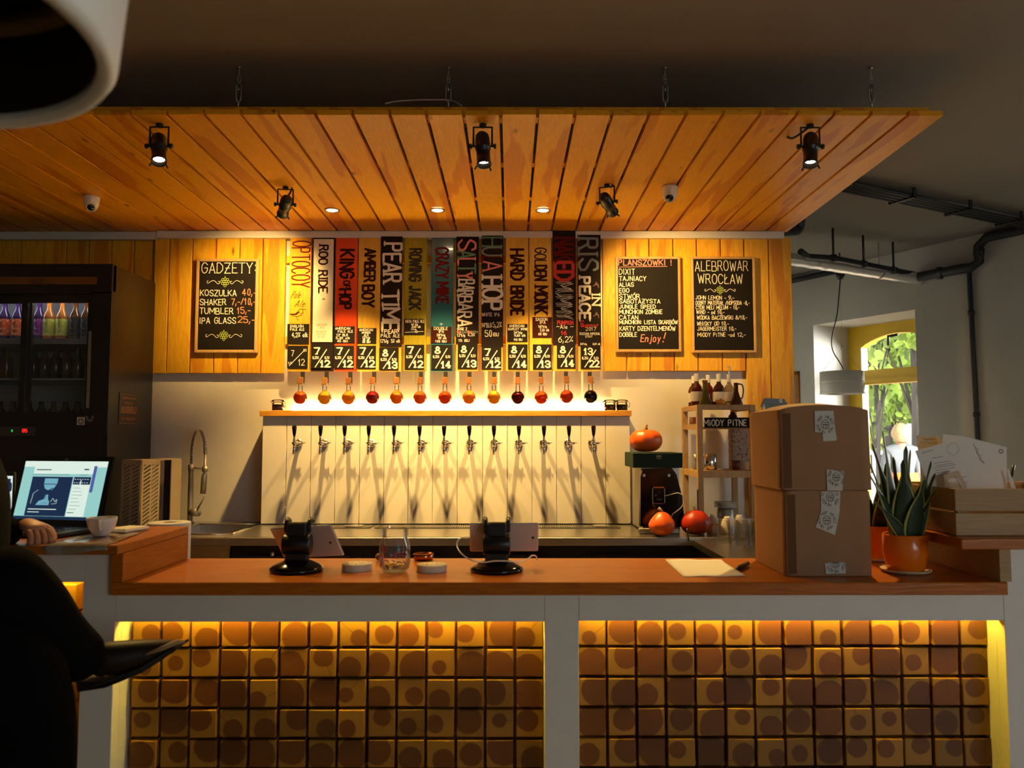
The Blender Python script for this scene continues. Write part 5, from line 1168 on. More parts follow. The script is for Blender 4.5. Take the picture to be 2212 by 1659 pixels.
def tablet(label, px, D, z0, w_, h, M2, cam_at, logo=False, cable=True):
    t = thing('tablet', label, 'tablet', M2.translation, 'white tablets facing the barman'); m = MB(); m.box((-w_ / 2, -.004, -h / 2), (w_ / 2, .003, h / 2), bev=.0032, M=M2); obj('back_shell', m, mat('tablet_white', (.62, .56, .50), .35), t)
    m = MB(); m.box((-w_ / 2 + .003, .0032, -h / 2 + .003), (w_ / 2 - .003, .0045, h / 2 - .003), M=M2); obj('glass_front', m, M['blackg'], t)
    m = MB(); m.lathe([(0, .001), (.0035, .001), (.004, 0)], n=14, M=M2 @ Matrix.Translation((cam_at[0], -.0042, cam_at[1])) @ Matrix.Rotation(PI / 2, 4, 'X')); obj('camera_lens', m, M['blackg'], t)
    if logo:
        k = Ink(lambda u, v: M2 @ Vector((u, -.0044, v)), tuple((M2.to_3x3() @ Vector((0, -1, 0)))))
        k.stroke([(-.060 + .011 * math.cos(a), .026 + .009 * math.sin(a)) for a in [i * PI / 7 for i in range(15)]], .0012, False); k.stroke([(-.065, .024), (-.062, .030), (-.059, .024), (-.056, .030), (-.054, .024)], .001); k.done('sticker', M['inkk'], t)
    return t
tabletstand('black tablet stand on the bar top nearest the wooden upstand', 641, 2.17, .0, 0, None)
tabletstand('black tablet stand with a white cable across its base', 1073, 2.17, .0, 0, None)
M1 = Matrix.Translation(P(664, 1166, 2.24)) @ Matrix(((1, .0, .22, 0), (0, 1, 0, 0), (0, 0, 1, 0), (0, 0, 0, 1)))
M1 = Matrix.Translation(P(664, 1170, 2.235)) @ Matrix.Rotation(-.22, 4, 'Z') @ Matrix.Rotation(.62, 4, 'X') @ Matrix.Rotation(-.10, 4, 'Y')
tablet('white tablet seen from behind, held aslant on the stand by the upstand', 664, 2.2, 0, .186, .110, M1, (.070, -.004))
M2_ = Matrix.Translation(P(1089, 1160, 2.22)) @ Matrix.Rotation(.02, 4, 'Z') @ Matrix.Rotation(.38, 4, 'X')
tablet('white tablet with a small round sticker on its back', 1089, 2.2, 0, .186, .086, M2_, (.078, 0), logo=True)
m = MB(); m.tube(smoothpath([P(1015, 1162, 2.20), P(1004, 1161, 2.19), P(991, 1165, 2.17), P(987, 1178, 2.16), P(995, 1194, 2.13), P(1014, 1208, 2.115), P(1040, 1215, 2.105), P(1068, 1212, 2.10), P(1095, 1212, 2.105), P(1122, 1214, 2.13), P(1140, 1207, 2.20), P(1150, 1200, 2.26), P(1158, 1202, 2.30), P(1160, 1210, 2.31)]), .0018, 8)
tag(obj('charging_cable', m, M['ceramic']), 'thin white charging cable draped across the tablet stand base', 'cable')
def coasters(label, px, D, n=7):
    x = X(px, D); t = thing('coaster_stack', label, 'coaster stack', (x, D, WT), 'round white coaster stacks on the bar top'); h = .0026
    for i in range(n): m = MB(); m.lathe([(0, i * h + .0002), (.0395, i * h + .0002), (.0398, i * h + .0005), (.0398, i * h + h - .0003), (.0395, i * h + h), (0, i * h + h)], (x + R.uniform(-.0004, .0004), D, WT), 36); obj('coaster', m, M['pale'], t)
    k = Ink(lambda u, v: Vector((x + u, D + v, WT + n * h)), (0, 0, 1)); k.stroke([(.033 * math.cos(a), .033 * math.sin(a)) for a in [i * PI / 15 for i in range(31)]], .0014, False); k.stroke([(.015 * math.cos(a), .015 * math.sin(a)) for a in [i * PI / 8 for i in range(17)]], .002, False)
    s_ = 'CRAFT BEER'; 
    for i in range(12): a = i * PI / 6; k.stroke([(.021 * math.cos(a), .021 * math.sin(a)), (.029 * math.cos(a + .1), .029 * math.sin(a + .1))], .002)
    k.done('printed_emblem', mat('brown_print', (.28, .13, .04), .7), t)
coasters('stack of round white coasters between slanted tablet and painted jar', 771.5, 2.19); coasters('stack of round white coasters between painted jar and cabled stand', 933, 2.17)
# painted mason jar
x, D = X(852.5, 2.17), 2.17; t = thing('painted_jar', 'glass jar painted with red and green marks, used for tips', 'jar', (x, D, WT))
m = MB(); m.lathe([(0, .002), (.030, .001), (.038, .008), (.0415, .022), (.0415, .068), (.037, .082), (.033, .088), (.033, .092), (.0355, .094), (.0355, .100), (.034, .102), (.0355, .104), (.0355, .111), (.032, .113), (.031, .111), (.031, .09), (.039, .066), (.039, .022), (.030, .006), (0, .006)], (x, D, WT), 40, cap=False); jb = obj('glass_body', m, gl, t)
def jink(m_, marks, nm):
    k = Ink(lambda a, z: Vector((x + .0422 * math.sin(a), D - .0422 * math.cos(a), WT + z)), (0, 0, 0))
    for pts, wd in marks: k.stroke(pts, wd)
    k.done(nm, m_, t)
rr = mat('red_marker', (.55, .03, .03), .5); R2 = random.Random(3)
def aw(pts): return pts
class JI(Ink): pass
def jink(m_, marks, nm):
    k = Ink(lambda a, z: Vector((x + .0424 * math.sin(a / .042), D - .0424 * math.cos(a / .042), WT + z)), (0, 0, 0))
    for pts, wd in marks: k.stroke(pts, wd)
    k.done(nm, m_, t)
jink(rr, [([(-.034, .072), (-.034, .062), (-.030, .056)], .004), ([(-.026, .072), (-.024, .060), (-.020, .054)], .0035), ([(-.018, .070), (-.014, .058)], .003), ([(-.040, .045), (-.042, .030), (-.038, .016)], .005), ([(-.034, .047), (-.030, .036), (-.034, .02)], .004), ([(-.026, .042), (-.018, .040), (-.014, .046)], .003), ([(-.024, .034), (-.014, .034), (-.010, .030)], .0025),
    ([(-.006, .050), (-.004, .040)], .002), ([(.004, .050), (.006, .040), (.010, .048), (.013, .038)], .0022), ([(.018, .052), (.020, .042)], .002), ([(.026, .050), (.030, .038)], .0024), ([(.008, .052), (.030, .054)], .0022)], 'red_paint')
jink(mat('green_marker', (.03, .12, .06), .5), [([(.010, .070), (.014, .064), (.018, .068)], .004), ([(-.016, .020), (-.012, .014)], .005), ([(.030, .030), (.034, .024)], .003)], 'green_paint')
jink(mat('dark_marker', (.02, .02, .03), .5), [([(.012, .030), (.020, .030), (.026, .026)], .002), ([(0, .034), (.006, .030)], .002)], 'dark_paint')
for i in range(16):
    a = R2.uniform(0, 6.28); q = R2.uniform(0, .024); m = MB(); m.lathe([(0, 0), (.0095, 0), (.0095, .0018), (0, .0018)], n=14, M=Matrix.Translation((x + q * math.cos(a), D + q * math.sin(a), WT + .008 + .0019 * i * .45)) @ Matrix.Rotation(R2.uniform(-.25, .25), 4, 'X'))
    c_ = obj('coin', m, mat('coin_metal', (.55, .38, .14), .3, 1) if i == 0 else c_.data.materials[0], None); tag(c_, 'coins lying loose in the bottom of the painted jar', 'coin', 'coins in the painted jar')
# sunglasses-like shiny ashtray behind the bar top edge
x, D = X(915, 2.37), 2.365; m = MB(); m.lathe([(0, .001), (.026, .001), (.029, .006), (.029, .018), (.027, .020), (.026, .008), (0, .007)], (x, D, WT), 28, cap=False); tag(obj('copper_dish', m, mat('copper', (.50, .18, .08), .18, 1)), 'small shiny copper dish at the inner edge beside the painted jar', 'dish')
x, D = X(820, 2.36), 2.36; m = MB(); m.sphere((x, D, WT + .0105), .013, (1, 1, .8)); tag(obj('bottle_stopper', m, M['cork']), 'small round wooden knob just behind the painted jar', 'stopper')
# sheet of paper and pen
m = MB(); c4 = [P(1437, 1206, 2.34), P(1561, 1207, 2.32), P(1610, 1241, 2.065), P(1476, 1242, 2.06)]
c4 = [Vector((v.x, v.y, WT + .001)) for v in c4]
c4 = [Vector((X(1437, 2.355), 2.355, 0)), Vector((X(1558, 2.345), 2.345, 0)), Vector((X(1610, 2.085), 2.085, 0)), Vector((X(1477, 2.075), 2.075, 0))]
def pf(u, v): p = c4[0].lerp(c4[1], u).lerp(c4[3].lerp(c4[2], u), v); return (p.x, p.y, WT + .0008 + .004 * max(0, .15 - v) * 4 + .0015 * math.sin(u * 5) ** 2)
m.grid(pf, 12, 12); o = tag(obj('paper_sheet', m, M['paper'], fix=False), 'white sheet of paper lying on the bar top beside the boxes', 'paper')
md = o.modifiers.new('thick', 'SOLIDIFY'); md.thickness = .0004; md.offset = 1
m = MB(); a, b = Vector((X(1592, 2.16), 2.16, WT + .007)), Vector((X(1618, 2.24), 2.25, WT + .008)); m.tube([a, a.lerp(b, .15), a.lerp(b, .5), b], [.002, .0065, .0065, .0055], 10); tag(obj('black_marker', m, M['black']), 'thick black marker pen lying by the corner of the paper', 'pen')
YREF = 1235
# cardboard boxes ------------------------------------------------------------
def carton(label, x0, x1, y0, y1, z0, h, bulge, tapes, skew=0, topb=None):
    t = thing('cardboard_box', label, 'box', ((x0 + x1) / 2, (y0 + y1) / 2, z0), 'stacked cardboard boxes on the bar top'); m = MB()
    def fn(side):
        def f(u, v):
            p = {0: (x0 + (x1 - x0) * u, y0), 1: (x1, y0 + (y1 - y0) * u), 2: (x1 - (x1 - x0) * u, y1), 3: (x0, y1 - (y1 - y0) * u)}[side]
            b = bulge * .4 * math.sin(u * PI) * math.sin(v * PI) * (1 if side in (1, 2) else -1)
            tb = (topb or bulge) * max(0, math.sin(u * PI)) ** .6 * .55 * v ** 4 if side in (0, 2) else 0; return (p[0] + (b if side in (1, 3) else 0) + skew * v, p[1] + (b if side in (0, 2) else 0), z0 + .0006 + h * v + tb)
        return f
    for s_ in range(4): m.grid(fn(s_), 10, 8)
    m.grid(lambda u, v: (x0 + (x1 - x0) * u + skew, y0 + (y1 - y0) * v, z0 + h + (topb or bulge) * max(0, math.sin(u * PI)) ** .6 * (.55 + .45 * math.sin(v * PI)) - .001), 12, 6); m.box((x0 + .002, y0 + .002, z0 + .0008), (x1 - .002, y1 - .002, z0 + .003))
    bmesh.ops.remove_doubles(m.bm, verts=m.bm.verts, dist=.0012); obj('box_body', m, M['card'], t)
    # taped fold strips near the corner
    m = MB(); m.box((x0 + .006, y0 - .0012, z0 + .006), (x0 + .026, y0 + .001, z0 + h - .008)); m.box((x0 - .0012 + skew * .5, y0 + .004, z0 + .006), (x0 + .001, y0 + .02, z0 + h - .008)); obj('brown_tape', m, mat('brown_tape', (.15, .065, .022), .6, spec=.15), t)
    for (poly, logos) in tapes:
        yy = y0 - .0016 - bulge * .42; m = MB(); pts = [(X(a, yy), yy, Z(b, yy)) for a, b in poly]; m.prism(pts, (0, .0014, 0)); tp_ = obj('printed_tape', m, M['tape'], t)
        k = wallink(yy)
        for lx, ly, r_, a0 in logos:
            def rp(a, q): return (lx + q * math.cos(a), ly + q * math.sin(a))
            # bearded head emblem inside a ring of letters
            for (w_, h_) in ((.42, .42),): k.stroke([(lx + r_ * w_ * math.cos(a), ly + r_ * h_ * 1.1 * math.sin(a)) for a in [i * PI / 8 for i in range(17)]], 1.0, False)
            for dx in (-.18, .02, .2): k.stroke([(lx + dx * r_, ly + .02 * r_), (lx + dx * r_, ly + .38 * r_)], 1.1)
            k.stroke([(lx - .3 * r_, ly - .22 * r_), (lx + .3 * r_, ly - .2 * r_)], 1.2); k.stroke([(lx - .3 * r_, ly - .02 * r_), (lx + .3 * r_, ly)], 1.5)
            for i, ch in enumerate('HOP HEADS HOP HEADS '):
                if ch == ' ': continue
                a = a0 + i * 2 * PI / 20; c0 = rp(a, r_ * .66); W0, bd = GL[ch].split('|'); W0 = float(W0); s0 = r_ * .030
                for st in bd.split(';'):
                    pts2 = []
                    for q_ in st.split():
                        gx, gy = (VAL[q_[0]] - W0 / 2) * s0, VAL[q_[1]] * s0
                        pts2.append((c0[0] + gx * -math.sin(a) + gy * math.cos(a), c0[1] + gx * math.cos(a) + gy * math.sin(a)))
                    k.stroke(pts2, .75, False)
        # strokes outside the torn strip are trimmed
        x_a, x_b = min(p[0] for p in pts) , max(p[0] for p in pts); z_a, z_b = min(p[2] for p in pts), max(p[2] for p in pts)
        bad = [f for f in k.mb.bm.faces if not (x_a + .001 < f.calc_center_median().x < x_b - .001 and z_a + .001 < f.calc_center_median().z < z_b - .001)]
        bmesh.ops.delete(k.mb.bm, geom=bad, context='FACES')
        if len(k.mb.bm.faces): k.done('printed_emblem', mat('tape_print', (.05, .05, .045), .7), tp_)
    return t
yb0, yb1 = 2.085, 2.345; H1 = Z(1062, yb0) - WT
carton('lower cardboard box of the stack, taped with printed paper tape', X(1699, yb0), X(1883, yb0), yb0, yb1, WT + .0005, H1, .003,
       [([(1778, 1062), (1820, 1062), (1817, 1106), (1806, 1156), (1765, 1139), (1777, 1104)], [(1797, 1074, 21, .3), (1789, 1124, 21, .9)]), ([(1782, 1216), (1827, 1215), (1827, 1239), (1784, 1240)], [(1805, 1216, 23, .1)])])
YREF = 1100
z2 = WT + .0005 + H1 + .0025; H2 = Z(886, yb0) - z2
carton('upper cardboard box of the stack with a bulging top', X(1700, yb0) - .012, X(1884, yb0), yb0, yb1, z2, H2, .006,
       [([(1765, 888), (1806, 887), (1809, 930), (1812, 948), (1810, 952), (1782, 953), (1781, 935), (1765, 933)], [(1787, 917, 21, .5)]), ([(1788, 1014), (1825, 1017), (1821, 1060), (1788, 1060)], [(1808, 1031, 20, .2)])], skew=-.003, topb=.024)
# tape over the top flap
YREF = 1215
# potted snake plants --------------------------------------------------------
def snake(label, px, D, r, h, leaves, grp='snake plants in orange pots on the bar top'):
    x = X(px, D); t = thing('snake_plant', label, 'potted plant', (x, D, WT), grp)
    m = MB(); m.lathe([(0, .001), (r * .95, .001), (r * 1.12, .006), (r * 1.14, .010), (r * 1.08, .010), (r * .9, .005), (0, .004)], (x, D, WT), 36); obj('saucer', m, M['kraft'], t)
    m = MB(); m.lathe([(0, .006), (r * .80, .006), (r * .86, .012), (r, h * .5), (r, h), (r * .97, h + .002), (r * .93, h), (r * .92, h * .86), (0, h * .86)], (x, D, WT), 40, cap=False); obj('pot', m, M['pot'], t)
    m = MB(); m.lathe([(r * .92, h * .87), (0, h * .89)], (x, D, WT), 24, cap=False); obj('soil', m, M['soil'], t)
    for (bxo, byo, tx, ty, H, w_, tw) in leaves:
        def pt(v, off):
            b = Vector((x + bxo, D + byo, WT + h * .86)); e = Vector((tx, ty, H)); bend = 1.35
            c = b + Vector((e.x * v ** bend, e.y * v ** bend, H * v)); a = tw * (1 + .9 * v)
            wd = w_ * (math.sin(min(1, v * 1.05 + .22) * PI * .96) ** .75 if v < .97 else .04) * (1 - .15 * v)
            side = Vector((math.cos(a), math.sin(a), 0)); nrm = Vector((-math.sin(a), math.cos(a), 0))
            return c + side * wd * 2.1 * off + nrm * wd * .35 * (off * off - .5)
        m = MB(); m.grid(lambda u, v: pt(v, (u * 2 - 1) * .80), 6, 18); lf = obj('leaf', m, M['leafg'], t, fix=False)
        md = lf.modifiers.new('thick', 'SOLIDIFY'); md.thickness = .0022; md.offset = 0
        for sgn in (-1, 1):
            m = MB(); m.grid(lambda u, v: pt(v, sgn * (.79 + .21 * u)), 1, 18); e_ = obj('leaf_margin', m, M['leafy'], lf, fix=False); md = e_.modifiers.new('thick', 'SOLIDIFY'); md.thickness = .0024; md.offset = 0
    return t
# leaves: base offset, tip offset, height, half width, twist
LV = [(-.020, .0, -.030, .0, .285, .0105, .4), (.004, .005, .014, .01, .245, .016, .1), (.020, .0, .056, .0, .205, .014, -.3), (-.018, -.012, -.088, -.01, .185, .014, .5), (-.006, -.018, -.010, -.02, .21, .017, -.2),
      (.015, -.016, .052, -.02, .135, .011, .3), (-.024, .01, -.060, .01, .215, .014, .8), (.0, .02, .0, .03, .215, .012, .0), (.028, .010, .052, .02, .17, .012, .6), (-.010, -.024, -.092, -.03, .105, .011, .2), (.012, -.022, .020, -.03, .165, .016, .2), (-.030, .0, -.045, -.01, .150, .010, 1.0), (.010, .016, .030, .02, .235, .010, .3), (.022, -.014, .052, -.01, .175, .010, -.5), (-.014, .014, -.05, .02, .25, .009, .2)]
snake('tall variegated snake plant in the nearer orange pot', 1956, 2.15, .055, .098, LV)
snake('smaller snake plant in the farther orange pot half behind the boxes', 1893, 2.36, .050, .098, [(-.012, 0, -.02, 0, .165, .011, .3), (.012, .005, .03, .0, .20, .011, -.2), (.0, -.012, .012, -.02, .14, .012, .5), (.018, -.006, .024, .0, .11, .010, .1), (-.018, .0, -.05, .0, .12, .010, .6)])

YREF = 1050
# pine crate with papers --------------------------------------------------------
t = thing('pine_crate', 'pale pine slatted crate full of leaflets on the raised bar top', 'crate', (X(2062, 2.04) + .18, 2.2, RT))
kx, ky0, ky1, kx1 = X(2062, 2.04), 2.04, 2.395, X(2062, 2.04) + .42; k0 = RT + .001
for i, (a, b) in enumerate(((k0, k0 + .055), (k0 + .060, k0 + .116))):
    m = MB(); m.box((kx, ky0, a), (kx1, ky0 + .012, b), bev=.001); obj('slat', m, M['cratew'], t); m = MB(); m.box((kx, ky1 - .012, a), (kx1, ky1, b), bev=.001); obj('slat', m, M['cratew'], t)
    for xx in (kx, kx1 - .012): m = MB(); m.box((xx, ky0 + .0125, a), (xx + .012, ky1 - .0125, b), bev=.001); obj('side_slat', m, M['cratew'], t)
for xx in (kx + .0125, kx1 - .0305):
    for yy in (ky0 + .0125, ky1 - .0305): m = MB(); m.box((xx, yy, k0), (xx + .018, yy + .018, k0 + .112)); obj('corner_block', m, M['cratew'], t)
m = MB(); m.box((kx + .013, ky0 + .013, k0), (kx1 - .013, ky1 - .013, k0 + .006)); obj('crate_floor', m, M['cratew'], t)
def sheet(label, poly, D0, lean, m_='paper', draw=None, name='leaflet', th=.0008):
    """upright sheet: pixel outline at depth D0 leaning back by lean m per m height"""
    z00 = min(Z(b, D0) for a, b in poly); f = lambda a, b: Vector((X(a, D0), D0 + (Z(b, D0) - z00) * lean, Z(b, D0)))
    m = MB(); m.prism([f(a, b) for a, b in poly], (0, th, 0)); o = tag(obj(name, m, M[m_]), label, 'paper', 'papers standing in the pine crate')
    if draw:
        k = Ink(lambda a, b: f(a, b), (0, -1, -.0)); draw(k); k.done('print', mat('grey_ink', (.16, .13, .12), .8), o)
    return o
sheet('brown kraft card with small print behind the white sheets in the crate', [(1985, 941), (2035, 944), (2041, 962), (2042, 1090), (1998, 1090)], 2.20, .03, 'kraft', lambda k: (k.text('REMONTY', 2000, 951, 3.5, .7, 28), k.stroke([(1992, 954), (2031, 956)], .8), k.stroke([(1992, 957), (2031, 959)], .8)), 'kraft_card')
def dr(k):
    for i in range(14):
        y = 993 + i * 5.2 - (0 if i else 6); l = (24, 36, 40, 50, 44, 30, 48, 40, 52, 36, 46, 40, 30, 44)[i]; x = 2006 + i * 4.0 if i > 2 else 2018 + i * 3
        k.stroke([(x, y + 3), (x + l, y - l * .16 + 3)], .9, False)
    k.stroke([(1996, 979), (2020, 972)], 1.1); k.stroke([(2064 + 13 * math.cos(a), 970 + 13 * math.sin(a)) for a in [i * PI / 8 for i in range(17)]], .5, False)
sheet('large white printed sheet tilted in the pine crate', [(1982, 974), (2042, 958), (2085, 951), (2118, 1010), (2134, 1092), (2020, 1092)], 2.145, .04, draw=dr)
def dr2(k):
    k.stroke([(2109, 958), (2116, 978), (2124, 995), (2131, 1003)], 1.0); k.stroke([(2112, 966), (2119, 972), (2114, 978), (2124, 984), (2120, 992), (2129, 998)], .8)
    k.stroke([(2167.5 + 4.2 * math.cos(a), 975 + 4 * math.sin(a)) for a in [i * PI / 8 for i in range(17)]], 1.6, False)
sheet('wide white sheet with a sketch and a round mark in the crate', [(2045, 938), (2088, 942), (2181, 966), (2174, 1092), (2110, 1092), (2041, 960)], 2.165, .04, draw=dr2)
sheet('white leaflet edge leaning at the far side of the crate', [(2178, 1015), (2181, 1012), (2195, 1056), (2195, 1090), (2190, 1090)], 2.15, .02)
sheet('pale pink leaflet behind the clear tumbler in the crate', [(2040, 1026), (2072, 1016), (2088, 1046), (2092, 1090), (2046, 1090)], 2.12, .03, 'kraft', name='pink_leaflet')
m = MB(); MM = Matrix.Translation((X(2078, 2.09), 2.09, Z(1052, 2.09) - .03)) @ Matrix.Rotation(-.45, 4, 'Y'); m.box((-.011, -.008, -.01), (.011, .008, .058), bev=.001, M=MM); tag(obj('clear_holder', m, gl), 'slanted clear plastic holder poking out of the crate', 'holder')
m = MB(); m.tube([P(2185, 1030, 2.3), P(2190, 1004, 2.3)], .004, 6); m.tube([P(2189, 1064, 2.3), P(2185, 1030, 2.3)], .003, 6); tag(obj('dark_pen', m, M['black']), 'dark pen standing at the far edge of the crate', 'pen')

YREF = 1100
# ------------------------------------------------------------------ laptop, cup and co on the raised top
t = thing('laptop', 'open black laptop showing a web page on the raised bar top', 'laptop', (X(110, 2.25), 2.25, LT))
q0 = Vector((X(17, 2.31), 2.31, LT + .012)); q1 = Vector((X(217, 2.25), 2.245, LT + .012)); ux_ = (q1 - q0); wl = ux_.length; ux_ /= wl
nx_ = Vector((ux_.y, -ux_.x, 0)).normalized()  # towards the viewer
if nx_.y > 0: nx_ = -nx_
LM = Matrix(((ux_.x, -nx_.x, 0, q0.x), (ux_.y, -nx_.y, 0, q0.y), (0, 0, 1, LT), (0, 0, 0, 1)))   # x along hinge, y away, z up
m = MB(); m.box((0, -.155, .001), (wl, .0, .014), bev=.003, M=LM); bs = obj('base', m, M['black'], t)
ky = MB(); 
for r_ in range(5):
    for c_ in range(14): ky.box((.02 + c_ * (wl - .04) / 14, -.115 + r_ * .02, .0142), (.02 + (c_ + .8) * (wl - .04) / 14, -.100 + r_ * .02, .0158), M=LM)
obj('keyboard', ky, M['fridge'], bs, kind='stuff')
hs_ = Z(988, 2.29) - LT - .01; SM = LM @ Matrix.Translation((0, 0, .012)) @ Matrix.Rotation(-.17, 4, 'X')
hs_ /= math.cos(.17)
shx = .07
def sp(u, v, y=-.0003): return SM @ Vector((u * wl + v * hs_ * shx, y, v * hs_))
m = MB(); m.prism([sp(0, 0, 0), sp(1, 0, 0), sp(1, 1, 0), sp(0, 1, 0)], (SM.to_3x3() @ Vector((0, .007, 0)))); ld = obj('lid', m, M['blackg'], t)
def sr(nm, u0, v0, u1, v1, m_, y, par):
    m = MB(); A = lambda u, v: sp(.045 + u * .91, .10 + v * .83, y); m.prism([A(u0, v0), A(u1, v0), A(u1, v1), A(u0, v1)], SM.to_3x3() @ Vector((0, .0003, 0))); return obj(nm, m, M[m_], par)
scn = sr('screen', 0, 0, 1, 1, 'screent', -.0008, t)
sr('page_header', 0, .90, 1, 1, 'screenw', -.0014, scn); sr('page_header', .13, .78, .86, .9, 'screenw', -.0014, scn)
sr('taskbar', 0, 0, 1, .05, 'screenn', -.0014, scn); sr('page_photo', .13, .055, .62, .73, 'screenn', -.0016, scn); sr('page_column', .63, .055, .84, .73, 'screenw', -.0014, scn); sr('calendar', .635, .60, .84, .73, 'screenn', -.0020, scn); sr('side_tab', .85, .47, .885, .92, 'screenp', -.0020, scn)
A_ = lambda u, v: sp(.045 + u * .91, .10 + v * .83)
sn = (SM.to_3x3() @ Vector((0, -1, 0)))
k = Ink(lambda u, v: A_(u, v) + sn * .0014, sn)
def poly(k, c, rx_, ry_, n=14): k.poly([(c[0] + rx_ * math.cos(i * 2 * PI / n), c[1] + ry_ * math.sin(i * 2 * PI / n)) for i in range(n)])
k.poly([(.29, .70), (.29, .60), (.31, .53), (.33, .50), (.40, .50), (.43, .55), (.45, .62), (.45, .70)]); k.poly([(.24, .24), (.27, .31), (.33, .34), (.34, .42), (.37, .42), (.38, .34), (.40, .30), (.40, .24)]); k.done('photo_figure', M['screenb'], scn)
k = Ink(lambda u, v: A_(u, v) + sn * .0024, sn)
k.stroke([(.29, .60), (.44, .60)], .012); k.stroke([(.31, .52), (.36, .48), (.41, .53)], .014); k.stroke([(.35, .44), (.35, .34)], .006); k.stroke([(.31, .27), (.38, .28)], .005); k.done('photo_details', M['screenn'], scn)
k = Ink(lambda u, v: A_(u, v) + sn * .0022, sn)
k.stroke([(.17, .17), (.50, .17)], .014); k.stroke([(.17, .12), (.30, .12)], .012); k.stroke([(.42, .30), (.44, .36), (.47, .30), (.49, .34), (.49, .27), (.43, .26)], .004); k.stroke([(.18, .26), (.19, .44), (.24, .50)], .004)
for i in range(6): k.stroke([(.655 + i * .03, .69), (.662 + i * .03, .69)], .010); k.stroke([(.655 + i * .03, .63), (.662 + i * .03, .63)], .010)
k.stroke([(.73, .67), (.73, .58)], .012); k.done('screen_text_white', M['screenw'], scn)
k = Ink(lambda u, v: A_(u, v) + sn * .0022, sn)
k.stroke([(.17, .85), (.34, .85)], .016); k.stroke([(.75, .86), (.79, .86)], .022); k.stroke([(.14, .765), (.58, .765)], .006); k.stroke([(.70, .765), (.80, .765)], .006)
for i in range(7): k.stroke([(.655, .54 - i * .06), (.74 + (i % 3) * .02, .54 - i * .06)], .005)
k.stroke([(.65, .12), (.72, .12)], .012); k.done('screen_text_dark', M['screenn'], scn)
k = Ink(lambda u, v: sp(u, v) + sn * .0003, sn); k.stroke([(.475, .962), (.515, .962)], .014, False); k.stroke([(.475, .945), (.515, .945)], .010, False); k.done('lid_badge', mat('badge_grey', (.18, .17, .16), .4), ld)
# second screen at the picture edge
D = 2.36; t = thing('payment_screen', 'lit tablet screen at the picture edge beside the laptop', 'screen', (X(-20, D), D, LT)); m = MB(); m.box((X(-95, D), D, LT + .03), (X(28, D), D + .012, Z(1020, D)), bev=.003); m.box((X(-60, D), D + .012, LT + .001), (X(-20, D), D + .03, LT + .10)); m.box((X(-75, D), D + .0, LT + .001), (X(-5, D), D + .035, LT + .006)); obj('stand', m, M['black'], t)
m = MB(); m.box((X(-90, D), D - .001, LT + .035), (X(25, D), D - .0002, Z(1028, D))); sc_ = obj('screen', m, M['screenw'], t)
k = wallink(D - .001); k.stroke([(18, 1034), (18, 1044)], 6, False); k.stroke([(18, 1046), (18, 1057)], 12); k.done('bottle_picture', M['screenn'], sc_); k = wallink(D - .001); k.stroke([(9, 1076), (9, 1080)], 1.2); k.text('to', 14, 1080, 5, 1.0, 8); k.done('lettering', M['screenn'], sc_)
YREF = 1160
# plastic sleeves, cup, phone
m = MB(); a4 = [Vector((X(98, 1.965), 1.965, 0)), Vector((X(235, 1.965), 1.965, 0)), Vector((X(322, 2.30), 2.30, 0)), Vector((X(235, 2.33), 2.33, 0))]
def pg(u, v): p = a4[0].lerp(a4[1], u).lerp(a4[3].lerp(a4[2], u), v); return (p.x, p.y, LT + .0012 + .0028 * abs(math.sin(u * 9 + v * 5)) * (1 - v * .6) - (.010 * (1 - v / .08) if v < .08 else 0))
def pg(u, v):
    p = a4[0].lerp(a4[1], u).lerp(a4[3].lerp(a4[2], u), v); w_ = .0022 * abs(math.sin(u * 9 + v * 5))
    if v < .14: return (p.x, 1.966 - w_ - .002 * (1 - v / .14), LT + .002 - (1 - v / .14) * .023 * (.75 + .25 * math.sin(u * 5.1)))
    return (p.x, p.y, LT + .0012 + w_)
m.grid(pg, 26, 24); o = tag(obj('magazine_page', m, labmat('glossy_page', (.30, .22, .13), (.34, .30, .24), (.32, .15, .10)), fix=False), 'crumpled glossy magazine page under the cup, hanging over the bar edge', 'magazine'); o.data.materials[0].node_tree.nodes['Principled BSDF'].inputs['Roughness'].default_value = .15
for n_ in o.data.materials[0].node_tree.nodes:
    if n_.type == 'TEX_NOISE': n_.inputs['Scale'].default_value = 9
md = o.modifiers.new('thick', 'SOLIDIFY'); md.thickness = .0004; md.offset = 1
x, D = X(219, 2.13), 2.13; t = thing('coffee_cup', 'white coffee cup on the glossy page beside the laptop', 'cup', (x, D, LT + .004))
m = MB(); m.lathe([(0, .001), (.017, .001), (.018, .004), (.024, .010), (.032, .022), (.0365, .040), (.037, .048), (.0355, .048), (.034, .038), (.028, .018), (.016, .009), (0, .008)], (x, D, LT + .004), 36, cap=False); obj('cup_body', m, M['ceramic'], t)
m = MB(); hx_, hy_ = .35, -.94; m.tube(smoothpath([(x + hx_ * .035, D + hy_ * .035, LT + .045), (x + hx_ * .052, D + hy_ * .052, LT + .046), (x + hx_ * .056, D + hy_ * .056, LT + .035), (x + hx_ * .044, D + hy_ * .044, LT + .025), (x + hx_ * .031, D + hy_ * .031, LT + .024)]), .0036, 8); obj('cup_handle', m, M['ceramic'], t)
t = thing('phone', 'pale phone lying flat beside the coffee cup', 'phone', (X(272, 2.26), 2.26, LT)); MM = Matrix.Translation((X(272, 2.27), 2.27, LT + .004)) @ Matrix.Rotation(.75, 4, 'Z')
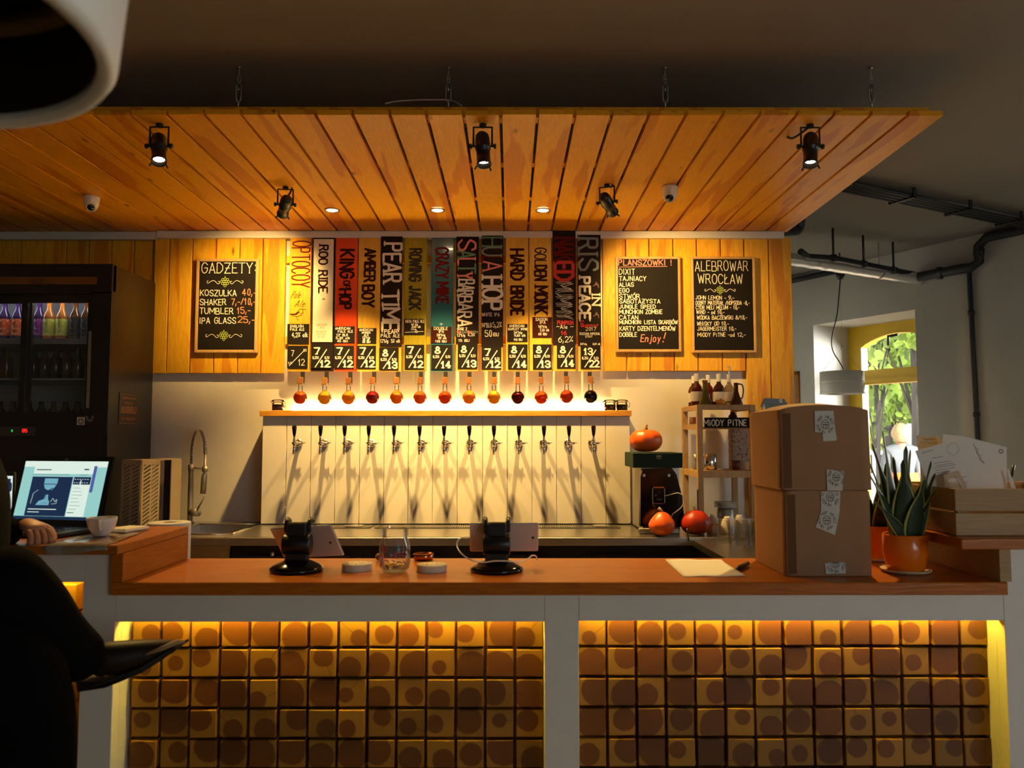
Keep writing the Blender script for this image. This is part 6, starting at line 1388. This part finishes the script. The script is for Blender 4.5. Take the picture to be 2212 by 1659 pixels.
MM = Matrix.Translation((X(275, 2.25), 2.25, LT + .0042)) @ Matrix.Rotation(-.25, 4, 'Z'); m = MB(); m.box((-.034, -.048, 0), (.034, .048, .008), bev=.0025, M=MM); obj('case', m, M['ceramic'], t); m = MB(); m.box((-.031, -.045, .0082), (.031, .045, .0092), M=MM); obj('back_cover', m, M['pale'], t)
# paper towel roll on a small shelf behind the upstand
x, D = X(364, 2.47), 2.475; zt_ = Z(1128, 2.47); m = MB(); m.lathe([(.022, 0), (.060, 0), (.061, .003), (.061, zt_ - .87 - .003), (.060, zt_ - .87), (.022, zt_ - .87), (.022, 0)], (x, D, .87), 44, cap=False)
t = thing('paper_roll', 'tall white paper towel roll behind the raised bar top', 'paper roll', (x, D, .87)); obj('paper', m, M['white'], t); m = MB(); m.lathe([(.0215, .001), (.0215, zt_ - .871), (.020, zt_ - .871), (.020, .001), (.0215, .001)], (x, D, .87), 24, cap=False); obj('cardboard_core', m, M['card'], t)
m = MB(); m.box((-1.6, 2.401, .84), (-.55, 2.60, .8695), bev=.002); tag(obj('under_bar_shelf', m, M['fridge']), 'dark shelf behind the bar carrying the paper roll', 'shelf')

YREF = 900
# ================================================================== ANNEX: pipes, duct, lamp, picture
def pipe(name, label, pts, r, cat='pipe', m_='pipe', n=12, clips=(), horiz=None):
    t = thing(name, label, cat, pts[0]); m = MB(); m.tube(pts, r, n); obj('tube', m, M[m_], t)
    for c, tgt in clips:
        m = MB(); c = Vector(c); d = Vector(tgt) - c; l = d.length; d.normalize(); ax = Vector(horiz or (1, 0, 0)).normalized() * .016
        m.tube([c - ax, c + ax], r * 1.35, 12); m.tube([c, Vector(tgt)], .008, 6); obj('clip', m, M[m_], t)
    return t
W_in = .03
def ww(s, z, off=.03): return wp(s, -off, z)
# conduits on the ceiling (four parallel)
ta, tb = Vector((1.50, 4.27, 0)), Vector((3.45, 5.30, 0)); dd = (tb - ta).normalized(); sd = Vector((-dd.y, dd.x, 0))
t = thing('conduit_bundle', 'bundle of black conduits clipped under the ceiling beyond the canopy', 'pipe', (ta.x, ta.y, CZ - .04))
for k in range(4): m = MB(); off = sd * (k - 1.5) * .036; m.tube([ta + off + Vector((0, 0, CZ - .042)), tb + off + Vector((0, 0, CZ - .042))], .0135, 10); obj('conduit', m, M['pipe'], t)
for f_ in (.18, .42, .66, .9):
    p = ta.lerp(tb, f_); m = MB(); MMc = Matrix.Translation(p + Vector((0, 0, CZ - .035))) @ Matrix.Rotation(math.atan2(dd.y, dd.x), 4, 'Z'); m.box((-.012, -.085, -.026), (.012, .085, -.019), M=MMc); m.box((-.012, -.085, -.026), (.012, -.075, .0345), M=MMc); m.box((-.012, .075, -.026), (.012, .085, .0345), M=MMc); obj('clip', m, M['pipe'], t)
# pipe down the window wall and back along it
s_a = 1.80; zc_ = CZ - .05
Cp = [ww(2.25, zc_, .06), ww(1.86, zc_, .06), ww(1.80, zc_ - .05, .06), ww(1.80, 2.63, .06), ww(1.74, 2.60, .06), ww(1.27, 2.605, .06)]
pipe('drain_pipe', 'thick black pipe stepping down the window wall and running along it', Cp, .034, clips=[(ww(1.80, 2.70, .06), ww(1.80, 2.70, 0)), (ww(1.5, 2.602, .06), ww(1.5, 2.602, 0))])
# cable pipe: clips on ceiling, then down the wall
A0 = P(1730, 559, 5.35); A1 = P(1745, 551, 5.5); A2 = P(1800, 545, 5.55); A3 = ww(1.30, 2.628, .06)
zA = 2.628
A0, A1, A2 = [Vector((v.x, v.y, zA)) for v in (A0, A1, A2)]
t = pipe('ceiling_conduit', 'thin black pipe on clips above the silver duct', [A0, A1, A2, A3], .021, horiz=(.88, .47, 0), clips=[(A2, (A2.x, A2.y, CZ)), (A2.lerp(A3, .35), tuple(A2.lerp(A3, .35)[:2]) + (CZ,)), (A2.lerp(A3, .72), tuple(A2.lerp(A3, .72)[:2]) + (CZ,))])
pipe('wall_pipe', 'long vertical black pipe running down the window wall', [ww(1.34, 2.63, .022), ww(1.66, 2.63, .022), ww(1.70, 2.60, .022), ww(1.71, 1.9, .022), ww(1.72, 1.0, .022), ww(1.72, .02, .022)], .017, clips=[(ww(1.705, 2.28, .022), ww(1.705, 2.28, 0)), (ww(1.715, 1.55, .022), ww(1.715, 1.55, 0))], horiz=(0, 0, 1))
e0 = wp(.6, -.05, CZ - .05); e1 = wp(-1.2, -.05, CZ - .05); pipe('corner_pipe', 'black pipe in the corner between ceiling and window wall', [e0, e1], .024)
du0 = Vector((1.62, 5.50, 2.66)); du1 = wp(1.30, -.01, 2.60); t = thing('air_duct', 'silver foil covered air duct under the annex ceiling', 'duct', du0); 
pts = [du0.lerp(du1, k / 40) for k in range(41)]; m = MB(); m.tube(pts, [.046 + .0018 * math.sin(k * 1.9) for k in range(41)], 20); obj('foil_tube', m, M['foil'], t)
for f_ in (.2, .75): p = du0.lerp(du1, f_); m = MB(); m.tube([p + Vector((0, 0, .04)), Vector((p.x, p.y, CZ))], .003, 6); m.tube([p - (du1 - du0).normalized() * .008, p + (du1 - du0).normalized() * .008], .0495, 20); obj('hanger_band', m, M['steeld'], t)
m = MB(); m.tube(smoothpath([P(1680, 503, 4.9), P(1712, 501, 5.0), P(1722, 495, 5.05), P(1726, 484, 5.05), P(1727, 440, 5.05)]), .036, 14); tag(obj('elbow_pipe', m, M['pipe']), 'thick black pipe elbow at the outer end of the cream rail', 'pipe')
# pendant drum lamp
D = 6.3; x = X(1821, D); zt_, zb_ = Z(803, D), Z(851, D); rr_ = .163
t = thing('pendant_lamp', 'white drum pendant lamp hanging before the yellow window', 'pendant lamp', (x, D, zb_))
m = MB(); m.lathe([(rr_, 0), (rr_, zt_ - zb_), (rr_ - .004, zt_ - zb_), (rr_ - .004, 0), (rr_, 0)], (x, D, zb_), 48, cap=False); m.lathe([(rr_ + .002, .0), (rr_ + .004, .006), (rr_ + .002, .012)], (x, D, zb_), 48, cap=False); obj('drum_shade', m, M['ceramic'], t)
m = MB(); m.lathe([(rr_ + .001, (zt_ - zb_) * .5), (rr_ + .003, (zt_ - zb_) * .53), (rr_ + .001, (zt_ - zb_) * .56)], (x, D, zb_), 48, cap=False); obj('trim_ring', m, M['ceramic'], t)
cxp = P(1815, 590, D); m = MB(); m.lathe([(.018, -.05), (.034, -.02), (.036, .03), (0, .03)], (cxp.x, D, cxp.z), 20); m.tube([(cxp.x, D, cxp.z + .02), (cxp.x, D, CZ)], .006, 6); obj('ceiling_cup', m, M['black'], t)
m = MB(); m.tube(smoothpath([P(1815, 603, D), P(1812, 640, D), P(1808, 680, D), P(1797, 730, D), P(1799, 757, D), P(1812, 780, D), P(1821, 795, D), P(1822, 803, D)]), .0045, 6); m.tube([P(1822, 803, D), (x, D, zb_ + .05)], .004, 6); obj('cord', m, M['black'], t)
m = MB(); j_ = P(1819, 750, D); m.tube([(j_.x, D, CZ), j_], .0012, 5); m.tube([j_, (x - rr_ + .01, D, zt_)], .0012, 5); m.tube([j_, (x + .10, D - .12, zt_)], .0012, 5); m.tube([j_, (x + .08, D + .135, zt_)], .0012, 5); m.tube([j_ - Vector((0, 0, .015)), j_ + Vector((0, 0, .015))], .005, 6); obj('suspension_wire', m, M['steeld'], t)
m = MB(); m.sphere((x, D, zb_ + .07), .04); m.tube([(x, D, zb_ + .10), (x, D, zb_ + .16)], .02); m.box((x - rr_ + .003, D - .003, zt_ - .012), (x + rr_ - .003, D + .003, zt_ - .006)); obj('bulb_holder', m, M['ceramic'], t)
# framed picture on the window wall
t = thing('framed_picture', 'small framed picture on the wall between pine boards and window', 'picture', wp(-.03, -.02, 1.75))
ps0, ps1, pz0, pz1 = -.30, .105, Z(884, 7.2), Z(803, 7.25)
m = MB()
for q in (((ps0, -.02, pz0), (ps0 + .03, 0, pz1)), ((ps1 - .03, -.02, pz0), (ps1, 0, pz1)), ((ps0, -.02, pz1 - .03), (ps1, 0, pz1)), ((ps0, -.02, pz0), (ps1, 0, pz0 + .03))): m.box(q[0], q[1], M=WM)
obj('wooden_frame', m, M['edge'], t); m = MB(); m.box((ps0 + .03, -.008, pz0 + .03), (ps1 - .03, -.001, pz1 - .03), M=WM); mt_ = obj('mat_board', m, mat('grey_mat', (.22, .23, .22), .8), t); m = MB(); m.box((ps0 + .10, -.011, pz0 + .10), (ps1 - .10, -.008, pz1 - .10), M=WM); obj('print', m, labmat('art_print', (.25, .27, .26), (.10, .12, .12)), mt_)

# ================================================================== OUTSIDE
m = MB(); m.prism([wp(-14, .62, -.16), wp(30, .62, -.16), wp(30, 40, -.16), wp(-14, 40, -.16)], (0, 0, -.05)); struct('outside_pavement', m, mat('paving', (.42, .40, .37), .9, noise=.1))
m = MB(); m.prism([wp(-14, 7.5, -.158), wp(30, 7.5, -.158), wp(30, 40, -.158), wp(-14, 40, -.158)], (0, 0, .06)); tag(obj('lawn', m, mat('grass', (.14, .26, .05), .9, noise=.5, nscale=3)), 'green lawn beyond the pavement outside the window', 'grass', kind='stuff')
def leafmat(n, c):
    m, nt, b = newmat(n); N = nt.nodes.new; L = nt.links.new; oi = N('ShaderNodeNewGeometry'); r = N('ShaderNodeValToRGB'); r.color_ramp.elements[0].color = (*[x_ * .45 for x_ in c], 1); r.color_ramp.elements[1].color = (*[min(1, x_ * 1.5) for x_ in c], 1)
    L(oi.outputs['Random Per Island'], r.inputs[0]); L(r.outputs[0], b.inputs['Base Color']); b.inputs['Roughness'].default_value = .6
    tr = N('ShaderNodeBsdfTranslucent'); L(r.outputs[0], tr.inputs[0]); mx_ = N('ShaderNodeMixShader'); mx_.inputs[0].default_value = .45; o = nt.nodes['Material Output']; L(b.outputs[0], mx_.inputs[1]); L(tr.outputs[0], mx_.inputs[2]); L(mx_.outputs[0], o.inputs[0]); return m
lg1, lg2, lg3 = leafmat('leaf_green', (.30, .42, .06)), leafmat('leaf_yellow', (.62, .60, .09)), leafmat('leaf_dark', (.14, .24, .05))
bark = mat('bark', (.035, .026, .02), .95, bump=.9, nscale=18)
def tree(label, x, y, h, tr, cr, zc, nleaf, lm, crown, seed, ls=.07):
    rr = random.Random(seed); t = thing('leafy_tree', label, 'tree', (x, y, -.16), 'trees outside the window'); m = MB(); top = Vector((x, y, h))
    m.tube([(x, y, -.16), (x + .05, y, h * .4), (x - .04, y, h * .75), top], [tr * 1.15, tr, tr * .7, tr * .25], 12); obj('trunk', m, bark, t)
    cs = []; m = MB()
    for i in range(crown):
        a = rr.uniform(0, 2 * PI); f = rr.uniform(.2, .9); b0 = Vector((x, y, h * f)); e = Vector((x + math.cos(a) * cr * rr.uniform(.4, 1), y + math.sin(a) * cr * rr.uniform(.4, 1), zc[0] + (zc[1] - zc[0]) * rr.random())); cs.append((b0, e))
        mid = b0.lerp(e, .5) + Vector((rr.uniform(-.1, .1), 0, .10 * cr)); m.tube([b0, mid, e], [min(.03, tr * .3), .012, .004], 5)
    obj('branches', m, bark, t); m = MB()
    for i in range(nleaf):
        b0, e = rr.choice(cs); f = rr.uniform(.55, 1.08); c = b0.lerp(e, f) + Vector((rr.gauss(0, .12 * cr), rr.gauss(0, .12 * cr), rr.gauss(0, .10 * cr))); s = ls * rr.uniform(.6, 1.3)
        M3 = Euler((rr.uniform(0, 6), rr.uniform(0, 6), rr.uniform(0, 6))).to_matrix()
        m.face([c + M3 @ Vector(q) * s for q in ((-.5, 0, 0), (-.15, .42, .05), (.4, .32, 0), (.6, 0, -.05), (.4, -.32, 0), (-.15, -.42, .05))])
    obj('foliage', m, lm, t, fix=False, kind='stuff'); return t
def OP(px, D): return (px - 1102) * D / F
tree('big dark-trunked tree standing close beyond the window', OP(1990, 10.2), 10.2, 5.4, .14, 1.3, (2.6, 4.6), 1500, lg1, 16, 3, ls=.13)
tree('young slender tree in the middle of the window view', OP(1941, 13), 13.0, 3.9, .035, .8, (1.6, 3.9), 1500, lg1, 22, 5, ls=.15)
tree('yellowing tree farther back outside the window', OP(1915, 17), 17.0, 5.2, .08, 1.8, (1.4, 4.8), 2600, lg2, 26, 8, ls=.20)
tree('dark broad tree at the back of the lawn', OP(1985, 21), 21.0, 7.0, .12, 2.4, (1.8, 6.0), 2600, lg3, 26, 9, ls=.26)
tree('pale yellow tree far beyond the young tree', OP(1890, 25), 25.0, 6.5, .12, 3.0, (1.2, 6.0), 3000, lg2, 26, 12, ls=.28)
tree('leafy green tree with low branches near the pane', OP(1890, 11.5), 11.5, 4.4, .03, .75, (2.0, 4.2), 1000, lg1, 18, 15, ls=.12)
# hedge row closing the view
m = MB(); rr = random.Random(5)
for i in range(5200):
    c = wp(rr.uniform(-14, 8), rr.uniform(22, 25), rr.uniform(-.1, 1.5)); s = .3 * rr.uniform(.5, 1.2); M3 = Euler((rr.uniform(0, 6), rr.uniform(0, 6), 0)).to_matrix(); m.face([c + M3 @ Vector(q) * s for q in ((-.5, 0, 0), (0, .4, 0), (.5, 0, 0), (0, -.4, 0))])
tag(obj('hedge', m, lg2, fix=False), 'low yellowish hedge at the far side of the lawn', 'hedge', kind='stuff')
# parked car, small fence and white post
t = thing('parked_car', 'pale parked car behind the person outside', 'car', (OP(1900, 15), 15.0, -.158)); cx_, cy_ = OP(1893, 15), 15.0
m = MB(); prof = [(-2.0, .35), (-1.95, .75), (-1.2, .88), (-.7, 1.28), (.55, 1.30), (1.15, .92), (1.9, .78), (2.0, .4), (1.9, .25), (-1.9, .25)]; m.prism([(cx_ + a, cy_, b - .16) for a, b in prof], (0, 1.6, 0)); obj('car_body', m, mat('car_paint', (.62, .66, .66), .25, coat=.5), t)
m = MB(); m.prism([(cx_ + a, cy_ - .006, b - .16) for a, b in [(-1.05, .90), (-.66, 1.22), (-.1, 1.24), (-.1, .90)]], (0, .005, 0)); obj('side_window', m, M['blackg'], t); m = MB(); m.prism([(cx_ + a, cy_ - .006, b - .16) for a, b in [(-.02, .90), (-.02, 1.24), (.50, 1.24), (.98, .90)]], (0, .005, 0)); obj('side_window', m, M['blackg'], t)
for wx_ in (-1.25, 1.25):
    for wy in (.0, 1.42): m = MB(); m.tube([(cx_ + wx_, cy_ + wy - .01, .16), (cx_ + wx_, cy_ + wy + .19, .16)], .31, 24); obj('wheel', m, M['black'], t)
t = thing('metal_fence', 'low dark metal fence by the lawn outside', 'fence', (OP(1965, 12), 12, -.15))
for k in range(8): xx = OP(1955, 12) + k * .12; m = MB(); m.box((xx, 12.0, -.15), (xx + .02, 12.02, 1.25)); obj('fence_bar', m, M['pipe'], t)
m = MB(); m.box((OP(1955, 12) - .02, 12.0, 1.18), (OP(1955, 12) + .9, 12.025, 1.22)); m.box((OP(1955, 12) - .02, 12.0, .3), (OP(1955, 12) + .9, 12.025, .34)); obj('fence_rail', m, M['pipe'], t)
m = MB(); m.box((OP(1961, 12.4), 12.4, -.1), (OP(1969, 12.4), 12.45, Z(915, 12.4)), bev=.005); tag(obj('white_post', m, M['white']), 'white post by the fence outside the window', 'post')

# ------------------------------------------------------------------ people
def skinned(name, verts, edges, radii, m_, parent, root=0, sub=2, smooth=True):
    me = bpy.data.meshes.new(name); o0 = WL[parent.name] if parent else Vector((0, 0, 0)); me.from_pydata([tuple(Vector(v) - o0) for v in verts], edges, []); me.update()
    o = bpy.data.objects.new(name, me); COL.objects.link(o); o.parent = parent; WL[o.name] = o0
    if not me.skin_vertices: 
        bm = bmesh.new(); bm.from_mesh(me); bm.verts.layers.skin.verify(); bm.to_mesh(me); bm.free()
    for i, r in enumerate(radii): sv = me.skin_vertices[0].data[i]; sv.radius = (r, r) if not isinstance(r, tuple) else r; sv.use_root = (i == root)
    md = o.modifiers.new('skin', 'SKIN'); md.use_smooth_shade = True; s2 = o.modifiers.new('sub', 'SUBSURF'); s2.levels = sub; s2.render_levels = sub
    dg = bpy.context.evaluated_depsgraph_get(); ev = o.evaluated_get(dg); nm = bpy.data.meshes.new_from_object(ev); o.modifiers.clear(); o.data = nm; nm.materials.clear(); nm.materials.append(m_)
    for p in nm.polygons: p.use_smooth = True
    return o
def head(t, c, r, yaw, hairm, skinm, long_=False):
    MM = Matrix.Translation(c) @ Matrix.Rotation(yaw, 4, 'Z')      # face towards -Y of this frame
    m = MB(); m.sphere((0, 0, 0), r, (.80, .95, 1.12), 24, 18)
    for v in m.bm.verts:
        if v.co.z < -.2 * r: v.co.x *= 1 - .28 * (-v.co.z / r - .2); v.co.y = v.co.y * .9 - .06 * r
        if v.co.y < -.75 * r and abs(v.co.x) < .2 * r and -.25 * r < v.co.z < .1 * r: v.co.y -= .16 * r
    m.tube([(0, -.9 * r, .12 * r), (0, -1.12 * r, -.14 * r), (0, -.92 * r, -.24 * r)], [.07 * r, .15 * r, .10 * r], 8)
    for s in (-1, 1): m.sphere((s * .80 * r, .04 * r, -.02 * r), .2 * r, (.4, .8, 1.2), 10, 8)
    m.tube([(0, .12 * r, -.7 * r), (0, .18 * r, -1.7 * r)], [.50 * r, .56 * r], 14)
    bmesh.ops.transform(m.bm, matrix=MM, verts=m.bm.verts); obj('head', m, skinm, t)
    for s in (-1, 1): m = MB(); m.sphere((s * .30 * r, -.84 * r, .08 * r), .09 * r, (1, .6, .7), 8, 6, M=MM); obj('eye', m, M['blackg'], t)
    m = MB(); m.tube([MM @ Vector((-.24 * r, -.86 * r, -.50 * r)), MM @ Vector((0, -.93 * r, -.49 * r)), MM @ Vector((.24 * r, -.86 * r, -.50 * r))], .045 * r, 6); obj('mouth', m, mat('lips', (.35, .12, .09), .5), t)
    m = MB(); m.sphere((0, .10 * r, .16 * r), 1.07 * r, (.86, .98, 1.10), 24, 18); dl = [v for v in m.bm.verts if v.co.z < (.30 * r if v.co.y < -.35 * r else -.05 * r if v.co.y < .1 * r else -.75 * r) ]
    bmesh.ops.delete(m.bm, geom=dl, context='VERTS'); rr = random.Random(4)
    for v in m.bm.verts: v.co *= 1 + rr.uniform(-.02, .04)
    bmesh.ops.transform(m.bm, matrix=MM, verts=m.bm.verts); h_ = obj('hair', m, hairm, t, fix=False); md = h_.modifiers.new('thick', 'SOLIDIFY'); md.thickness = r * .12; md.offset = 1
# person outside, seen from behind
D = 9.4; hx_ = X(1944, D); hz = Z(941, D)
t = thing('person', 'blond person in a grey jacket and orange skirt outside the window, seen from behind', 'person', (hx_, D, -.16))
vs = [(hx_, D, .80), (hx_, D, 1.02), (hx_, D, 1.22), (hx_, D - .02, 1.33), (hx_ - .15, D, 1.23), (hx_ - .20, D, .98), (hx_ - .15, D + .14, .80), (hx_ + .15, D, 1.23), (hx_ + .20, D, .98), (hx_ + .15, D + .14, .80), (hx_ - .09, D, .62), (hx_ - .10, D, .32), (hx_ - .10, D, .0), (hx_ - .10, D + .12, -.10), (hx_ + .09, D, .62), (hx_ + .10, D, .32), (hx_ + .10, D, .0), (hx_ + .10, D + .12, -.10)]
skinned('body', vs, [(0, 1), (1, 2), (2, 3), (2, 4), (4, 5), (5, 6), (2, 7), (7, 8), (8, 9), (0, 10), (10, 11), (11, 12), (12, 13), (0, 14), (14, 15), (15, 16), (16, 17)], [.14, .12, .13, .055, .07, .055, .045, .075, .055, .045, .09, .065, .045, .045, .09, .065, .045, .045], mat('grey_jacket', (.09, .10, .11), .8), t)
head(t, Vector((hx_, D, hz)), .098, PI * .93, mat('blond_hair', (.36, .24, .11), .7, noise=.3, nscale=60), M['skin'])
m = MB(); m.lathe([(.17, .99), (.185, .9), (.21, .72), (.24, .45), (.235, .45), (.18, .9), (.165, .99)], (hx_, D, 0), 28, cap=False); obj('orange_skirt', m, mat('orange_cloth', (.85, .16, .015), .7), t)

# seated person in black at the left
D = 1.6
def q_(px, py, D_): return P(px, py, D_)
pel = q_(-150, 1395, 1.52); ch = q_(-160, 1110, 1.58); nk = q_(-150, 965, 1.62); shR = q_(-80, 1010, 1.74); shL = q_(-215, 1015, 1.40)
t = thing('person', 'person in black sitting at the bar, one leg crossed, a hand on the counter', 'person', (pel.x, pel.y, pel.z - .1))
elR = q_(-60, 1178, 1.93); wrR = q_(44, 1135, 2.035); elL = q_(-215, 1230, 1.42); wrL = q_(-95, 1290, 1.55)
hipA = q_(-110, 1400, 1.60); knA = q_(12, 1238, 1.50); shinA = q_(95, 1375, 1.60); anA = q_(205, 1437, 1.70)
hipB = q_(-150, 1430, 1.42); knB = q_(55, 1470, 1.50); shB = q_(70, 1720, 1.58); anB = q_(60, 2090, 1.66); 
vs = [pel, pel.lerp(ch, .5), ch, nk, shR, elR, wrR, shL, elL, wrL, hipA, knA, shinA, anA, hipB, knB, shB, anB, hipA.lerp(knA, .55), hipB.lerp(knB, .55)]
ed = [(0, 1), (1, 2), (2, 3), (2, 4), (4, 5), (5, 6), (2, 7), (7, 8), (8, 9), (0, 10), (10, 18), (18, 11), (11, 12), (12, 13), (0, 14), (14, 19), (19, 15), (15, 16), (16, 17)]
skinned('body', vs, ed, [.155, .155, .16, .058, .085, .055, .036, .085, .055, .036, .10, .085, .076, .048, .11, .10, .078, .06, .09, .10], M['cloth'], t)
head(t, nk + Vector((-.13, -.04, .20)), .098, 1.25, mat('dark_hair', (.02, .012, .008), .6), M['skin'])
# crossed leg shoe
a0, a1, a2, a3 = q_(196, 1450, 1.70), q_(243, 1425, 1.71), q_(318, 1408, 1.74), q_(385, 1393, 1.77)
skinned('shoe', [a0, q_(218, 1420, 1.70), a1, a2, a3], [(0, 1), (1, 2), (0, 2), (2, 3), (3, 4)][:2] + [(2, 3), (3, 4)], [(.030, .034), (.036, .036), (.042, .040), (.038, .029), (.020, .012)], M['leather'], t)
m = MB(); sd_ = Vector((0, .034, 0)); top_ = [q_(183, 1462, 1.70), q_(240, 1462, 1.71), q_(320, 1432, 1.74), q_(392, 1388, 1.77)]; bot_ = [q_(187, 1484, 1.70), q_(245, 1475, 1.71), q_(322, 1444, 1.74), q_(395, 1393, 1.77)]
m.prism([p - sd_ for p in top_] + [p - sd_ for p in bot_[::-1]], sd_ * 2); obj('shoe_sole', m, M['leather'], t)
m = MB(); m.tube([q_(315, 1414, 1.69), q_(350, 1401, 1.70), q_(382, 1387, 1.71), q_(396, 1386, 1.735)], [.002, .0045, .0055, .004], 8); obj('sole_edge', m, M['sole'], t)
# standing foot shoe and stool
f0 = anB; m = MB(); skinned('shoe', [f0 + Vector((-.03, 0, -.03)), Vector((f0.x + .02, f0.y, f0.z - .06)), Vector((f0.x + .10, f0.y + .01, f0.z - .075)), Vector((f0.x + .18, f0.y + .01, f0.z - .08))], [(0, 1), (1, 2), (2, 3)], [(.035, .035), (.04, .035), (.038, .028), (.028, .018)], M['leather'], t); m.bm.free()
# hands with five fingers
def hand(t, wr, palm_end, finger_dirs, sc_=1.0, name='hand'):
    ax = (palm_end - wr).normalized(); up = Vector((0, 0, 1)); sdv = ax.cross(up).normalized(); upv = sdv.cross(ax).normalized()
    V = [wr, wr.lerp(palm_end, .5), palm_end]; E = [(0, 1), (1, 2)]; Rr = [(.024 * sc_, .020 * sc_), (.034 * sc_, .018 * sc_), (.036 * sc_, .015 * sc_)]
    skinned(name, V, E, Rr, M['skin'], t)
    h0 = t
    for i, (o_, l, curl) in enumerate(finger_dirs):
        b = palm_end + sdv * o_ * sc_ - ax * .012; p1 = b + (ax * math.cos(curl * .4) - upv * math.sin(curl * .4)) * l * .42; p2 = p1 + (ax * math.cos(curl) - upv * math.sin(curl)) * l * .33; p3 = p2 + (ax * math.cos(curl * 1.5) - upv * math.sin(curl * 1.5)) * l * .25
        skinned('finger', [b, p1, p2, p3], [(0, 1), (1, 2), (2, 3)], [.0092 * sc_, .0088 * sc_, .0078 * sc_, .0064 * sc_], M['skin'], t)
    b = wr.lerp(palm_end, .25) + sdv * -.026 * sc_; p1 = b - sdv * .020 + ax * .026 - upv * .008; p2 = p1 + ax * .026 - upv * .012 + sdv * .004; p3 = p2 + ax * .016 - upv * .008 + sdv * .010
    skinned('thumb', [b + sdv * .008, p1, p2, p3], [(0, 1), (1, 2), (2, 3)], [.0125 * sc_, .0105 * sc_, .0092 * sc_, .0072 * sc_], M['skin'], t)
hand(t, q_(50, 1128, 2.03), q_(86, 1146, 2.00), [(-.026, .060, 1.35), (-.009, .068, 1.45), (.009, .064, 1.5), (.025, .052, 1.55)], .92)
hand(t, wrL, wrL + Vector((.075, .03, -.02)), [(-.026, .070, .8), (-.009, .078, .85), (.009, .073, .9), (.025, .058, .95)], 1.0)
cx_, cy_, sz = pel.x, pel.y - .03, pel.z - .155
t = thing('bar_stool', 'dark bar stool under the person in black', 'stool', (cx_, cy_, 0)); m = MB(); m.lathe([(0, -.03), (.16, -.03), (.175, -.015), (.17, 0), (0, .004)], (cx_, cy_, sz), 32); obj('seat', m, M['black'], t)
for sx_ in (-1, 1):
    for sy_ in (-1, 1): m = MB(); m.tube([(cx_ + sx_ * .10, cy_ + sy_ * .10, sz - .03), (cx_ + sx_ * .17, cy_ + sy_ * .17, 0.002)], .013, 10); obj('leg', m, M['black'], t)
m = MB(); m.tube([(cx_ + .205 * math.cos(a), cy_ + .205 * math.sin(a), .22) for a in [i * PI / 12 for i in range(25)]], .009, 8); obj('foot_ring', m, M['black'], t)
